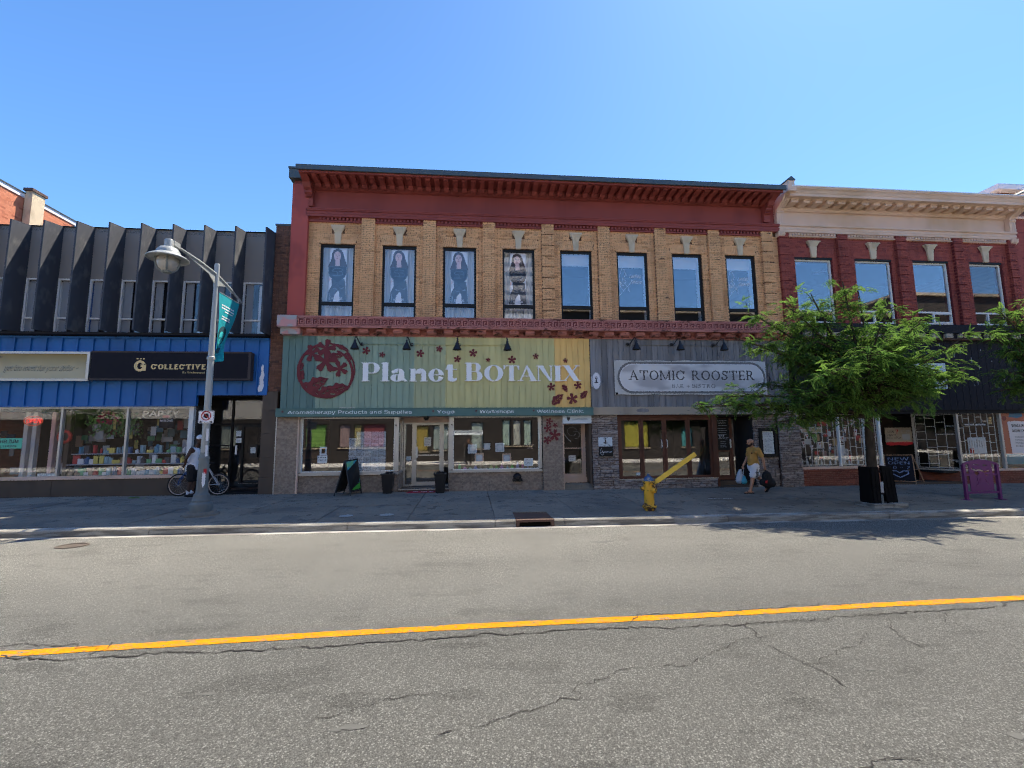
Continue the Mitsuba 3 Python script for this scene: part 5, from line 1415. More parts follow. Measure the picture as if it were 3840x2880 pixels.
for x0 in (11.36, 21.0):
    MB().prism_x(scr, x0, x0 + .07).prism_x(scr, x0 + .10, x0 + .17).prism_x(scr, x0 + .20, x0 + .27).prism_x([(y * .93, z) for y, z in scr], x0 + .02, x0 + .25).put('end_scroll', 'beige_paint', RB)
    MB().prism_x(cor, x0, x0 + .08).prism_x(cor, x0 + .10, x0 + .17).prism_x(cor, x0 + .19, x0 + .27).put('corbel', 'beige_paint', RB)
    MB().box(x0 - .01, x0 + .31, -.88, -.3, 10.44, 10.66).box(x0 + .02, x0 + .26, -.86, -.35, 10.66, 10.84).put('end_block', 'beige_paint', RB)
    MB().prism_x([(-.88, 10.84), (-.3, 10.84), (-.3, 10.88), (-.88, 10.88)], x0 - .01, x0 + .29).hexa([[x0 - .01, -.88, 10.88], [x0 + .29, -.88, 10.88], [x0 + .29, -.3, 10.88], [x0 - .01, -.3, 10.88]], [[x0 + .13, -.88, 10.99], [x0 + .15, -.88, 10.99], [x0 + .15, -.3, 10.99], [x0 + .13, -.3, 10.99]]).put('end_cap', 'flashing', RB)
# black band with corbels, black boarding
x = 11.6
while x < 23.5:
    B(x + .002, x + .083, -.34, -.26, 5.44, 5.76).put('band_board', 'siding_black', RB); x += .088
MB().box(11.58, 23.6, -.27, .02, 5.44, 5.76).put('band_core', 'siding_black', RB)
MB().box(11.58, 23.6, -.26, .02, 5.21, 5.44).put('cornice_underside', 'siding_black', RB); MB().box(11.58, 23.6, -.29, .02, 5.205, 5.25).put('bracket_fillet', 'rust_iron', RB)
x = 11.9
while x < 23.3:
    B(x, x + .28, -.37, -.26, 5.26, 5.42).put('band_bracket', 'beam_wood', RB); x += .555
x = 11.58; j = 0
while x < 23.5:
    B(x + .002, x + .135, -.13 - .006 * (j % 2), -.08, 2.62, 5.21).put('board', 'siding_black', RB); x += .139; j += 1
MB().box(11.58, 23.6, -.09, .02, 2.5, 5.21).put('board_backing', 'left_dark', RB)
q = MB(); r9 = random.Random(9)
for x in np.arange(14.6, 21.5, .139):
    for _ in range(2):
        if r9.random() < .45:
            z = r9.uniform(3.4, 5.0); q.box(x - .012, x + .006, -.142, -.13, z, z + r9.uniform(.04, .2))
q.put('bare_streaks', 'print_grey', RB, kind='stuff')
gs = thing('gallery_sign', 'white gallery sign board half hidden behind the street tree', 'sign')
B(15.62, 17.45, -.20, -.14, 3.40, 4.34).put('board', 'cool_white', gs)
for x, c in ((15.8, 'O'), (16.35, 'A'), (16.9, 'S')): put_glyph(c, x, x + .42, 3.6, 4.1, -.201, .006, 'print_grey', gs, t=.14, h=.05)
# gallery store front
bw = brick_boxes(11.60, 14.75, -.10, .50, -.035, .05, seed=9)
gw = RB + '__base_wall'
B(11.58, 14.8, .012, .12, -.15, .56).put('base_wall', 'mortar_pale', RB); lay(bw, 'front_brick', gw)
pm('front_brick', brick_fn((.20, .06, .04), (.26, .09, .06), (.15, .045, .032), (.16, .07, .05)), .85)
x = 11.60
while x < 14.72:
    B(x + .004, x + .07, -.05, .05, .505, .575).put('brick', 'front_brick', gw); x += .076
MB().box(11.58, 14.80, -.06, .12, .575, .66).put('window_sill', 'beige_paint', RB)
MB().box(11.58, 11.66, -.03, .1, .66, 2.5).box(11.66, 14.8, -.03, .08, 2.50, 2.56).put('window_jamb', 'beam_wood', RB)
for q_ in ((13.125, 13.175), (14.13, 14.17), (14.69, 14.76)): B(q_[0], q_[1], -.04, .08, .66, 2.5).put('mullion', 'bright_strip', RB)
MB().box(11.66, 13.125, -.03, .03, 2.47, 2.50).box(13.175, 14.13, -.03, .03, 2.47, 2.5).put('head_strip', 'bright_strip', RB)
for a, b in ((11.66, 13.125), (13.175, 14.13), (14.17, 14.69)):
    pane(a, b, .02, .66, 2.48).put('shop_pane', 'pane_store', RB)


def grille(x0, x1, z0, z1, y, parent, seed, cols=5, M=None):
    r = random.Random(seed); mb = MB(); w = .0075
    xs = np.linspace(x0, x1, cols + 1)
    for x in xs: mb.box(x - w, x + w, y, y + .02, z0, z1)
    for a, b in zip(xs[:-1], xs[1:]):
        z = z0 + r.choice([.15, .30, .5])
        while z < z1:
            mb.box(a + w, b - w, y + .002, y + .018, z - .010, z + .010); z += r.choice([.30, .45, .5])
    mb.box(x0, x1, y + .001, y + .019, z1 - .02, z1).box(x0, x1, y + .001, y + .019, z0, z0 + .02)
    if M is not None: mb.move(M)
    return mb.put('security_grille', 'white_frame', parent)


grille(11.70, 13.05, .70, 2.42, .10, RB, 1, 6); grille(13.2, 14.1, .70, 2.42, .10, RB, 2, 4); grille(14.2, 14.66, .7, 2.42, .1, RB, 3, 2)
# red and white bunting and window display
flat('flag_red', (.42, .015, .02), .7)
bt = thing('maple_leaf_bunting', 'string of white pennants with red maple leaves across the gallery window', 'bunting')
leafp = [(0, 1), (.2, .55), (.45, .65), (.38, .2), (.85, .35), (.75, .05), (1, -.1), (.4, -.45), (.45, -.62), (.05, -.55), (.05, -1), (-.05, -1), (-.05, -.55), (-.45, -.62), (-.4, -.45), (-1, -.1), (-.75, .05), (-.85, .35), (-.38, .2), (-.45, .65), (-.2, .55)]
for i, (x, z) in enumerate([(11.78, 2.22), (11.86, 1.98), (12.06, 1.72), (12.32, 1.60), (12.52, 1.42), (12.9, 1.35), (13.42, 1.62), (13.55, 1.95), (13.82, 2.2), (13.95, 1.85), (12.2, 1.3), (11.9, 1.45)]):
    MB().shape(Polygon([(x - .07, z + .1), (x + .07, z + .1), (x + .01, z - .15)]), .16, .003).put('pennant', 'print_white', bt)
    MB().shape(Polygon([(x + .035 * a, z + .03 + .04 * b) for a, b in leafp]), .156, .003).put('maple_leaf', 'flag_red', bt)
tag(B(12.65, 13.05, .35, .36, 2.1, 2.45).put('red_cloth', 'flag_red'), 'plain red cloth hanging at the top of the gallery window', 'cloth')
for i, (a, b, z0, z1, m_) in enumerate([(12.05, 12.35, 1.85, 2.05, 'cream'), (12.4, 12.9, 1.84, 2.06, 'gold_print'), (13.45, 13.75, 1.0, 1.4, 'cool_white'), (13.4, 13.95, .85, 1.25, 'print_grey')]):
    kk = thing('framed_picture', ['small yellow picture with red leaf at the left of the gallery window', 'wider yellow picture in the middle of the gallery window', 'small pale framed picture right of the window mullion', 'larger grey framed picture low right of the window mullion'][i], 'picture')
    frame_rect(a, b, .38 + .06 * i, .40 + .06 * i, z0, z1, .025).put('frame', 'white_frame', kk); B(a + .025, b - .025, .39 + .06 * i, .395 + .06 * i, z0 + .025, z1 - .025).put('picture', m_, kk)
for i in range(9):
    x = 11.9 + .27 * i
    kk = MB().lathe([(0, 0), (.03, 0), (.035, .1), (.012, .15), (.012, .24), (0, .24)], (x, .3 + .08 * (i % 2), .70), 8).put('glass_bottle', 'cool_white')
    tag(kk, 'pale slender bottle on the gallery window sill, number %s from the left' % ['one', 'two', 'three', 'four', 'five', 'six', 'seven', 'eight', 'nine'][i], 'bottle', 'bottles on the gallery window sill')
gl = new_key('gallery_room', RB)
r12 = random.Random(12)
for i in range(34):
    x = r12.uniform(11.7, 14.4); z = r12.uniform(.75, 2.2); a_, b_ = r12.uniform(.08, .24), r12.uniform(.08, .3)
    B(x, x + a_, .5 + .02 * i, .51 + .02 * i, z, z + b_).put('display_panel', r12.choice(['flag_red', 'print_white', 'cool_white', 'cream', 'print_grey', 'flag_red', 'print_skin', 'hydrant_blue']), gl)
MB().box(11.58, 14.8, 1.8, 1.85, 0, 2.6).box(11.58, 11.62, .1, 1.8, 0, 2.6).put('wall', 'dim_wall', gl); MB().box(11.6, 14.8, .05, 1.8, .55, .66).put('window_ledge', 'dim_wall', gl); MB().box(11.6, 14.8, .1, 1.8, 2.55, 2.6).put('ceiling', 'dim_wall', gl)
# recessed entrance
en = new_key('entrance', RB)
MB().box(14.76, 17.2, 1.9, 1.95, -.2, 2.6).box(14.76, 14.80, .1, 1.9, -.2, .6).put('back', 'dark_brown', en); flat('dark_brown', (.03, .016, .012), .7)
pane(14.78, 14.79, .1, .6, 2.45); MB().add([[14.78, .1, .66], [14.78, 1.2, .66], [14.78, 1.2, 2.45], [14.78, .1, 2.45]], [[0, 1, 2, 3]]).put('side_pane', 'pane_plain', en)
MB().box(14.8, 17.2, -.02, 1.9, 2.58, 2.62).put('ceiling', 'dark_brown', en); MB().box(14.76, 18.0, .02, 1.9, -.2, .04).put('floor', 'brown_tile', en)
frame_rect(15.0, 16.0, 1.82, 1.9, .04, 2.3, .09).put('door_frame', 'door_wood', en)
nb = thing('notice_board', 'white notice with red lower edge hung in the dark gallery entrance', 'notice')
B(15.98, 17.1, 1.05, 1.07, 1.46, 2.02).put('sheet', 'beam_wood', nb)
MB().shape(Polygon([(15.98, 1.46), (16.15, 1.5), (16.4, 1.47), (16.7, 1.5), (17.1, 1.47), (17.1, 1.38), (16.8, 1.33), (16.5, 1.36), (16.2, 1.33), (15.98, 1.38)]), 1.07, .02).put('red_edge', 'flag_red', nb)
txt('?', 16.42, 1.78, .17, 1.049, 'flag_red', nb, bold=True); txt('CAN', 16.08, 1.82, .09, 1.049, 'ink', nb, slant=.2); txt('FIND IT', 16.06, 1.70, .07, 1.049, 'ink', nb); txt('NEXT DOOR', 16.06, 1.60, .07, 1.049, 'ink', nb)
MB().box(16.62, 17.05, 1.046, 1.05, 1.90, 1.915).box(16.62, 17.05, 1.046, 1.05, 1.84, 1.855).box(16.68, 17.0, 1.046, 1.05, 1.55, 1.78).put('print', 'print_grey', nb)
# angled glass beside the entrance
MA = rotz(math.atan2(-1.0, .70), (17.15, 1.0, 0)); LA = math.hypot(.7, 1.0)
aw = new_key('angled_window', RB)
MB().rot(-.04, .03, -.03, .03, .42, 2.6, MA).rot(.03, LA, -.03, .03, .42, .47, MA).rot(.03, LA, -.03, .03, 2.5, 2.6, MA).put('frame', 'aluminium', aw)
MB().rot(0, LA, .02, .10, -.2, .42, MA).put('base', 'front_brick', aw)
MB().add([[.03, 0, .47], [LA - .03, 0, .47], [LA - .03, 0, 2.5], [.03, 0, 2.5]], [[0, 1, 2, 3]]).move(MA).put('pane', 'pane_store', aw)
grille(.05, LA - .05, .5, 2.48, .06, aw, 8, 4, MA)
for q_ in ((17.81, 17.89, .42, 2.62), (19.58, 19.66, .42, 2.62), (17.89, 19.58, 2.57, 2.62), (19.66, 23.5, 2.57, 2.62)): B(q_[0], q_[1], -.04, .06, q_[2], q_[3]).put('mullion', 'aluminium', RB)
pane(17.89, 19.58, .02, .48, 2.57).put('shop_pane', 'pane_store', RB); pane(19.66, 23.5, .02, .48, 2.57).put('shop_pane', 'pane_store', RB)
grille(17.95, 19.5, .52, 2.52, .09, RB, 5, 6)
MB().box(17.81, 23.5, -.05, .08, .40, .48).put('gallery_sill', 'beige_paint', RB)
B(17.83, 23.5, .012, .1, -.2, .40).put('gallery_base', 'mortar_pale', RB); lay(brick_boxes(17.83, 23.5, -.15, .40, -.03, .05, seed=19), 'front_brick', RB + '__gallery_base', most=90)
MB().box(17.2, 23.5, 2.6, 2.65, 0, 2.6).box(17.2, 23.5, .1, 2.6, 2.55, 2.6).box(17.2, 23.5, .1, 2.6, .35, .42).put('show_room', 'dark_room', RB)
gg = thing('gallery_name_strip', 'thin black name strip inside the right gallery grille window', 'sign')
B(18.15, 19.15, .07, .085, 2.03, 2.16).put('strip', 'black_frame', gg); txt('wallack galleries', 18.25, 2.065, .065, .068, 'print_white', gg, width=.86, bold=True)
pp = thing('window_picture', 'pale landscape picture with a red patch behind the right gallery window', 'picture')
B(18.40, 19.14, .16, .17, 1.02, 1.62).put('picture', 'cool_white', pp); B(18.44, 18.60, .154, .16, 1.04, 1.22).put('red_patch', 'flag_red', pp)
for i in range(7):
    x = 18.45 + .1 * i; MB().box(x, x + .02, .152, .158, 1.25, 1.55 - .03 * (i % 3)).put('tree_print', 'print_grey', pp)
tag(B(18.2, 19.2, .25, .5, .7, .74).put('display_table', 'white_inside'), 'low white display table behind the right gallery window', 'table')
for i in range(3):
    tag(B(19.28 + .02 * i, 19.42, .10, .11, 2.1 + .1 * i, 2.17 + .1 * i).put('yellow_card', 'cream'), ['lowest', 'middle', 'topmost'][i] + ' yellow card stuck near the right edge of the gallery grille window', 'card')
ps = thing('shop_poster', 'large orange and blue poster with white text panel in the rightmost window', 'poster')
B(19.68, 22.0, .035, .04, .62, 2.56).put('sheet', col(.42, .13, .07), ps)
MB().shape(Polygon([(19.68, .62), (22, .62), (22, .95), (20.5, .98), (19.68, 1.02)]), .034, .002).put('blue_lower', col(.01, .13, .2), ps)
MB().shape(Polygon([(20.05, 2.36), (20.1, 2.52), (20.6, 2.53), (20.65, 2.38), (20.4, 2.32)]), .034, .002).put('blue_blob', col(.02, .15, .32), ps)
MB().shape(Point(19.86, 2.32).buffer(.09), .034, .002).put('red_dot', col(.2, .03, .03), ps)
MB().shape(Polygon([(19.97, 2.18), (20.3, 2.22), (20.7, 2.19), (22, 2.2), (22, 1.0), (20.02, 1.0)]), .034, .003).put('panel', 'print_white', ps)
txt('WALLACK', 20.12, 1.99, .105, .030, 'print_navy', ps, width=.70, bold=True); txt('NOW OPEN', 20.14, 1.80, .105, .030, 'print_navy', ps, width=.72, bold=True)
q = MB()
for i in range(8): q.box(20.2, 20.7 - .06 * (i % 3), .028, .031, 1.25 + .055 * i, 1.268 + .055 * i)
q.put('print', 'print_grey', ps, kind='stuff')
# neighbour on the far right and a roof farther back
NB = thing('dark_red_building', 'sliver of plain dark red brick building at the right edge of the photo', 'building')
B(21.32, 30, -.02, 12, 5.76, 10.15).put('wall', 'red_paint_brick', NB); B(23.6, 30, -.02, .1, -.2, 5.76).put('lower_wall', 'siding_black', NB); B(21.30, 30, -.06, 12, 10.15, 10.25).put('coping', 'beige_paint', NB)
FR = thing('flat_roofed_building', 'white edged flat roof showing above the beige cornice at the far right', 'building')
MB().box(29.0, 40, 6.0, 16, 10, 14.95).put('wall', 'brown_brick', FR); MB().box(28.6, 40.3, 5.6, 16.3, 14.95, 15.25).put('roof_edge', 'print_white', FR)

# ------------------------------------------------------------------ opposite side of the street
flat('pale_stucco', (.66, .63, .57), .9)  # pale coat for the added bands that throw sunlight back


def facade(x0, x1, y, h, name, label, mat, wins, band='pale_stone', bounce=True, top=None):
    k = thing(name, label, 'building')
    wins = sorted(wins)
    edges = [x0] + [e for w in wins for e in w[:2]] + [x1]
    q = MB()
    for i in range(0, len(edges), 2): q.box(edges[i], edges[i + 1], y - .3, y, -.1, h)
    for a, b, z0, z1, m_ in wins: q.box(a, b, y - .3, y, -.1, z0).box(a, b, y - .3, y, z1, h)
    q.put('wall', mat, k)
    if bounce: B(x0 + .01, x1 - .01, y, y + .03, 3.5, top or h).put('stucco_band', 'pale_stucco', k)  # added pale band on the upper wall, bounces sun onto the shaded fronts
    MB().box(x0, x1, y - 8, y + .25, h, h + .25).put('roof', band, k)
    MB().box(x0, x1, y - 8, y - 7.8, -.1, h).box(x0, x0 + .2, y - 7.8, y - .3, -.1, h).box(x1 - .2, x1, y - 7.8, y - .3, -.1, h).put('rear_wall', mat, k)
    for a, b, z0, z1, m_ in wins:
        w_ = new_key('window', k)
        frame_rect(a, b, y - .14, y - .06, z0, z1, .06).put('frame', 'black_frame', w_); B(a + .06, b - .06, y - .2, y - .12, z0 + .06, z1 - .06).put('panel', m_, w_)
        B(a - .06, b + .06, y - .06, y + .06, z0 - .09, z0 - .003).put('sill', 'pale_stone', w_)
    return k


facade(-46, -4.8, -21.2, 9.2, 'poster_brick_building', 'brick building across the street with green and red window posters, seen mirrored in the glass', 'opp_brick',
       [(-20, -18, 1.2, 3.0, col(.3, .34, .3)), (-12.4, -10.8, 1.2, 3.0, col(.19, .38, .08)), (-9.9, -9.0, 1.2, 3.0, col(.34, .24, .23)), (-8.8, -8.15, 1.2, 3.0, col(.40, .34, .13)), (-8.1, -6.4, 1.2, 3.0, col(.25, .06, .07))])
facade(-4.8, 4.4 + 1.2, -21.2, 8.4, 'blind_window_building', 'brick building across the street with tall blind windows, seen mirrored in the glass', 'opp_brick',
       [(-4.4, -3.2, .8, 2.9, col(.45, .34, .08)), (-2.9, -1.6, .9, 2.9, col(.36, .44, .41)), (.2, 1.2, 1.0, 3.1, col(.42, .52, .47)), (2.65, 3.35, 1.2, 3.25, col(.42, .56, .48)), (3.5, 4.2, 1.2, 3.25, col(.52, .54, .48)), (4.35, 5.05, 1.2, 3.25, col(.42, .55, .48))])
facade(5.6, 38, -21.2, 12.2, 'yellow_poster_building', 'taller brick building across the street with yellow and teal posters, seen mirrored in the glass', 'opp_brick',
       [(12.6, 14.7, .95, 3.05, col(.46, .42, .06)), (17.4, 18.4, .95, 2.5, col(.08, .34, .35)), (24, 26, 1.0, 2.7, col(.05, .05, .06)), (9.3, 10.3, 5.4, 7.4, 'dark_room'), (16.3, 17.3, 5.4, 7.4, 'dark_room')], top=9.6)
tw = thing('apartment_tower', 'tall pale banded apartment tower behind the opposite roofs, mirrored in one upper window', 'tower')
B(3.9, 9.2, -48, -40.2, 0, 27).put('wall', 'left_dark', tw)
for j in range(16):
    MB().box(3.7, 9.4, -40.2, -39.4, 8 + 1.2 * j, 8.62 + 1.2 * j).put('balcony', 'print_white', tw)
facade(38.2, 72, -21.2, 14.2, 'corner_building', 'tall dark brick building farther along the opposite side, mirrored in the upper right windows', 'opp_brick', [(50, 51.2, 5, 7.5, 'dark_room'), (54, 55.2, 5, 7.5, 'dark_room'), (50, 51.2, 9, 11.5, 'print_grey'), (54, 55.2, 9, 11.5, 'print_grey')], bounce=False)
bs = thing('bus_shelter', 'glass bus shelter with pale roof across the street, seen mirrored in the shop window', 'bus shelter')
MB().box(-1.6, .95, -18.6, -17.1, 2.25, 2.33).put('roof', 'cool_white', bs)
MB().prism_x([(-17.0, 2.05), (-17.08, 2.05), (-17.3, 2.36), (-17.22, 2.36)], -1.6, 1.0).put('fascia', 'cool_white', bs)
for x in (-1.55, -.3, .9):
    MB().box(x - .03, x + .03, -18.55, -18.49, .02, 2.25).put('post', 'aluminium', bs)
B(.88, .92, -17.2, -17.14, .02, 2.25).put('post', 'aluminium', bs)
for a, b in ((-1.5, -.35), (-.25, .85)):
    pane(a, b, -18.52, .2, 2.2).put('pane', 'pane_plain', bs)
# ------------------------------------------------------------------ street lamp, banner, parking sign
LP = thing('street_lamp', 'grey street lamp with a domed lantern on a long arm reaching over the road', 'street lamp')
LX, LY = -6.29, -3.60
lz = gz(LX, LY)
MB().lathe([(.40, -.02), (.39, .02), (.30, .075), (.0, .08)], (LX, LY, lz), 20).put('concrete_footing', 'concrete', LP)
MB().lathe([(.235, .07), (.24, .13), (.245, .24), (.235, .27), (.20, .30), (.205, .34), (.185, .37), (.17, .42), (.17, .46), (.135, .50), (.128, .56), (.125, .6), (.108, 1.28), (.12, 1.30), (.12, 1.33), (.10, 1.36), (.09, 1.45)], (LX, LY, lz), 16).put('base', 'lamp_base_grey', LP, smooth=35)
MB().lathe([(.086, 1.45), (.072, 3.70), (.088, 3.70), (.09, 3.76), (.07, 3.78), (.05, 5.55), (.062, 5.55), (.062, 6.10), (.05, 6.14), (0, 6.14)], (LX, LY, lz), 18).put('pole', 'lamp_grey', LP, smooth=35)
arm = [(LX, LY + 1.30, 5.58), (LX, LY + .7, 5.76), (LX, LY, 5.90), (LX, LY - .7, 5.95), (LX, LY - 1.62, 5.95)]
MB().tube(arm, [.028, .032, .04, .036, .03], 10).put('arm', 'lamp_grey', LP, smooth=True)
def fin_plate(pts):
    m = trimesh.creation.extrude_polygon(Polygon(pts), .014, engine='earcut'); v = np.array(m.vertices)
    return MB().add(np.c_[LX - .007 + v[:, 2], v[:, 0], v[:, 1]], m.faces)
fin_plate([(LY, 5.60), (LY - .35, 5.80), (LY - 1.15, 5.90), (LY - 1.15, 5.93), (LY - .05, 5.87)]).put('brace', 'lamp_grey', LP)
fin_plate([(LY, 5.62), (LY + .45, 5.74), (LY + .8, 5.66), (LY + .8, 5.72), (LY + .05, 5.87)]).put('brace', 'lamp_grey', LP)
ln = new_key('lantern', LP); lc = (LX, LY - 1.86, 5.46)
KL = .80
def lan(prof): return [(r * KL, z * KL + .11) for r, z in prof]
MB().lathe(lan([(.475, -.02), (.48, .0), (.44, .035), (.30, .115), (.275, .13), (.26, .20), (.20, .28), (.11, .315), (.105, .34), (.10, .50), (.08, .53), (0, .535)]), lc, 32).lathe(lan([(0, .03), (.27, .02), (.44, .015), (.475, -.02)]), lc, 32).put('shade', 'lamp_grey', ln, smooth=40)
MB().lathe(lan([(.0, -.36), (.10, -.345), (.19, -.27), (.235, -.14), (.24, .02), (0, .025)]), lc, 28).put('globe', 'globe', ln, smooth=True)
for a in range(4):
    t = a * math.pi / 2 + .5
    MB().tube([(lc[0] + r * math.cos(t), lc[1] + r * math.sin(t), lc[2] + z) for r, z in lan(((.262, .03), (.258, -.14), (.21, -.28), (.11, -.362)))], .016, 6).put('cage_bar', 'lamp_base_grey', ln)
MB().lathe(lan([(.0, -.39), (.09, -.385), (.12, -.36), (.11, -.34), (0, -.34)]), lc, 20).put('cap', 'lamp_base_grey', ln)
MB().box(LX - .07, LX + .07, LY - 1.80, LY - 1.60, 5.90, 6.0).put('arm_clamp', 'lamp_grey', ln)
# teal banner hung from the short end of the arm, twisted by the wind
bn = thing('street_banner', 'teal cloth banner with a printed portrait flapping beside the lamp pole', 'banner')
nu, nv = 10, 14
v = []
for j in range(nv + 1):
    s = j / nv; z = 5.47 - 1.83 * s
    for i in range(nu + 1):
        u = i / nu; w = 1.02 * (1 - .80 * s ** 1.15)
        v.append([LX + .07 + .10 * math.sin(u * 3.0 + s * 4.0) * s + .06 * u * s + .03 * math.sin(9 * s + 5 * u) * s, LY + .04 + w * u - .10 * s * s * u, z + .16 * u * s * s * .6])
VB = np.array(v); fb = [[j * (nu + 1) + i, (j + 1) * (nu + 1) + i, (j + 1) * (nu + 1) + i + 1, j * (nu + 1) + i + 1] for j in range(nv) for i in range(nu)]
MB().add(VB, fb).put('cloth', 'teal_cloth', bn, smooth=True)
def on_banner(u, s, off=.006):
    i, j = min(int(u * nu), nu - 1), min(int(s * nv), nv - 1); fu, fs = u * nu - i, s * nv - j
    q = VB.reshape(nv + 1, nu + 1, 3); p = (q[j, i] * (1 - fu) + q[j, i + 1] * fu) * (1 - fs) + (q[j + 1, i] * (1 - fu) + q[j + 1, i + 1] * fu) * fs
    a = q[j, i + 1] - q[j, i]; b = q[j + 1, i] - q[j, i]; n = np.cross(b, a); n /= np.linalg.norm(n)
    if n[0] < 0: n = -n
    return p + n * off
def banner_patch(poly, mat, nm, off):
    mb = MB()
    for i in range(nu):
        for j in range(nv):
            g = poly.intersection(sbox(i / nu, j / nv, (i + 1) / nu, (j + 1) / nv))
            for q in getattr(g, 'geoms', [g]):
                if q.geom_type == 'Polygon' and q.area > 1e-6:
                    vs, fs = trimesh.creation.triangulate_polygon(q, engine='earcut')
                    mb.add(np.array([on_banner(min(max(a, i / nu + 1e-6), (i + 1) / nu - 1e-6), min(max(b, j / nv + 1e-6), (j + 1) / nv - 1e-6), off) for a, b in vs]), fs)
    return mb.put(nm, mat, bn)
flat('teal_dark', (.004, .05, .07), .7); flat('teal_mid', (.02, .38, .40), .7)
for s0, u0, u1 in ((.15, .12, .82), (.19, .12, .85), (.23, .3, .80), (.31, .16, .72), (.345, .16, .74)):
    for k in range(7):
        a = u0 + (u1 - u0) * k / 7; banner_patch(sbox(a, s0, a + (u1 - u0) / 9, s0 + .018), 'print_white', 'printed_line', .006)
banner_patch(affinity.scale(Point(.42, .60).buffer(1, 8), .38, .15), 'teal_dark', 'portrait_hair', .006)
banner_patch(affinity.scale(Point(.36, .65).buffer(1, 8), .26, .12), 'teal_mid', 'portrait_face', .011)
banner_patch(sbox(.16, .62, .30, .645), 'teal_dark', 'portrait_eye', .015); banner_patch(sbox(.42, .62, .58, .645), 'teal_dark', 'portrait_eye', .015); banner_patch(sbox(.28, .72, .46, .735), 'teal_dark', 'portrait_mouth', .015); banner_patch(Polygon([(.3, .64), (.42, .69), (.3, .69)]), 'teal_dark', 'portrait_nose', .015)
banner_patch(Polygon([(.05, .79), (.8, .77), (.75, .86), (.05, .88)]), 'teal_dark', 'portrait_coat', .008)
MB().tube([VB[0], VB[nu]], .012, 6).put('rod', 'lamp_grey', bn); MB().tube([(LX, LY + 1.10, 5.64), tuple(VB[nu] + [0, -.04, 0])], .012, 6).put('hook', 'lamp_grey', bn)
ns = thing('no_stopping_sign', 'small white no stopping sign with red ring and arrows fixed to the lamp pole', 'traffic sign')
YN = LY - .115
def rrect(x0, x1, z0, z1, r): return sbox(x0 + r, z0 + r, x1 - r, z1 - r).buffer(r)
MB().shape(rrect(-6.425, -6.065, 2.185, 2.485, .03), YN, .006).put('plate', 'print_white', ns)
MB().shape(rrect(-6.415, -6.075, 2.195, 2.475, .025).exterior.buffer(.004), YN - .006, .002).put('border', 'black_frame', ns)
c_ = Point(-6.245, 2.365)
MB().shape(Polygon([(-6.245 + .062 * math.cos(math.radians(22.5 + 45 * i)), 2.365 + .062 * math.sin(math.radians(22.5 + 45 * i))) for i in range(8)]), YN - .006, .002).put('octagon', 'black_frame', ns)
MB().shape(unary_union([c_.buffer(.112).difference(c_.buffer(.092)), LineString([(-6.32, 2.44), (-6.17, 2.29)]).buffer(.010)]), YN - .0085, .002).put('red_ring', 'flag_red', ns)
for s in (-1, 1):
    MB().shape(Polygon([(-6.245 + s * .15, 2.22), (-6.245 + s * .115, 2.25), (-6.245 + s * .115, 2.23), (-6.245 + s * .085, 2.23), (-6.245 + s * .085, 2.21), (-6.245 + s * .115, 2.21), (-6.245 + s * .115, 2.19)]), YN - .006, .002).put('arrow', 'black_frame', ns)
for i, (z0, z1, dx, m_) in enumerate([(1.72, 2.02, .055, 'print_white'), (1.3, 1.62, .06, 'print_white'), (.95, 1.07, .05, 'flag_red'), (.62, .98, .02, 'print_white')]):
    k = thing('pole_sticker', ['ragged white paper strip stuck highest on the lamp pole', 'white and yellow torn paper stuck on the lamp pole', 'small red sticker on the lamp pole', 'lowest white torn paper stuck on the lamp pole'][i], 'sticker')
    r_ = .11 if z1 < 1.3 else .088
    mb = MB(); a0 = -1.1 + dx * 6
    vv = [[LX + (r_ + .012) * math.cos(a), LY + (r_ + .012) * math.sin(a), z] for z in (z0 + lz, z1 + lz) for a in np.linspace(a0 - .25, a0 + .3, 5)]
    mb.add(vv, [[i, i + 1, i + 6, i + 5] for i in range(4)]).put('paper', m_, k)

# ------------------------------------------------------------------ hydrant
HY = thing('fire_hydrant', 'yellow fire hydrant with blue bonnet, rust spots and a slanting yellow marker', 'fire hydrant')
hx, hy = 4.405, -4.22; hz = gz(hx, hy)
MB().lathe([(.115, -.02), (.115, .05), (.10, .05), (.10, .07), (.165, .07), (.17, .10), (.165, .125), (.15, .13)], (hx, hy, hz), 16).put('flange', 'hydrant_paint', HY)
for k in range(6):
    t = k * math.pi / 3 + .2; MB().lathe([(0, .04), (.016, .04), (.016, .15), (0, .15)], (hx + .145 * math.cos(t), hy + .145 * math.sin(t), hz), 6).put('bolt', 'rust_iron', HY)
MB().lathe([(.15, .12), (.128, .15), (.122, .17), (.122, .66), (.135, .67), (.138, .70), (.13, .715), (0, .72)], (hx, hy, hz), 24).put('barrel', 'hydrant_paint', HY, smooth=35)
MB().lathe([(.128, .715), (.122, .74), (.10, .79), (.06, .825), (.03, .835), (.03, .85), (.028, .89), (0, .892)], (hx, hy, hz), 20).put('bonnet', 'hydrant_blue', HY, smooth=40)
def nozzle(ang, zc, r, L, name):
    d = np.array([math.cos(ang), math.sin(ang), 0]); p0 = np.array([hx, hy, hz + zc])
    M = orient(p0, p0 + d)
    return MB().lathe([(r * .8, .09), (r * .8, .14), (r, .145), (r, L - .03), (r * .92, L - .01), (r * .45, L), (r * .38, L + .03), (0, L + .03)], (0, 0, 0), 16).move(M).put(name, 'hydrant_paint', HY, smooth=35)
nozzle(math.radians(-62), .50, .078, .185, 'pumper_nozzle'); nozzle(math.radians(172), .53, .052, .18, 'hose_nozzle'); nozzle(math.radians(10), .53, .052, .17, 'hose_nozzle')
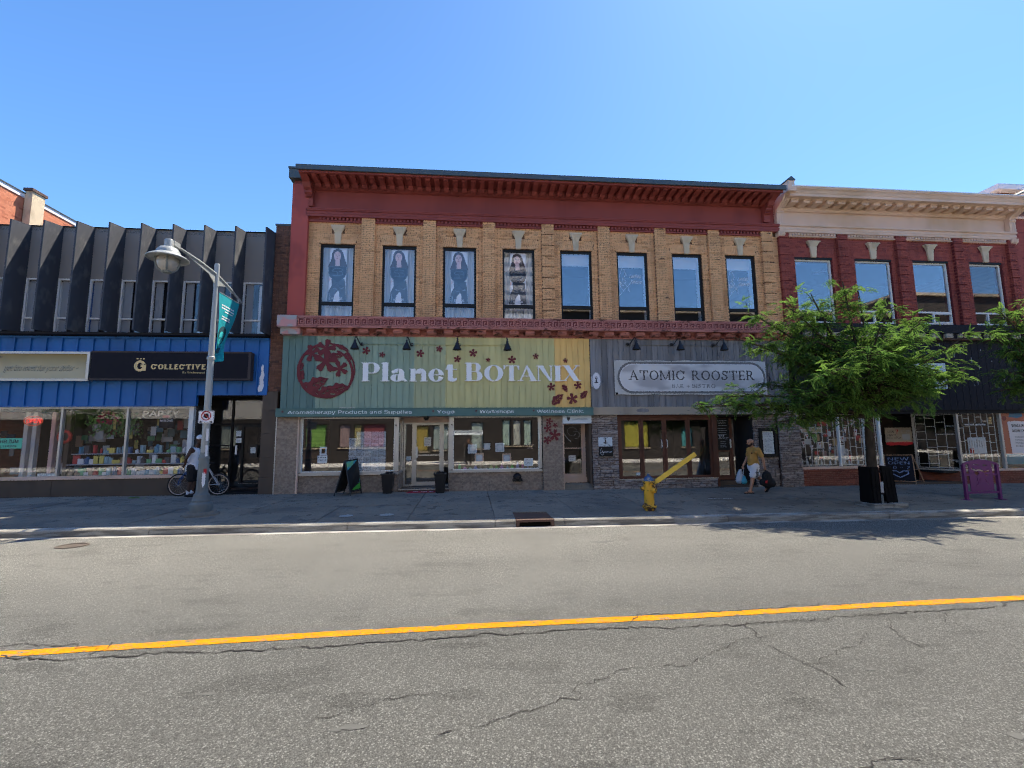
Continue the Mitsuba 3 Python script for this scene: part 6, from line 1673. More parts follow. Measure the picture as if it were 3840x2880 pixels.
MB().tube([(hx + .02, hy - .15, hz + .70), (hx + .14, hy - .12, hz + .62), (hx + .15, hy - .11, hz + .5), (hx + .13, hy - .13, hz + .42)], .012, 6).put('chain', 'rust_iron', HY)
mk = MB(); a, b = np.array([4.585, hy - .05, hz + .70]), np.array([5.62, hy - .05, hz + 1.355])
mk.rot(-.055, .055, -.02, .02, .0, float(np.linalg.norm(b - a)), orient(a, b, (0, -1, 0))); mk.put('marker_blade', 'marker_yellow', HY)
MB().tube([(4.53, hy - .04, hz + .60), (4.56, hy - .05, hz + .66), (4.60, hy - .05, hz + .72)], [.018, .03, .045], 8).put('marker_spring', 'marker_yellow', HY)
MB().mesh(trimesh.creation.icosphere(1, .022).apply_translation(b + (b - a) * .008)).put('marker_tip', 'black_frame', HY)

# ------------------------------------------------------------------ boards, planters, mat
AB = thing('sandwich_board', 'black framed sandwich board with a blue and green poster before the left display window', 'sandwich board')
az = gz(-3.75, -.4)
def aframe(p0, p1, apex0, apex1, fr, k, face, inner=.03):
    """p0-p1: feet, apex0-apex1: top corners."""
    P0, P1, A0, A1 = (np.array(q, float) for q in (p0, p1, apex0, apex1))
    for a, b in ((P0, A0), (P1, A1)): MB().tube([a, b], .018, 6).put('leg', fr, k)
    for t in (.10, .985): MB().tube([P0 + (A0 - P0) * t, P1 + (A1 - P1) * t], .016, 6).put('rail', fr, k)
    q = [P0 + (A0 - P0) * .12, P1 + (A1 - P1) * .12, P1 + (A1 - P1) * .97, P0 + (A0 - P0) * .97]
    n = np.cross(q[1] - q[0], q[3] - q[0]); n /= np.linalg.norm(n)
    return q, n
ap0, ap1 = (-3.78, -.62, az + 1.05), (-3.52, -.16, az + 1.09)
q, n = aframe((-4.02, -.80, az), (-3.92, -.14, az), ap0, ap1, 'black_metal', AB, None)
MB().hexa([p - .006 * n for p in q], [p + .006 * n for p in q]).put('panel', 'black_frame', AB)
q, n = aframe((-3.53, -.82, az), (-3.36, -.16, az), ap0, ap1, 'black_metal', AB, None)
MB().hexa([p - .006 * n for p in q], [p + .006 * n for p in q]).put('panel', 'black_frame', AB)
if n[1] > 0: n = -n
def on_q(u, w, off): return q[0] * (1 - u) * (1 - w) + q[1] * u * (1 - w) + q[2] * u * w + q[3] * (1 - u) * w + n * off
def qpatch(u0, u1, w0, w1, off, m_, nm): MB().hexa([on_q(a, b, .006) for a, b in ((u0, w0), (u1, w0), (u1, w1), (u0, w1))], [on_q(a, b, off) for a, b in ((u0, w0), (u1, w0), (u1, w1), (u0, w1))]).put(nm, m_, AB)
pm('poster_blue', lambda p, n, uv: MX((.03, .26, .36), (.16, .42, .18), SS(.4, .65, FB(p.x * 6, p.y * 6, p.z * 5, 3))), .5); flat('poster_green', (.06, .34, .04), .5)
qpatch(.06, .94, .22, .98, .009, 'poster_blue', 'poster'); qpatch(.06, .94, .03, .22, .009, 'poster_green', 'poster_foot'); qpatch(.2, .78, .22, .52, .013, 'cool_white', 'poster_text_box')
for i in range(5): qpatch(.25, .72 - .06 * (i % 2), .27 + .045 * i, .283 + .045 * i, .016, 'print_grey', 'poster_line')

for i, (x, y) in enumerate(((-2.53, -.28), (-.89, -.30))):
    k = thing('planter', ['tall black tapered planter left of the recessed shop door', 'tall black tapered planter right of the recessed shop door'][i], 'planter', 'planters by the shop door')
    z = gz(x, y); b, t, h_ = .125, .185, .59
    def sq(s, z_): return [[x - s, y - s, z_], [x + s, y - s, z_], [x + s, y + s, z_], [x - s, y + s, z_]]
    MB().hexa(sq(b, z), sq(t, z + h_)).put('pot', 'black_metal', k)
    MB().hexa(sq(t + .016, z + h_ - .02), sq(t + .018, z + h_ + .02)).put('rim', 'black_metal', k)
    q_ = MB(); r3 = random.Random(3 + i)
    for j in range(26):
        a = r3.uniform(0, 6.28); d = r3.uniform(0, .15); c = np.array([x + d * math.cos(a), y + d * math.sin(a), z + h_ + .02])
        e = c + [r3.uniform(-.06, .06), r3.uniform(-.06, .06), r3.uniform(.02, .07)]; q_.tube([c, (c + e) / 2 + [0, 0, .015], e], [.012, .018, .004], 5)
    q_.put('dark_filling', 'left_dark', k, kind='stuff')
mt = thing('door_mat', 'red door mat with white print before the recessed shop door', 'mat')
v = [[-1.95, -.32, 0], [-1.06, -.26, 0], [-1.06, .0, .0], [-1.85, -.02, 0]]
MB().hexa([[a, b, gz(a, b) + .002] for a, b, c in v], [[a, b, gz(a, b) + .02] for a, b, c in v]).put('mat', 'mat_red', mt); flat('mat_red', (.26, .012, .03), .85)
for a, b in ((-1.75, -1.6), (-1.5, -1.32), (-1.25, -1.12)):
    MB().hexa([[a, -.2, gz(a, -.2) + .02], [b, -.19, gz(b, -.2) + .02], [b, -.13, gz(b, -.2) + .021], [a, -.14, gz(a, -.2) + .021]], [[a, -.2, gz(a, -.2) + .024], [b, -.19, gz(b, -.2) + .024], [b, -.13, gz(b, -.2) + .025], [a, -.14, gz(a, -.2) + .025]]).put('print', 'print_white', mt)

CB = thing('chalk_sandwich_board', 'wooden sandwich board with a chalk drawn blackboard behind the street tree', 'sandwich board')
cz = gz(15.6, .3)
flat('pale_wood', (.32, .19, .11), .7)
ap0, ap1 = (15.42, .62, cz + 1.03), (16.02, .10, cz + 1.05)
q, n = aframe((15.2, .40, cz), (15.78, -.18, cz), ap0, ap1, 'pale_wood', CB, None)
if n[1] > 0: n = -n
MB().hexa([p - .008 * n for p in q], [p + .006 * n for p in q]).put('blackboard', 'sign_black', CB)
aframe((15.95, .78, cz), (16.36, .06, cz), ap0, ap1, 'pale_wood', CB, None)
MB().tube([(15.62, -.0, cz + .5), (16.2, .12, cz + .5)], .008, 5).put('strut', 'pale_wood', CB)
flat('chalk_blue', (.20, .28, .45), .8)
for s, w0, hh in (('NEW', .80, .12), ('OPEN', .64, .11), ('10 - 7', .46, .10)):
    m = meshkit.text_mesh(s, 1.0, .001); vv = np.array(m.vertices); vv[:, 0] -= vv[:, 0].min(); vv[:, 0] *= .75 / vv[:, 0].max(); vv[:, 1] *= hh
    MB().add(np.array([on_q(.12 + a, w0 + b, .009) for a, b, c in vv]), m.faces).put('chalk_lettering', 'chalk_blue', CB)
heart = LineString([(.5, .12), (.2, .28), (.22, .38), (.38, .38), (.5, .30), (.62, .38), (.78, .38), (.8, .28), (.5, .12)]).buffer(.018)
m = trimesh.creation.triangulate_polygon(heart, engine='earcut'); MB().add(np.array([on_q(a, b, .010) for a, b in m[0]]), m[1]).put('chalk_heart', 'chalk_blue', CB)

PU = thing('purple_bike_rack', 'purple metal panel on posts with a cut out bird at the pavement edge', 'bike rack')
pz = gz(14.35, -3.5)
for x in (13.82, 14.86):
    MB().box(x - .035, x + .035, -3.54, -3.47, pz, pz + .98).put('post', 'purple_paint', PU); B(x - .09, x + .09, -3.60, -3.41, pz, pz + .012).put('foot_plate', 'purple_paint', PU)
pan = Polygon([(13.98, .24)] + [(14.70, .24), (14.70, 1.0)] + [(14.34 + .36 * math.cos(t), 1.0 + .09 * math.sin(t)) for t in np.linspace(0, math.pi, 12)] + [(13.98, 1.0)])
bird = unary_union([LineString([(14.08, .86), (14.2, .80), (14.32, .82), (14.46, .76), (14.6, .78)]).buffer(.022), Polygon([(14.12, .74), (14.24, .80), (14.30, .72), (14.22, .66)]), Polygon([(14.42, .72), (14.62, .67), (14.5, .66)]), LineString([(14.2, .62), (14.22, .46), (14.17, .4)]).buffer(.008), LineString([(14.3, .6), (14.28, .5)]).buffer(.008), LineString([(14.46, .56), (14.5, .44), (14.56, .42)]).buffer(.008), sbox(14.12, .95, 14.3, .97), sbox(14.42, .93, 14.56, .96)])
MB().shape(affinity.translate(pan.difference(bird), 0, pz), -3.495, .02).put('panel', 'purple_paint', PU)
MB().box(13.855, 14.825, -3.53, -3.48, pz + .17, pz + .23).box(13.855, 13.98, -3.52, -3.49, pz + .66, pz + .72).box(14.70, 14.825, -3.52, -3.49, pz + .66, pz + .72).shape(affinity.translate(LineString([(13.83, .98), (13.98, 1.03), (14.34, 1.09), (14.70, 1.03), (14.85, .98)]).buffer(.03), 0, pz), -3.49, .03).put('rail', 'purple_paint', PU)

# ------------------------------------------------------------------ street trees
def frond_mesh(n, seed):
    """One compound leaf: pairs of leaflets along a drooping stalk, stalk along +x, 1 long."""
    v, f = [], []
    for k in range(n):
        t = (k + .8) / n; x = t; z = -.35 * t * t
        for s in (-1, 1):
            L = .34 * (1 - .45 * t); a = np.array([x, 0, z]); d = np.array([.35, s * .94, -.18]) * L; w = np.array([.105, -.02 * s, 0.0])
            b = len(v); v += [a, a + d * .5 + w, a + d, a + d * .5 - w]; f += [[b, b + 1, b + 2, b + 3]]
    a = np.array([1.0, 0, -.35]); b = len(v); v += [a, a + [.12, .08, -.08], a + [.28, 0, -.18], a + [.12, -.08, -.08]]; f += [[b, b + 1, b + 2, b + 3]]
    return np.array(v), np.array(f)


FV, FF = frond_mesh(6, 0)


def tree(label, bx, by, limbs, seed, density=1.0, base_z=0.0, lean=(0, 0)):
    r = np.random.default_rng(seed); k = thing('street_tree', label, 'tree')
    z0 = gz(bx, by)
    top = np.array([bx + lean[0], by + lean[1], 2.5])
    tr = [np.array([bx, by, z0 - .1]), np.array([bx + .3 * lean[0] + .02, by, .9]), np.array([bx + .6 * lean[0], by, 1.7]), top]
    MB().tube(tr, [.135, .115, .10, .085], 12).put('trunk', 'bark', k, smooth=True)
    wood, V, F, nb = MB(), [], [], 0
    for (ex, ey, ez, pad) in limbs:
        e = np.array([ex, ey, ez]); s = top + np.array([0, 0, -.5 + .5 * min(1.6, max(0, ez - 2.2))]) * [1, 1, .6]
        mid = (s + e) / 2 + np.array([0, 0, .28]) + r.normal(0, .12, 3)
        t = np.linspace(0, 1, 9)[:, None]; c = (1 - t) ** 2 * s + 2 * t * (1 - t) * mid + t * t * e
        L = np.linalg.norm(e - s)
        wood.tube(c, np.linspace(.05, .012, 9), 6)
        ntw = int(9 + L * 5)
        for _ in range(ntw):
            u = r.uniform(.35, 1.03); p = c[min(8, int(u * 8))] + r.normal(0, .04, 3)
            sp = 1.25 * pad * (1.0 - .35 * max(0, u - .6)) 
            d = np.array([r.normal(0, 1), r.normal(0, 1), r.normal(.05, .25)]); d /= np.linalg.norm(d); tl = sp * r.uniform(.45, 1.0)
            q = p + d * tl + [0, 0, -.10 * tl]
            m_ = (p + q) / 2 + [0, 0, .07]
            tw = np.array([p, m_, q]); wood.tube(tw, [.011, .008, .003], 4, cap=False)
            nf = int(14 * density * (tl / .5) ** .5)
            for _ in range(nf):
                a = r.uniform(.1, 1.08); pos = (p * (1 - a) + q * a) + [0, 0, .06 * math.sin(math.pi * min(a, 1))] + r.normal(0, [.05, .05, .03])
                fd = d * .8 + r.normal(0, .75, 3) * [1, 1, .35]; fd[2] -= .12; fd /= np.linalg.norm(fd)
                up = np.array([r.normal(0, .28), r.normal(0, .28), 1.0]); yv = np.cross(up, fd); yv /= np.linalg.norm(yv); zv = np.cross(fd, yv)
                sc = r.uniform(.12, .21)
                V.append(pos + (FV * sc) @ np.array([fd, yv, zv])); F.append(FF + nb); nb += len(FV)
    wood.put('branches', 'bark', k, smooth=True)
    ck = new_key('crown', k)
    scene[ck] = mikit.ply((np.vstack(V), np.vstack(F)), 'leaf'); labels[ck] = {'kind': 'stuff'}
    return k


LIMBS = [(5.85, -4.1, 2.5, .5), (6.5, -4.2, 2.75, .55), (10.4, -5.9, 4.3, .6), (9.2, -5.8, 3.7, .6), (11.6, -5.8, 4.0, .6), (8.4, -5.5, 3.2, .6), (7.1, -4.0, 2.45, .6), (7.0, -4.0, 4.35, .4), (7.9, -4.3, 2.1, .55), (8.3, -4.7, 2.75, .65), (7.6, -3.8, 4.25, .5), (8.4, -3.9, 3.9, .6), (7.6, -3.7, 5.15, .35), (8.9, -3.6, 4.7, .5), (9.2, -4.6, 3.3, .7), (9.3, -4.0, 5.6, .55), (10.0, -4.3, 5.85, .5), (10.8, -3.9, 5.75, .55), (11.5, -4.0, 5.35, .55), (12.4, -4.1, 4.95, .45), (8.6, -3.9, 5.3, .5), (11.6, -4.7, 4.4, .65), (10.4, -4.9, 4.5, .7),
         (13.75, -3.9, 3.5, .55), (13.0, -4.0, 3.3, .6), (12.5, -4.2, 3.6, .65), (12.9, -4.3, 3.1, .55), (11.9, -4.9, 3.3, .65), (11.2, -5.3, 3.7, .65), (10.2, -5.3, 3.3, .7), (9.0, -5.0, 2.5, .6), (11.3, -4.6, 2.7, .6), (12.1, -3.9, 2.75, .5), (11.0, -2.9, 4.6, .7), (9.3, -2.9, 3.9, .7), (12.0, -2.9, 3.9, .65), (10.1, -3.0, 3.2, .7), (8.2, -3.2, 3.2, .6), (9.9, -4.6, 2.75, .55), (9.1, -4.3, 4.2, .6)]
tree('leafy green street tree growing from a black guard before the red brick building', 10.42, -4.12, LIMBS, 5, 1.0, lean=(.12, 0))
L2 = [(15.5, -3.3, 4.7, .5), (15.9, -3.3, 5.4, .5), (15.4, -3.3, 3.6, .5), (16.1, -3.5, 4.2, .6), (16.6, -3.2, 5.6, .6), (16.0, -3.0, 4.9, .55), (16.2, -3.2, 3.6, .6), (15.8, -3.1, 3.0, .5), (16.6, -3.4, 2.6, .6), (17.4, -3.6, 5.2, .7), (17.2, -3.5, 4.0, .7), (18.4, -3.2, 6.2, .7), (19.2, -3.2, 5.2, .7), (20.0, -3.0, 4.2, .7), (18.6, -4.0, 4.4, .7), (17.0, -3.9, 3.2, .6), (16.9, -3.0, 4.5, .6)]
tree('second street tree with only its leafy left edge showing at the right edge', 18.6, -3.0, L2, 6, .9)
tree('street tree on the opposite pavement, seen mirrored in the left store windows', -26.0, -18.6, [(-28.2, -18.4, 4.2, .8), (-27.2, -17.8, 5.2, .8), (-26, -18.6, 6, .8), (-24.6, -18.2, 5.2, .8), (-23.8, -18.6, 4.1, .8), (-25, -17.4, 4, .8), (-27, -19.4, 4.4, .8), (-25.2, -19.6, 4.8, .8), (-26.3, -17.2, 3.6, .8)], 8, .8)
GU = thing('tree_guard', 'black slatted guard round the foot of the street tree', 'tree guard')
flat('guard_black', (.006, .006, .007), .8, spec=.08)
gz0 = gz(10.45, -4.1)
def guard_panel(x0, x1, y0, y1, t0, t1, h):
    a = [[x0, y0, gz0 + .08], [x1, y0, gz0 + .08], [x1, y1, gz0 + .08], [x0, y1, gz0 + .08]]
    b = [[x0 + t0, y0 + .07, gz0 + h], [x1 + t1, y0 + .07, gz0 + h], [x1 + t1, y1, gz0 + h], [x0 + t0, y1, gz0 + h]]
    return MB().hexa(a, b)
for x in (10.24, 10.34): guard_panel(x, x + .09, -4.36, -4.33, .03, .03, 1.0).put('slat', 'guard_black', GU)
for x in (10.60, 10.70, 10.80): guard_panel(x, x + .09, -4.36, -4.33, -.05, -.05, 1.0).put('slat', 'guard_black', GU)
for x, t in ((10.21, .03), (10.89, -.05)): guard_panel(x, x + .03, -4.33, -3.95, t, t, 1.0).put('side_panel', 'guard_black', GU)
for z in (.3, .85): MB().box(10.28, 10.84, -4.325, -4.30, gz0 + z, gz0 + z + .05).put('band', 'guard_black', GU)
MB().box(10.47, 10.55, -4.335, -4.326, gz0 + .35, gz0 + .62).put('torn_sticker', 'print_grey', GU, label='torn white and blue sticker on the guard')
CO = thing('tree_pit_kerb', 'low concrete kerb round the black tree guard', 'kerb')
MB().box(10.10, 10.62, -4.50, -4.38, gz0 - .02, gz0 + .09).box(10.62, 11.0, -4.52, -4.38, gz0 - .02, gz0 + .10).box(10.10, 10.19, -4.38, -3.9, gz0 - .02, gz0 + .09).box(10.93, 11.0, -4.38, -3.9, gz0 - .02, gz0 + .09).put('kerb', 'kerb_concrete', CO)
tag(MB().tube([(-9.95, -.55, gz(-9.95, -.55) + .01), (-9.75, -.5, gz(-9.7, -.5) + .03), (-9.6, -.62, gz(-9.6, -.6) + .015)], .012, 5).add(np.array([[-9.9, -.6, .1], [-9.75, -.7, .13], [-9.6, -.55, .11], [-9.75, -.45, .10], [-9.66, -.5, .11], [-9.5, -.58, .13], [-9.42, -.48, .1], [-9.55, -.4, .1]]), [[0, 1, 2, 3], [4, 5, 6, 7]]).put('fallen_twig', 'leaf'), 'small fallen leafy twig on the pavement left of the bicycle', 'twig')


# ------------------------------------------------------------------ people and bicycle
def body(bones, edge=.022, it=8):
    parts = []
    for (p, rp, q, rq) in bones:
        a = m3.Manifold.sphere(rp, 14).translate([float(x) for x in p]); b = m3.Manifold.sphere(rq, 14).translate([float(x) for x in q])
        parts.append(m3.Manifold.batch_hull([a, b]))
    m = m3.Manifold.batch_boolean(parts, m3.OpType.Add).refine_to_length(edge).to_mesh()
    t = trimesh.Trimesh(m.vert_properties[:, :3], m.tri_verts)
    trimesh.smoothing.filter_taubin(t, iterations=it)
    return t


def hand(w, fwd, palm_n, curl=1.0, s=1.0):
    """Bones of a hand at the wrist w: fwd along the fingers, palm_n out of the palm."""
    f = np.array(fwd, float); f /= np.linalg.norm(f); n = np.array(palm_n, float); n -= f * (n @ f); n /= np.linalg.norm(n); sd = np.cross(f, n)
    w = np.array(w, float); out = [(w, .024 * s, w + f * .075 * s + sd * .022 * s, .017 * s), (w, .024 * s, w + f * .075 * s - sd * .022 * s, .017 * s)]
    for k, (o, L) in enumerate(((.031, .062), (.011, .072), (-.010, .068), (-.030, .052))):
        p = w + f * .082 * s + sd * o * s; q1 = p + (f * math.cos(.7 * curl) + n * math.sin(.7 * curl)) * L * .55 * s; q2 = q1 + (f * math.cos(1.7 * curl) + n * math.sin(1.7 * curl)) * L * .5 * s
        out += [(p, .0095 * s, q1, .009 * s), (q1, .009 * s, q2, .008 * s)]
    p = w + f * .025 * s + sd * .028 * s; q1 = p + (f * .6 + sd * .55 + n * .45) * .042 * s; q2 = q1 + (f * .8 + n * .5) * .03 * s
    return out + [(p, .012 * s, q1, .011 * s), (q1, .011 * s, q2, .009 * s)]


def head_bones(c, fwd, r=.098):
    c = np.array(c, float); f = np.array(fwd, float); f /= np.linalg.norm(f); z = np.array([0, 0, 1.0]); sd = np.cross(z, f)
    return [(c + z * .03 - f * .015, r * .95, c + z * .03 + f * .02, r * .86), (c + f * .025 - z * .02, r * .72, c + f * .042 - z * .085, r * .42), (c + f * .085 + z * .012, .012, c + f * .112 - z * .018, .013),
            (c + sd * .088 - z * .01, .012, c + sd * .09 + z * .025, .016), (c - sd * .088 - z * .01, .012, c - sd * .09 + z * .025, .016), (c + f * .07 + sd * .03 + z * .035, .014, c + f * .07 - sd * .03 + z * .035, .014)]


def face(c, fwd, k, skin_dark):
    c = np.array(c, float); f = np.array(fwd, float); f /= np.linalg.norm(f); z = np.array([0, 0, 1.0]); sd = np.cross(z, f)
    for s in (-1, 1):
        MB().mesh(trimesh.creation.icosphere(1, .012).apply_translation(c + f * .086 + sd * s * .032 + z * .012)).put('eye', 'ink', k)
    MB().tube([c + f * .083 - sd * .025 - z * .055, c + f * .092 - z * .056, c + f * .083 + sd * .025 - z * .055], .007, 5).put('mouth', skin_dark, k)


flat('skin_light', (.42, .22, .14), .55); flat('skin_dark', (.07, .035, .024), .55); flat('lip_dark', (.10, .03, .025), .6)
pm('mustard_cloth', worn((.46, .255, .07), (.35, .19, .05), 7, .4, .65, .2), .85); pm('white_cloth', worn((.62, .63, .67), (.48, .49, .55), 8, .4, .65, .2), .85); flat('black_cloth', (.010, .010, .012), .85); flat('beard', (.035, .018, .012), .9); flat('sole', (.03, .028, .025), .8)
# man walking left past the bistro
PM = thing('person', 'bald bearded man in mustard shirt and white shorts carrying bags past the bistro', 'person')
g0 = gz(8.8, -1.5)
F = np.array([-1.0, -.10, 0])
hd = np.array([8.845, -1.50, 1.545])
ch_, be, pe = (8.925, -1.50, 1.22), (8.90, -1.5, 1.02), (8.91, -1.5, .83)
sr, sl_ = np.array([8.93, -1.29, 1.33]), np.array([8.955, -1.71, 1.33])
er, hr = np.array([8.86, -1.25, 1.06]), np.array([8.70, -1.28, .83])
el, hl_ = np.array([9.05, -1.77, 1.06]), np.array([9.09, -1.76, .82])
hip_r, kn_r, an_r = np.array([8.89, -1.40, .80]), np.array([9.09, -1.40, .46]), np.array([9.38, -1.42, .22])
hip_l, kn_l, an_l = np.array([8.89, -1.60, .80]), np.array([8.77, -1.61, .44]), np.array([8.68, -1.61, .085])
bones = head_bones(hd, F) + [((8.90, -1.5, 1.36), .058, (8.868, -1.5, 1.48), .056), (ch_, .135, be, .13), (be, .13, pe, .14), ((8.94, -1.37, 1.28), .075, (8.94, -1.63, 1.28), .075), (sr, .06, er, .044), (er, .042, hr, .03), (sl_, .06, el, .046), (el, .043, hl_, .031),
         (hip_r, .105, kn_r, .064), (kn_r, .062, an_r, .038), (hip_l, .105, kn_l, .064), (kn_l, .064, an_l, .038),
         (an_l, .037, an_l + [-.12, 0, -.05], .028), (an_l + [.05, 0, -.05], .03, an_l + [-.17, .015, -.06], .02), (an_l + [-.1, -.02, -.055], .022, an_l + [-.18, -.03, -.062], .016),
         (an_r, .037, an_r + [-.06, 0, -.10], .03), (an_r + [.035, 0, -.03], .03, an_r + [-.10, .01, -.165], .022)]
bones += hand(hr, (-.25, 0, -1), (0, -1, 0), .9) + hand(hl_, (.1, 0, -1), (0, 1, 0), .9)
scene[new_key('skin', PM)] = mikit.ply(body(bones, .02), 'skin_light', smooth=True)
face(hd, F, PM, 'lip_dark')
bd = body([(hd + F * .05 + [0, 0, -.075], .045, hd + F * .075 + [0, 0, -.095], .034), (hd + [.0, .06, -.04], .035, hd + F * .05 + [0, .03, -.09], .036), (hd + [.0, -.06, -.04], .035, hd + F * .05 + [0, -.03, -.09], .036)], .02, 4)
MB().mesh(bd).put('beard', 'beard', PM, smooth=True)
sh = body([((8.925, -1.5, 1.27), .15, (8.89, -1.5, 1.02), .152), ((8.89, -1.5, 1.04), .158, (8.90, -1.5, .87), .165), ((8.94, -1.34, 1.285), .088, (8.94, -1.66, 1.285), .088), (sr, .076, sr * .35 + er * .65, .066), (sl_, .078, sl_ * .3 + el * .7, .068), ((8.915, -1.5, 1.36), .075, (8.905, -1.5, 1.385), .068)], .022, 6)
MB().mesh(sh).put('shirt', 'mustard_cloth', PM, smooth=True)
B(8.772, 8.78, -1.68, -1.62, 1.2, 1.25).put('shirt_badge', 'lip_dark', PM)
st = body([((8.905, -1.5, .82), .165, (8.905, -1.5, .74), .16), (hip_l, .128, hip_l * .28 + kn_l * .72, .112), (hip_r, .128, hip_r * .28 + kn_r * .72, .112)], .022, 6)
MB().mesh(st).put('shorts', 'white_cloth', PM, smooth=True)
MB().tube([(8.86, -1.735, .74), (8.855, -1.73, .62), (8.84, -1.722, .5)], .013, 5).tube([(8.80, -1.70, .62), (8.86, -1.735, .63), (8.92, -1.72, .62)], .014, 5).put('shorts_print', 'ink', PM)
for a, s in ((an_l, 0), (an_r, 1)):
    q_ = MB()
    if s == 0: q_.rot(-.20, .08, -.048, .048, -.005, .022, rotz(0, (a[0], a[1], g0))).tube([a + [-.12, -.05, -.055], a + [-.10, 0, -.018], a + [-.12, .05, -.055]], .014, 5)
    else: q_.rot(-.14, .14, -.048, .048, -.014, .014, orient(a + [-.015, 0, -.10], a + [-.015 + .75, 0, -.10 - .6], (0, 1, 0)) if False else np.array([[.62, 0, .78, a[0] + .01], [0, 1, 0, a[1]], [.78, 0, -.62, a[2] - .115], [0, 0, 0, 1]])).tube([a + [-.05, -.05, -.115], a + [-.09, 0, -.08], a + [-.05, .05, -.115]], .014, 5)
    q_.put('sandal', 'black_cloth', PM)
bg = thing('black_bag', 'big black bag with a small red mark hanging from the walking man\'s near hand', 'bag')
bgm = body([((9.12, -1.80, .62), .07, (9.12, -1.80, .56), .12), ((9.10, -1.80, .55), .12, (9.14, -1.80, .33), .17), ((9.0, -1.8, .34), .12, (9.26, -1.80, .30), .12)], .03, 6)
MB().mesh(bgm).put('sack', 'black_cloth', bg, smooth=True); MB().tube([(9.05, -1.79, .60), (9.09, -1.78, .72), (9.13, -1.79, .60)], .012, 6).put('handle', 'black_cloth', bg)
B(8.955, 9.02, -1.965, -1.935, .33, .40).put('red_mark', 'flag_red', bg)
b2 = thing('plastic_bag', 'white and blue plastic shopping bags hanging from the walking man\'s far hand', 'bag')
flat('bag_grey', (.38, .42, .48), .4); flat('bag_blue', (.05, .30, .38), .4)
MB().mesh(body([((8.60, -1.25, .66), .05, (8.58, -1.25, .50), .10), ((8.58, -1.25, .5), .10, (8.55, -1.25, .36), .11)], .025, 5)).put('sack', 'bag_grey', b2, smooth=True)
MB().mesh(body([((8.66, -1.34, .46), .05, (8.64, -1.36, .33), .09)], .025, 5)).put('blue_sack', 'bag_blue', b2, smooth=True); MB().tube([(8.60, -1.27, .66), (8.68, -1.29, .76), (8.66, -1.33, .5)], .010, 5).put('handle', 'bag_grey', b2)

# person standing behind the lamp pole with a bicycle
PL = thing('person', 'person in white sleeveless top and black shorts holding a bicycle behind the lamp pole', 'person')
g1 = gz(-8.3, -.35); hd = np.array([-8.17, -.38, 1.80]); F = np.array([1.0, -.15, -.35])
X0 = -8.28
sr, sl_ = np.array([X0, -.56, 1.53]), np.array([X0 + .02, -.20, 1.54])
er, hr = np.array([X0 - .10, -.62, 1.26]), np.array([X0 - .19, -.50, 1.08])
el, hl_ = np.array([X0 + .2, -.22, 1.40]), np.array([X0 + .19, -.34, 1.68])
hips = [np.array([X0 - .03, -.36 + s * .095, .98]) for s in (-1, 1)]; kns = [np.array([X0 - .04, -.36 + s * .10, .55]) for s in (-1, 1)]; ans = [np.array([X0 - .08, -.36 + s * .10, g1 + .09]) for s in (-1, 1)]
bones = head_bones(hd, F) + [((X0 + .02, -.37, 1.57), .055, hd + [-.02, 0, -.06], .055), ((X0, -.37, 1.42), .125, (X0 - .02, -.37, 1.0), .13), ((X0, -.50, 1.48), .07, (X0, -.25, 1.48), .07), (sr, .055, er, .042), (er, .04, hr, .03), (sl_, .055, el, .042), (el, .04, hl_, .03)]
for a, b, c in zip(hips, kns, ans): bones += [(a, .10, b, .06), (b, .06, c, .038), (c, .036, c + [.13, 0, -.05], .028)]
bones += hand(hr, (-.6, .5, -.4), (0, .3, -1), .8) + hand(hl_, (-.1, -.2, 1), (-1, 0, 0), .7)
scene[new_key('skin', PL)] = mikit.ply(body(bones, .022), 'skin_dark', smooth=True)
face(hd, F, PL, 'lip_dark')
MB().mesh(body([((X0, -.37, 1.44), .15, (X0 - .02, -.37, 1.12), .155), ((X0 - .02, -.37, 1.12), .155, (X0 - .03, -.37, .98), .165), ((X0, -.47, 1.50), .075, (X0, -.28, 1.50), .075)], .024, 6)).put('white_top', 'white_cloth', PL, smooth=True)
MB().mesh(body([((X0 - .03, -.37, .97), .15, (X0 - .03, -.37, .9), .15)] + [(a, .125, a * .2 + b * .8, .10) for a, b in zip(hips, kns)], .024, 6)).put('shorts', 'black_cloth', PL, smooth=True)
MB().mesh(body([(hd + [0, 0, .06], .098, hd + [.0, 0, .07], .096), (hd + F * .10 + [0, 0, .06], .05, hd + F * .16 + [0, 0, .05], .03)], .022, 5)).put('cap', 'white_cloth', PL, smooth=True)
for c in ans:
    MB().mesh(body([(c + [0, 0, -.03], .046, c + [.13, 0, -.055], .04), (c + [-.05, 0, -.05], .04, c + [.05, 0, -.06], .04)], .02, 4)).put('shoe', 'black_cloth', PL, smooth=True); MB().lathe([(.048, -.01), (.048, .09), (0, .09)], c, 10).put('sock', 'white_cloth', PL)
BI = thing('bicycle', 'blue and silver bicycle standing across the black doorway behind the lamp pole', 'bicycle')
flat('tyre', (.012, .012, .012), .8); flat('rim_pink', (.52, .42, .38), .35, .5); flat('bike_blue', (.02, .06, .22), .35); flat('bike_silver', (.45, .45, .46), .35, .6)
yb = -.22
wc = [np.array([-8.765, yb, gz(-8.7, yb) + .335]), np.array([-7.62, yb, gz(-7.6, yb) + .335])]
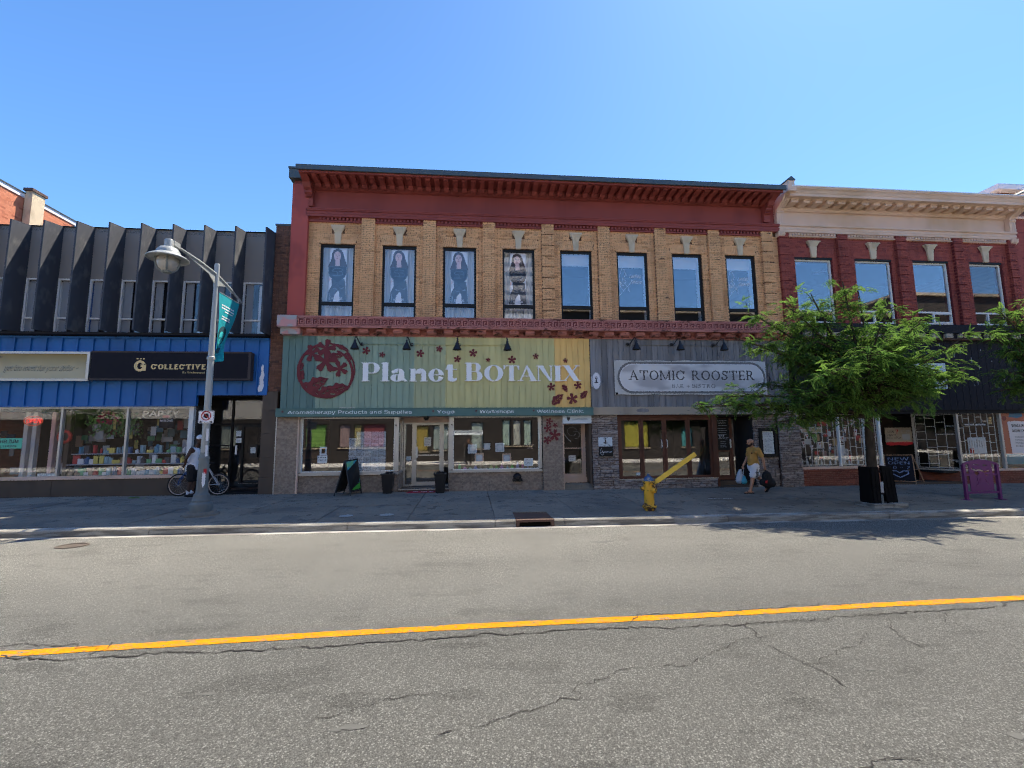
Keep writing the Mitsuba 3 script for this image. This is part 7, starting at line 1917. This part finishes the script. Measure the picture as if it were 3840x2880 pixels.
for c in wc:
    wk_ = new_key('wheel', BI); M = rotz(0, c) @ np.array([[1, 0, 0, 0], [0, 0, -1, 0], [0, 1, 0, 0], [0, 0, 0, 1.0]])
    MB().mesh(trimesh.creation.torus(.315, .024, 40, 8)).move(M).put('tyre', 'tyre', wk_, smooth=True); MB().mesh(trimesh.creation.torus(.288, .014, 40, 6)).move(M).put('rim', 'rim_pink', wk_, smooth=True)
    q_ = MB()
    for j in range(18):
        t = j * math.pi / 9; q_.tube([c + [.02 * math.cos(t + 1), .02 * (-1) ** j, .02 * math.sin(t + 1)], c + [.285 * math.cos(t), 0, .285 * math.sin(t)]], .0022, 4, cap=False)
    q_.put('spokes', 'bike_silver', wk_, kind='stuff'); MB().tube([c + [0, -.04, 0], c + [0, .04, 0]], .022, 8).put('hub', 'bike_silver', wk_)
bbk = np.array([-8.12, yb, wc[0][2] - .02]); seat = np.array([-7.92, yb, .96 + .1]); hdt = np.array([-8.52, yb, 1.0]); hdb = np.array([-8.555, yb, .84])
MB().tube([hdb, bbk], .02, 8).tube([hdt + [.01, 0, -.03], seat + [-.03, 0, -.15]], .018, 8).put('frame', 'bike_blue', BI)
MB().tube([bbk, seat], .017, 8).tube([seat + [-.02, .03, -.13], wc[1] + [0, .05, 0]], .010, 6).tube([seat + [-.02, -.03, -.13], wc[1] + [0, -.05, 0]], .012, 6).tube([bbk, wc[1] + [0, -.05, 0]], .012, 6).tube([bbk, wc[1] + [0, .05, 0]], .012, 6).put('rear_stays', 'bike_silver', BI)
MB().tube([hdt, hdb], .022, 8).tube([hdb + [0, -.05, 0], wc[0] + [.02, -.05, .15], wc[0] + [0, -.05, 0]], [.02, .017, .012], 8).tube([hdb + [0, .05, 0], wc[0] + [.02, .05, .15], wc[0] + [0, .05, 0]], [.02, .017, .012], 8).tube([hdb + [0, -.06, 0], hdb + [0, .06, 0]], .02, 6).put('fork', 'bike_blue', BI)
MB().tube([hdt, hdt + [-.03, 0, .12], hdt + [-.10, 0, .14]], .016, 6).tube([hdt + [-.02, -.30, .15], hdt + [-.10, 0, .14], hdt + [-.02, .30, .15]], .013, 6).put('handlebar', 'black_metal', BI)
MB().mesh(trimesh.creation.icosphere(2, 1).apply_transform(np.diag([.13, .065, .028, 1])).apply_translation(seat + [.03, 0, .03])).put('saddle', 'black_cloth', BI, smooth=True)
M = rotz(0, bbk + [0, -.05, 0]) @ np.array([[1, 0, 0, 0], [0, 0, -1, 0], [0, 1, 0, 0], [0, 0, 0, 1.0]])
MB().lathe([(.06, 0), (.085, .0), (.085, .006), (.06, .006)], (0, 0, 0), 20).move(M).tube([bbk + [0, -.06, 0], bbk + [.12, -.07, -.11]], .010, 6).tube([bbk + [0, .06, 0], bbk + [-.12, .07, .11]], .010, 6).box(-8.05, -7.95, yb - .14, yb - .06, wc[0][2] - .15, wc[0][2] - .125).put('crank', 'bike_silver', BI)
MB().tube([wc[1] + [.05, -.06, -.22], wc[1] + [.22, -.07, -.14]], .008, 5).put('reflector_strip', 'bike_silver', BI)
# photographer across the street, behind the camera, seen mirrored in the right display window
PH = thing('person', 'photographer in dark clothes across the street, seen only mirrored in the display window', 'person')
px_, py_ = .0, -15.95; zf = .03
bones = head_bones((px_, py_ + .02, 1.66), (0, 1, 0)) + [((px_, py_, 1.4), .055, (px_, py_, 1.58), .055), ((px_, py_, 1.3), .13, (px_, py_, .95), .13), ((px_ - .13, py_, 1.38), .07, (px_ + .13, py_, 1.38), .07)]
for s in (-1, 1):
    bones += [((px_ + s * .18, py_, 1.38), .05, (px_ + s * .26, py_ + .14, 1.28), .042), ((px_ + s * .26, py_ + .14, 1.28), .04, (px_ + s * .09, py_ + .24, 1.56), .03), ((px_ + s * .1, py_, .92), .1, (px_ + s * .13, py_, .5), .06), ((px_ + s * .13, py_, .5), .06, (px_ + s * .14, py_ - .02, .12), .04), ((px_ + s * .14, py_ - .02, .1), .04, (px_ + s * .15, py_ + .14, .06), .03)]
    bones += hand((px_ + s * .09, py_ + .24, 1.56), (-s * .3, .3, 1), (0, 1, 0), .5)
scene[new_key('skin', PH)] = mikit.ply(body(bones, .024), 'skin_light', smooth=True)
MB().mesh(body([((px_, py_, 1.32), .155, (px_, py_, .95), .155), ((px_ - .14, py_, 1.38), .085, (px_ + .14, py_, 1.38), .085)] + [((px_ + s * .18, py_, 1.38), .07, (px_ + s * .24, py_ + .10, 1.31), .06) for s in (-1, 1)], .026, 6)).put('dark_shirt', 'black_cloth', PH, smooth=True)
MB().mesh(body([((px_ + s * .1, py_, .93), .125, (px_ + s * .13, py_, .5), .085) for s in (-1, 1)] + [((px_ + s * .13, py_, .5), .085, (px_ + s * .14, py_ - .02, .14), .07) for s in (-1, 1)] + [((px_ - .1, py_, .95), .13, (px_ + .1, py_, .95), .13)], .026, 6)).put('trousers', 'black_cloth', PH, smooth=True)
MB().mesh(body([((px_, py_, 1.72), .10, (px_, py_ - .02, 1.70), .10)], .03, 3)).put('hair', 'beard', PH, smooth=True)

# ------------------------------------------------------------------ the setting's kinds
for k_ in list(labels):
    if labels[k_].get('kind') == 'structure': labels[k_] = {'kind': 'structure'}
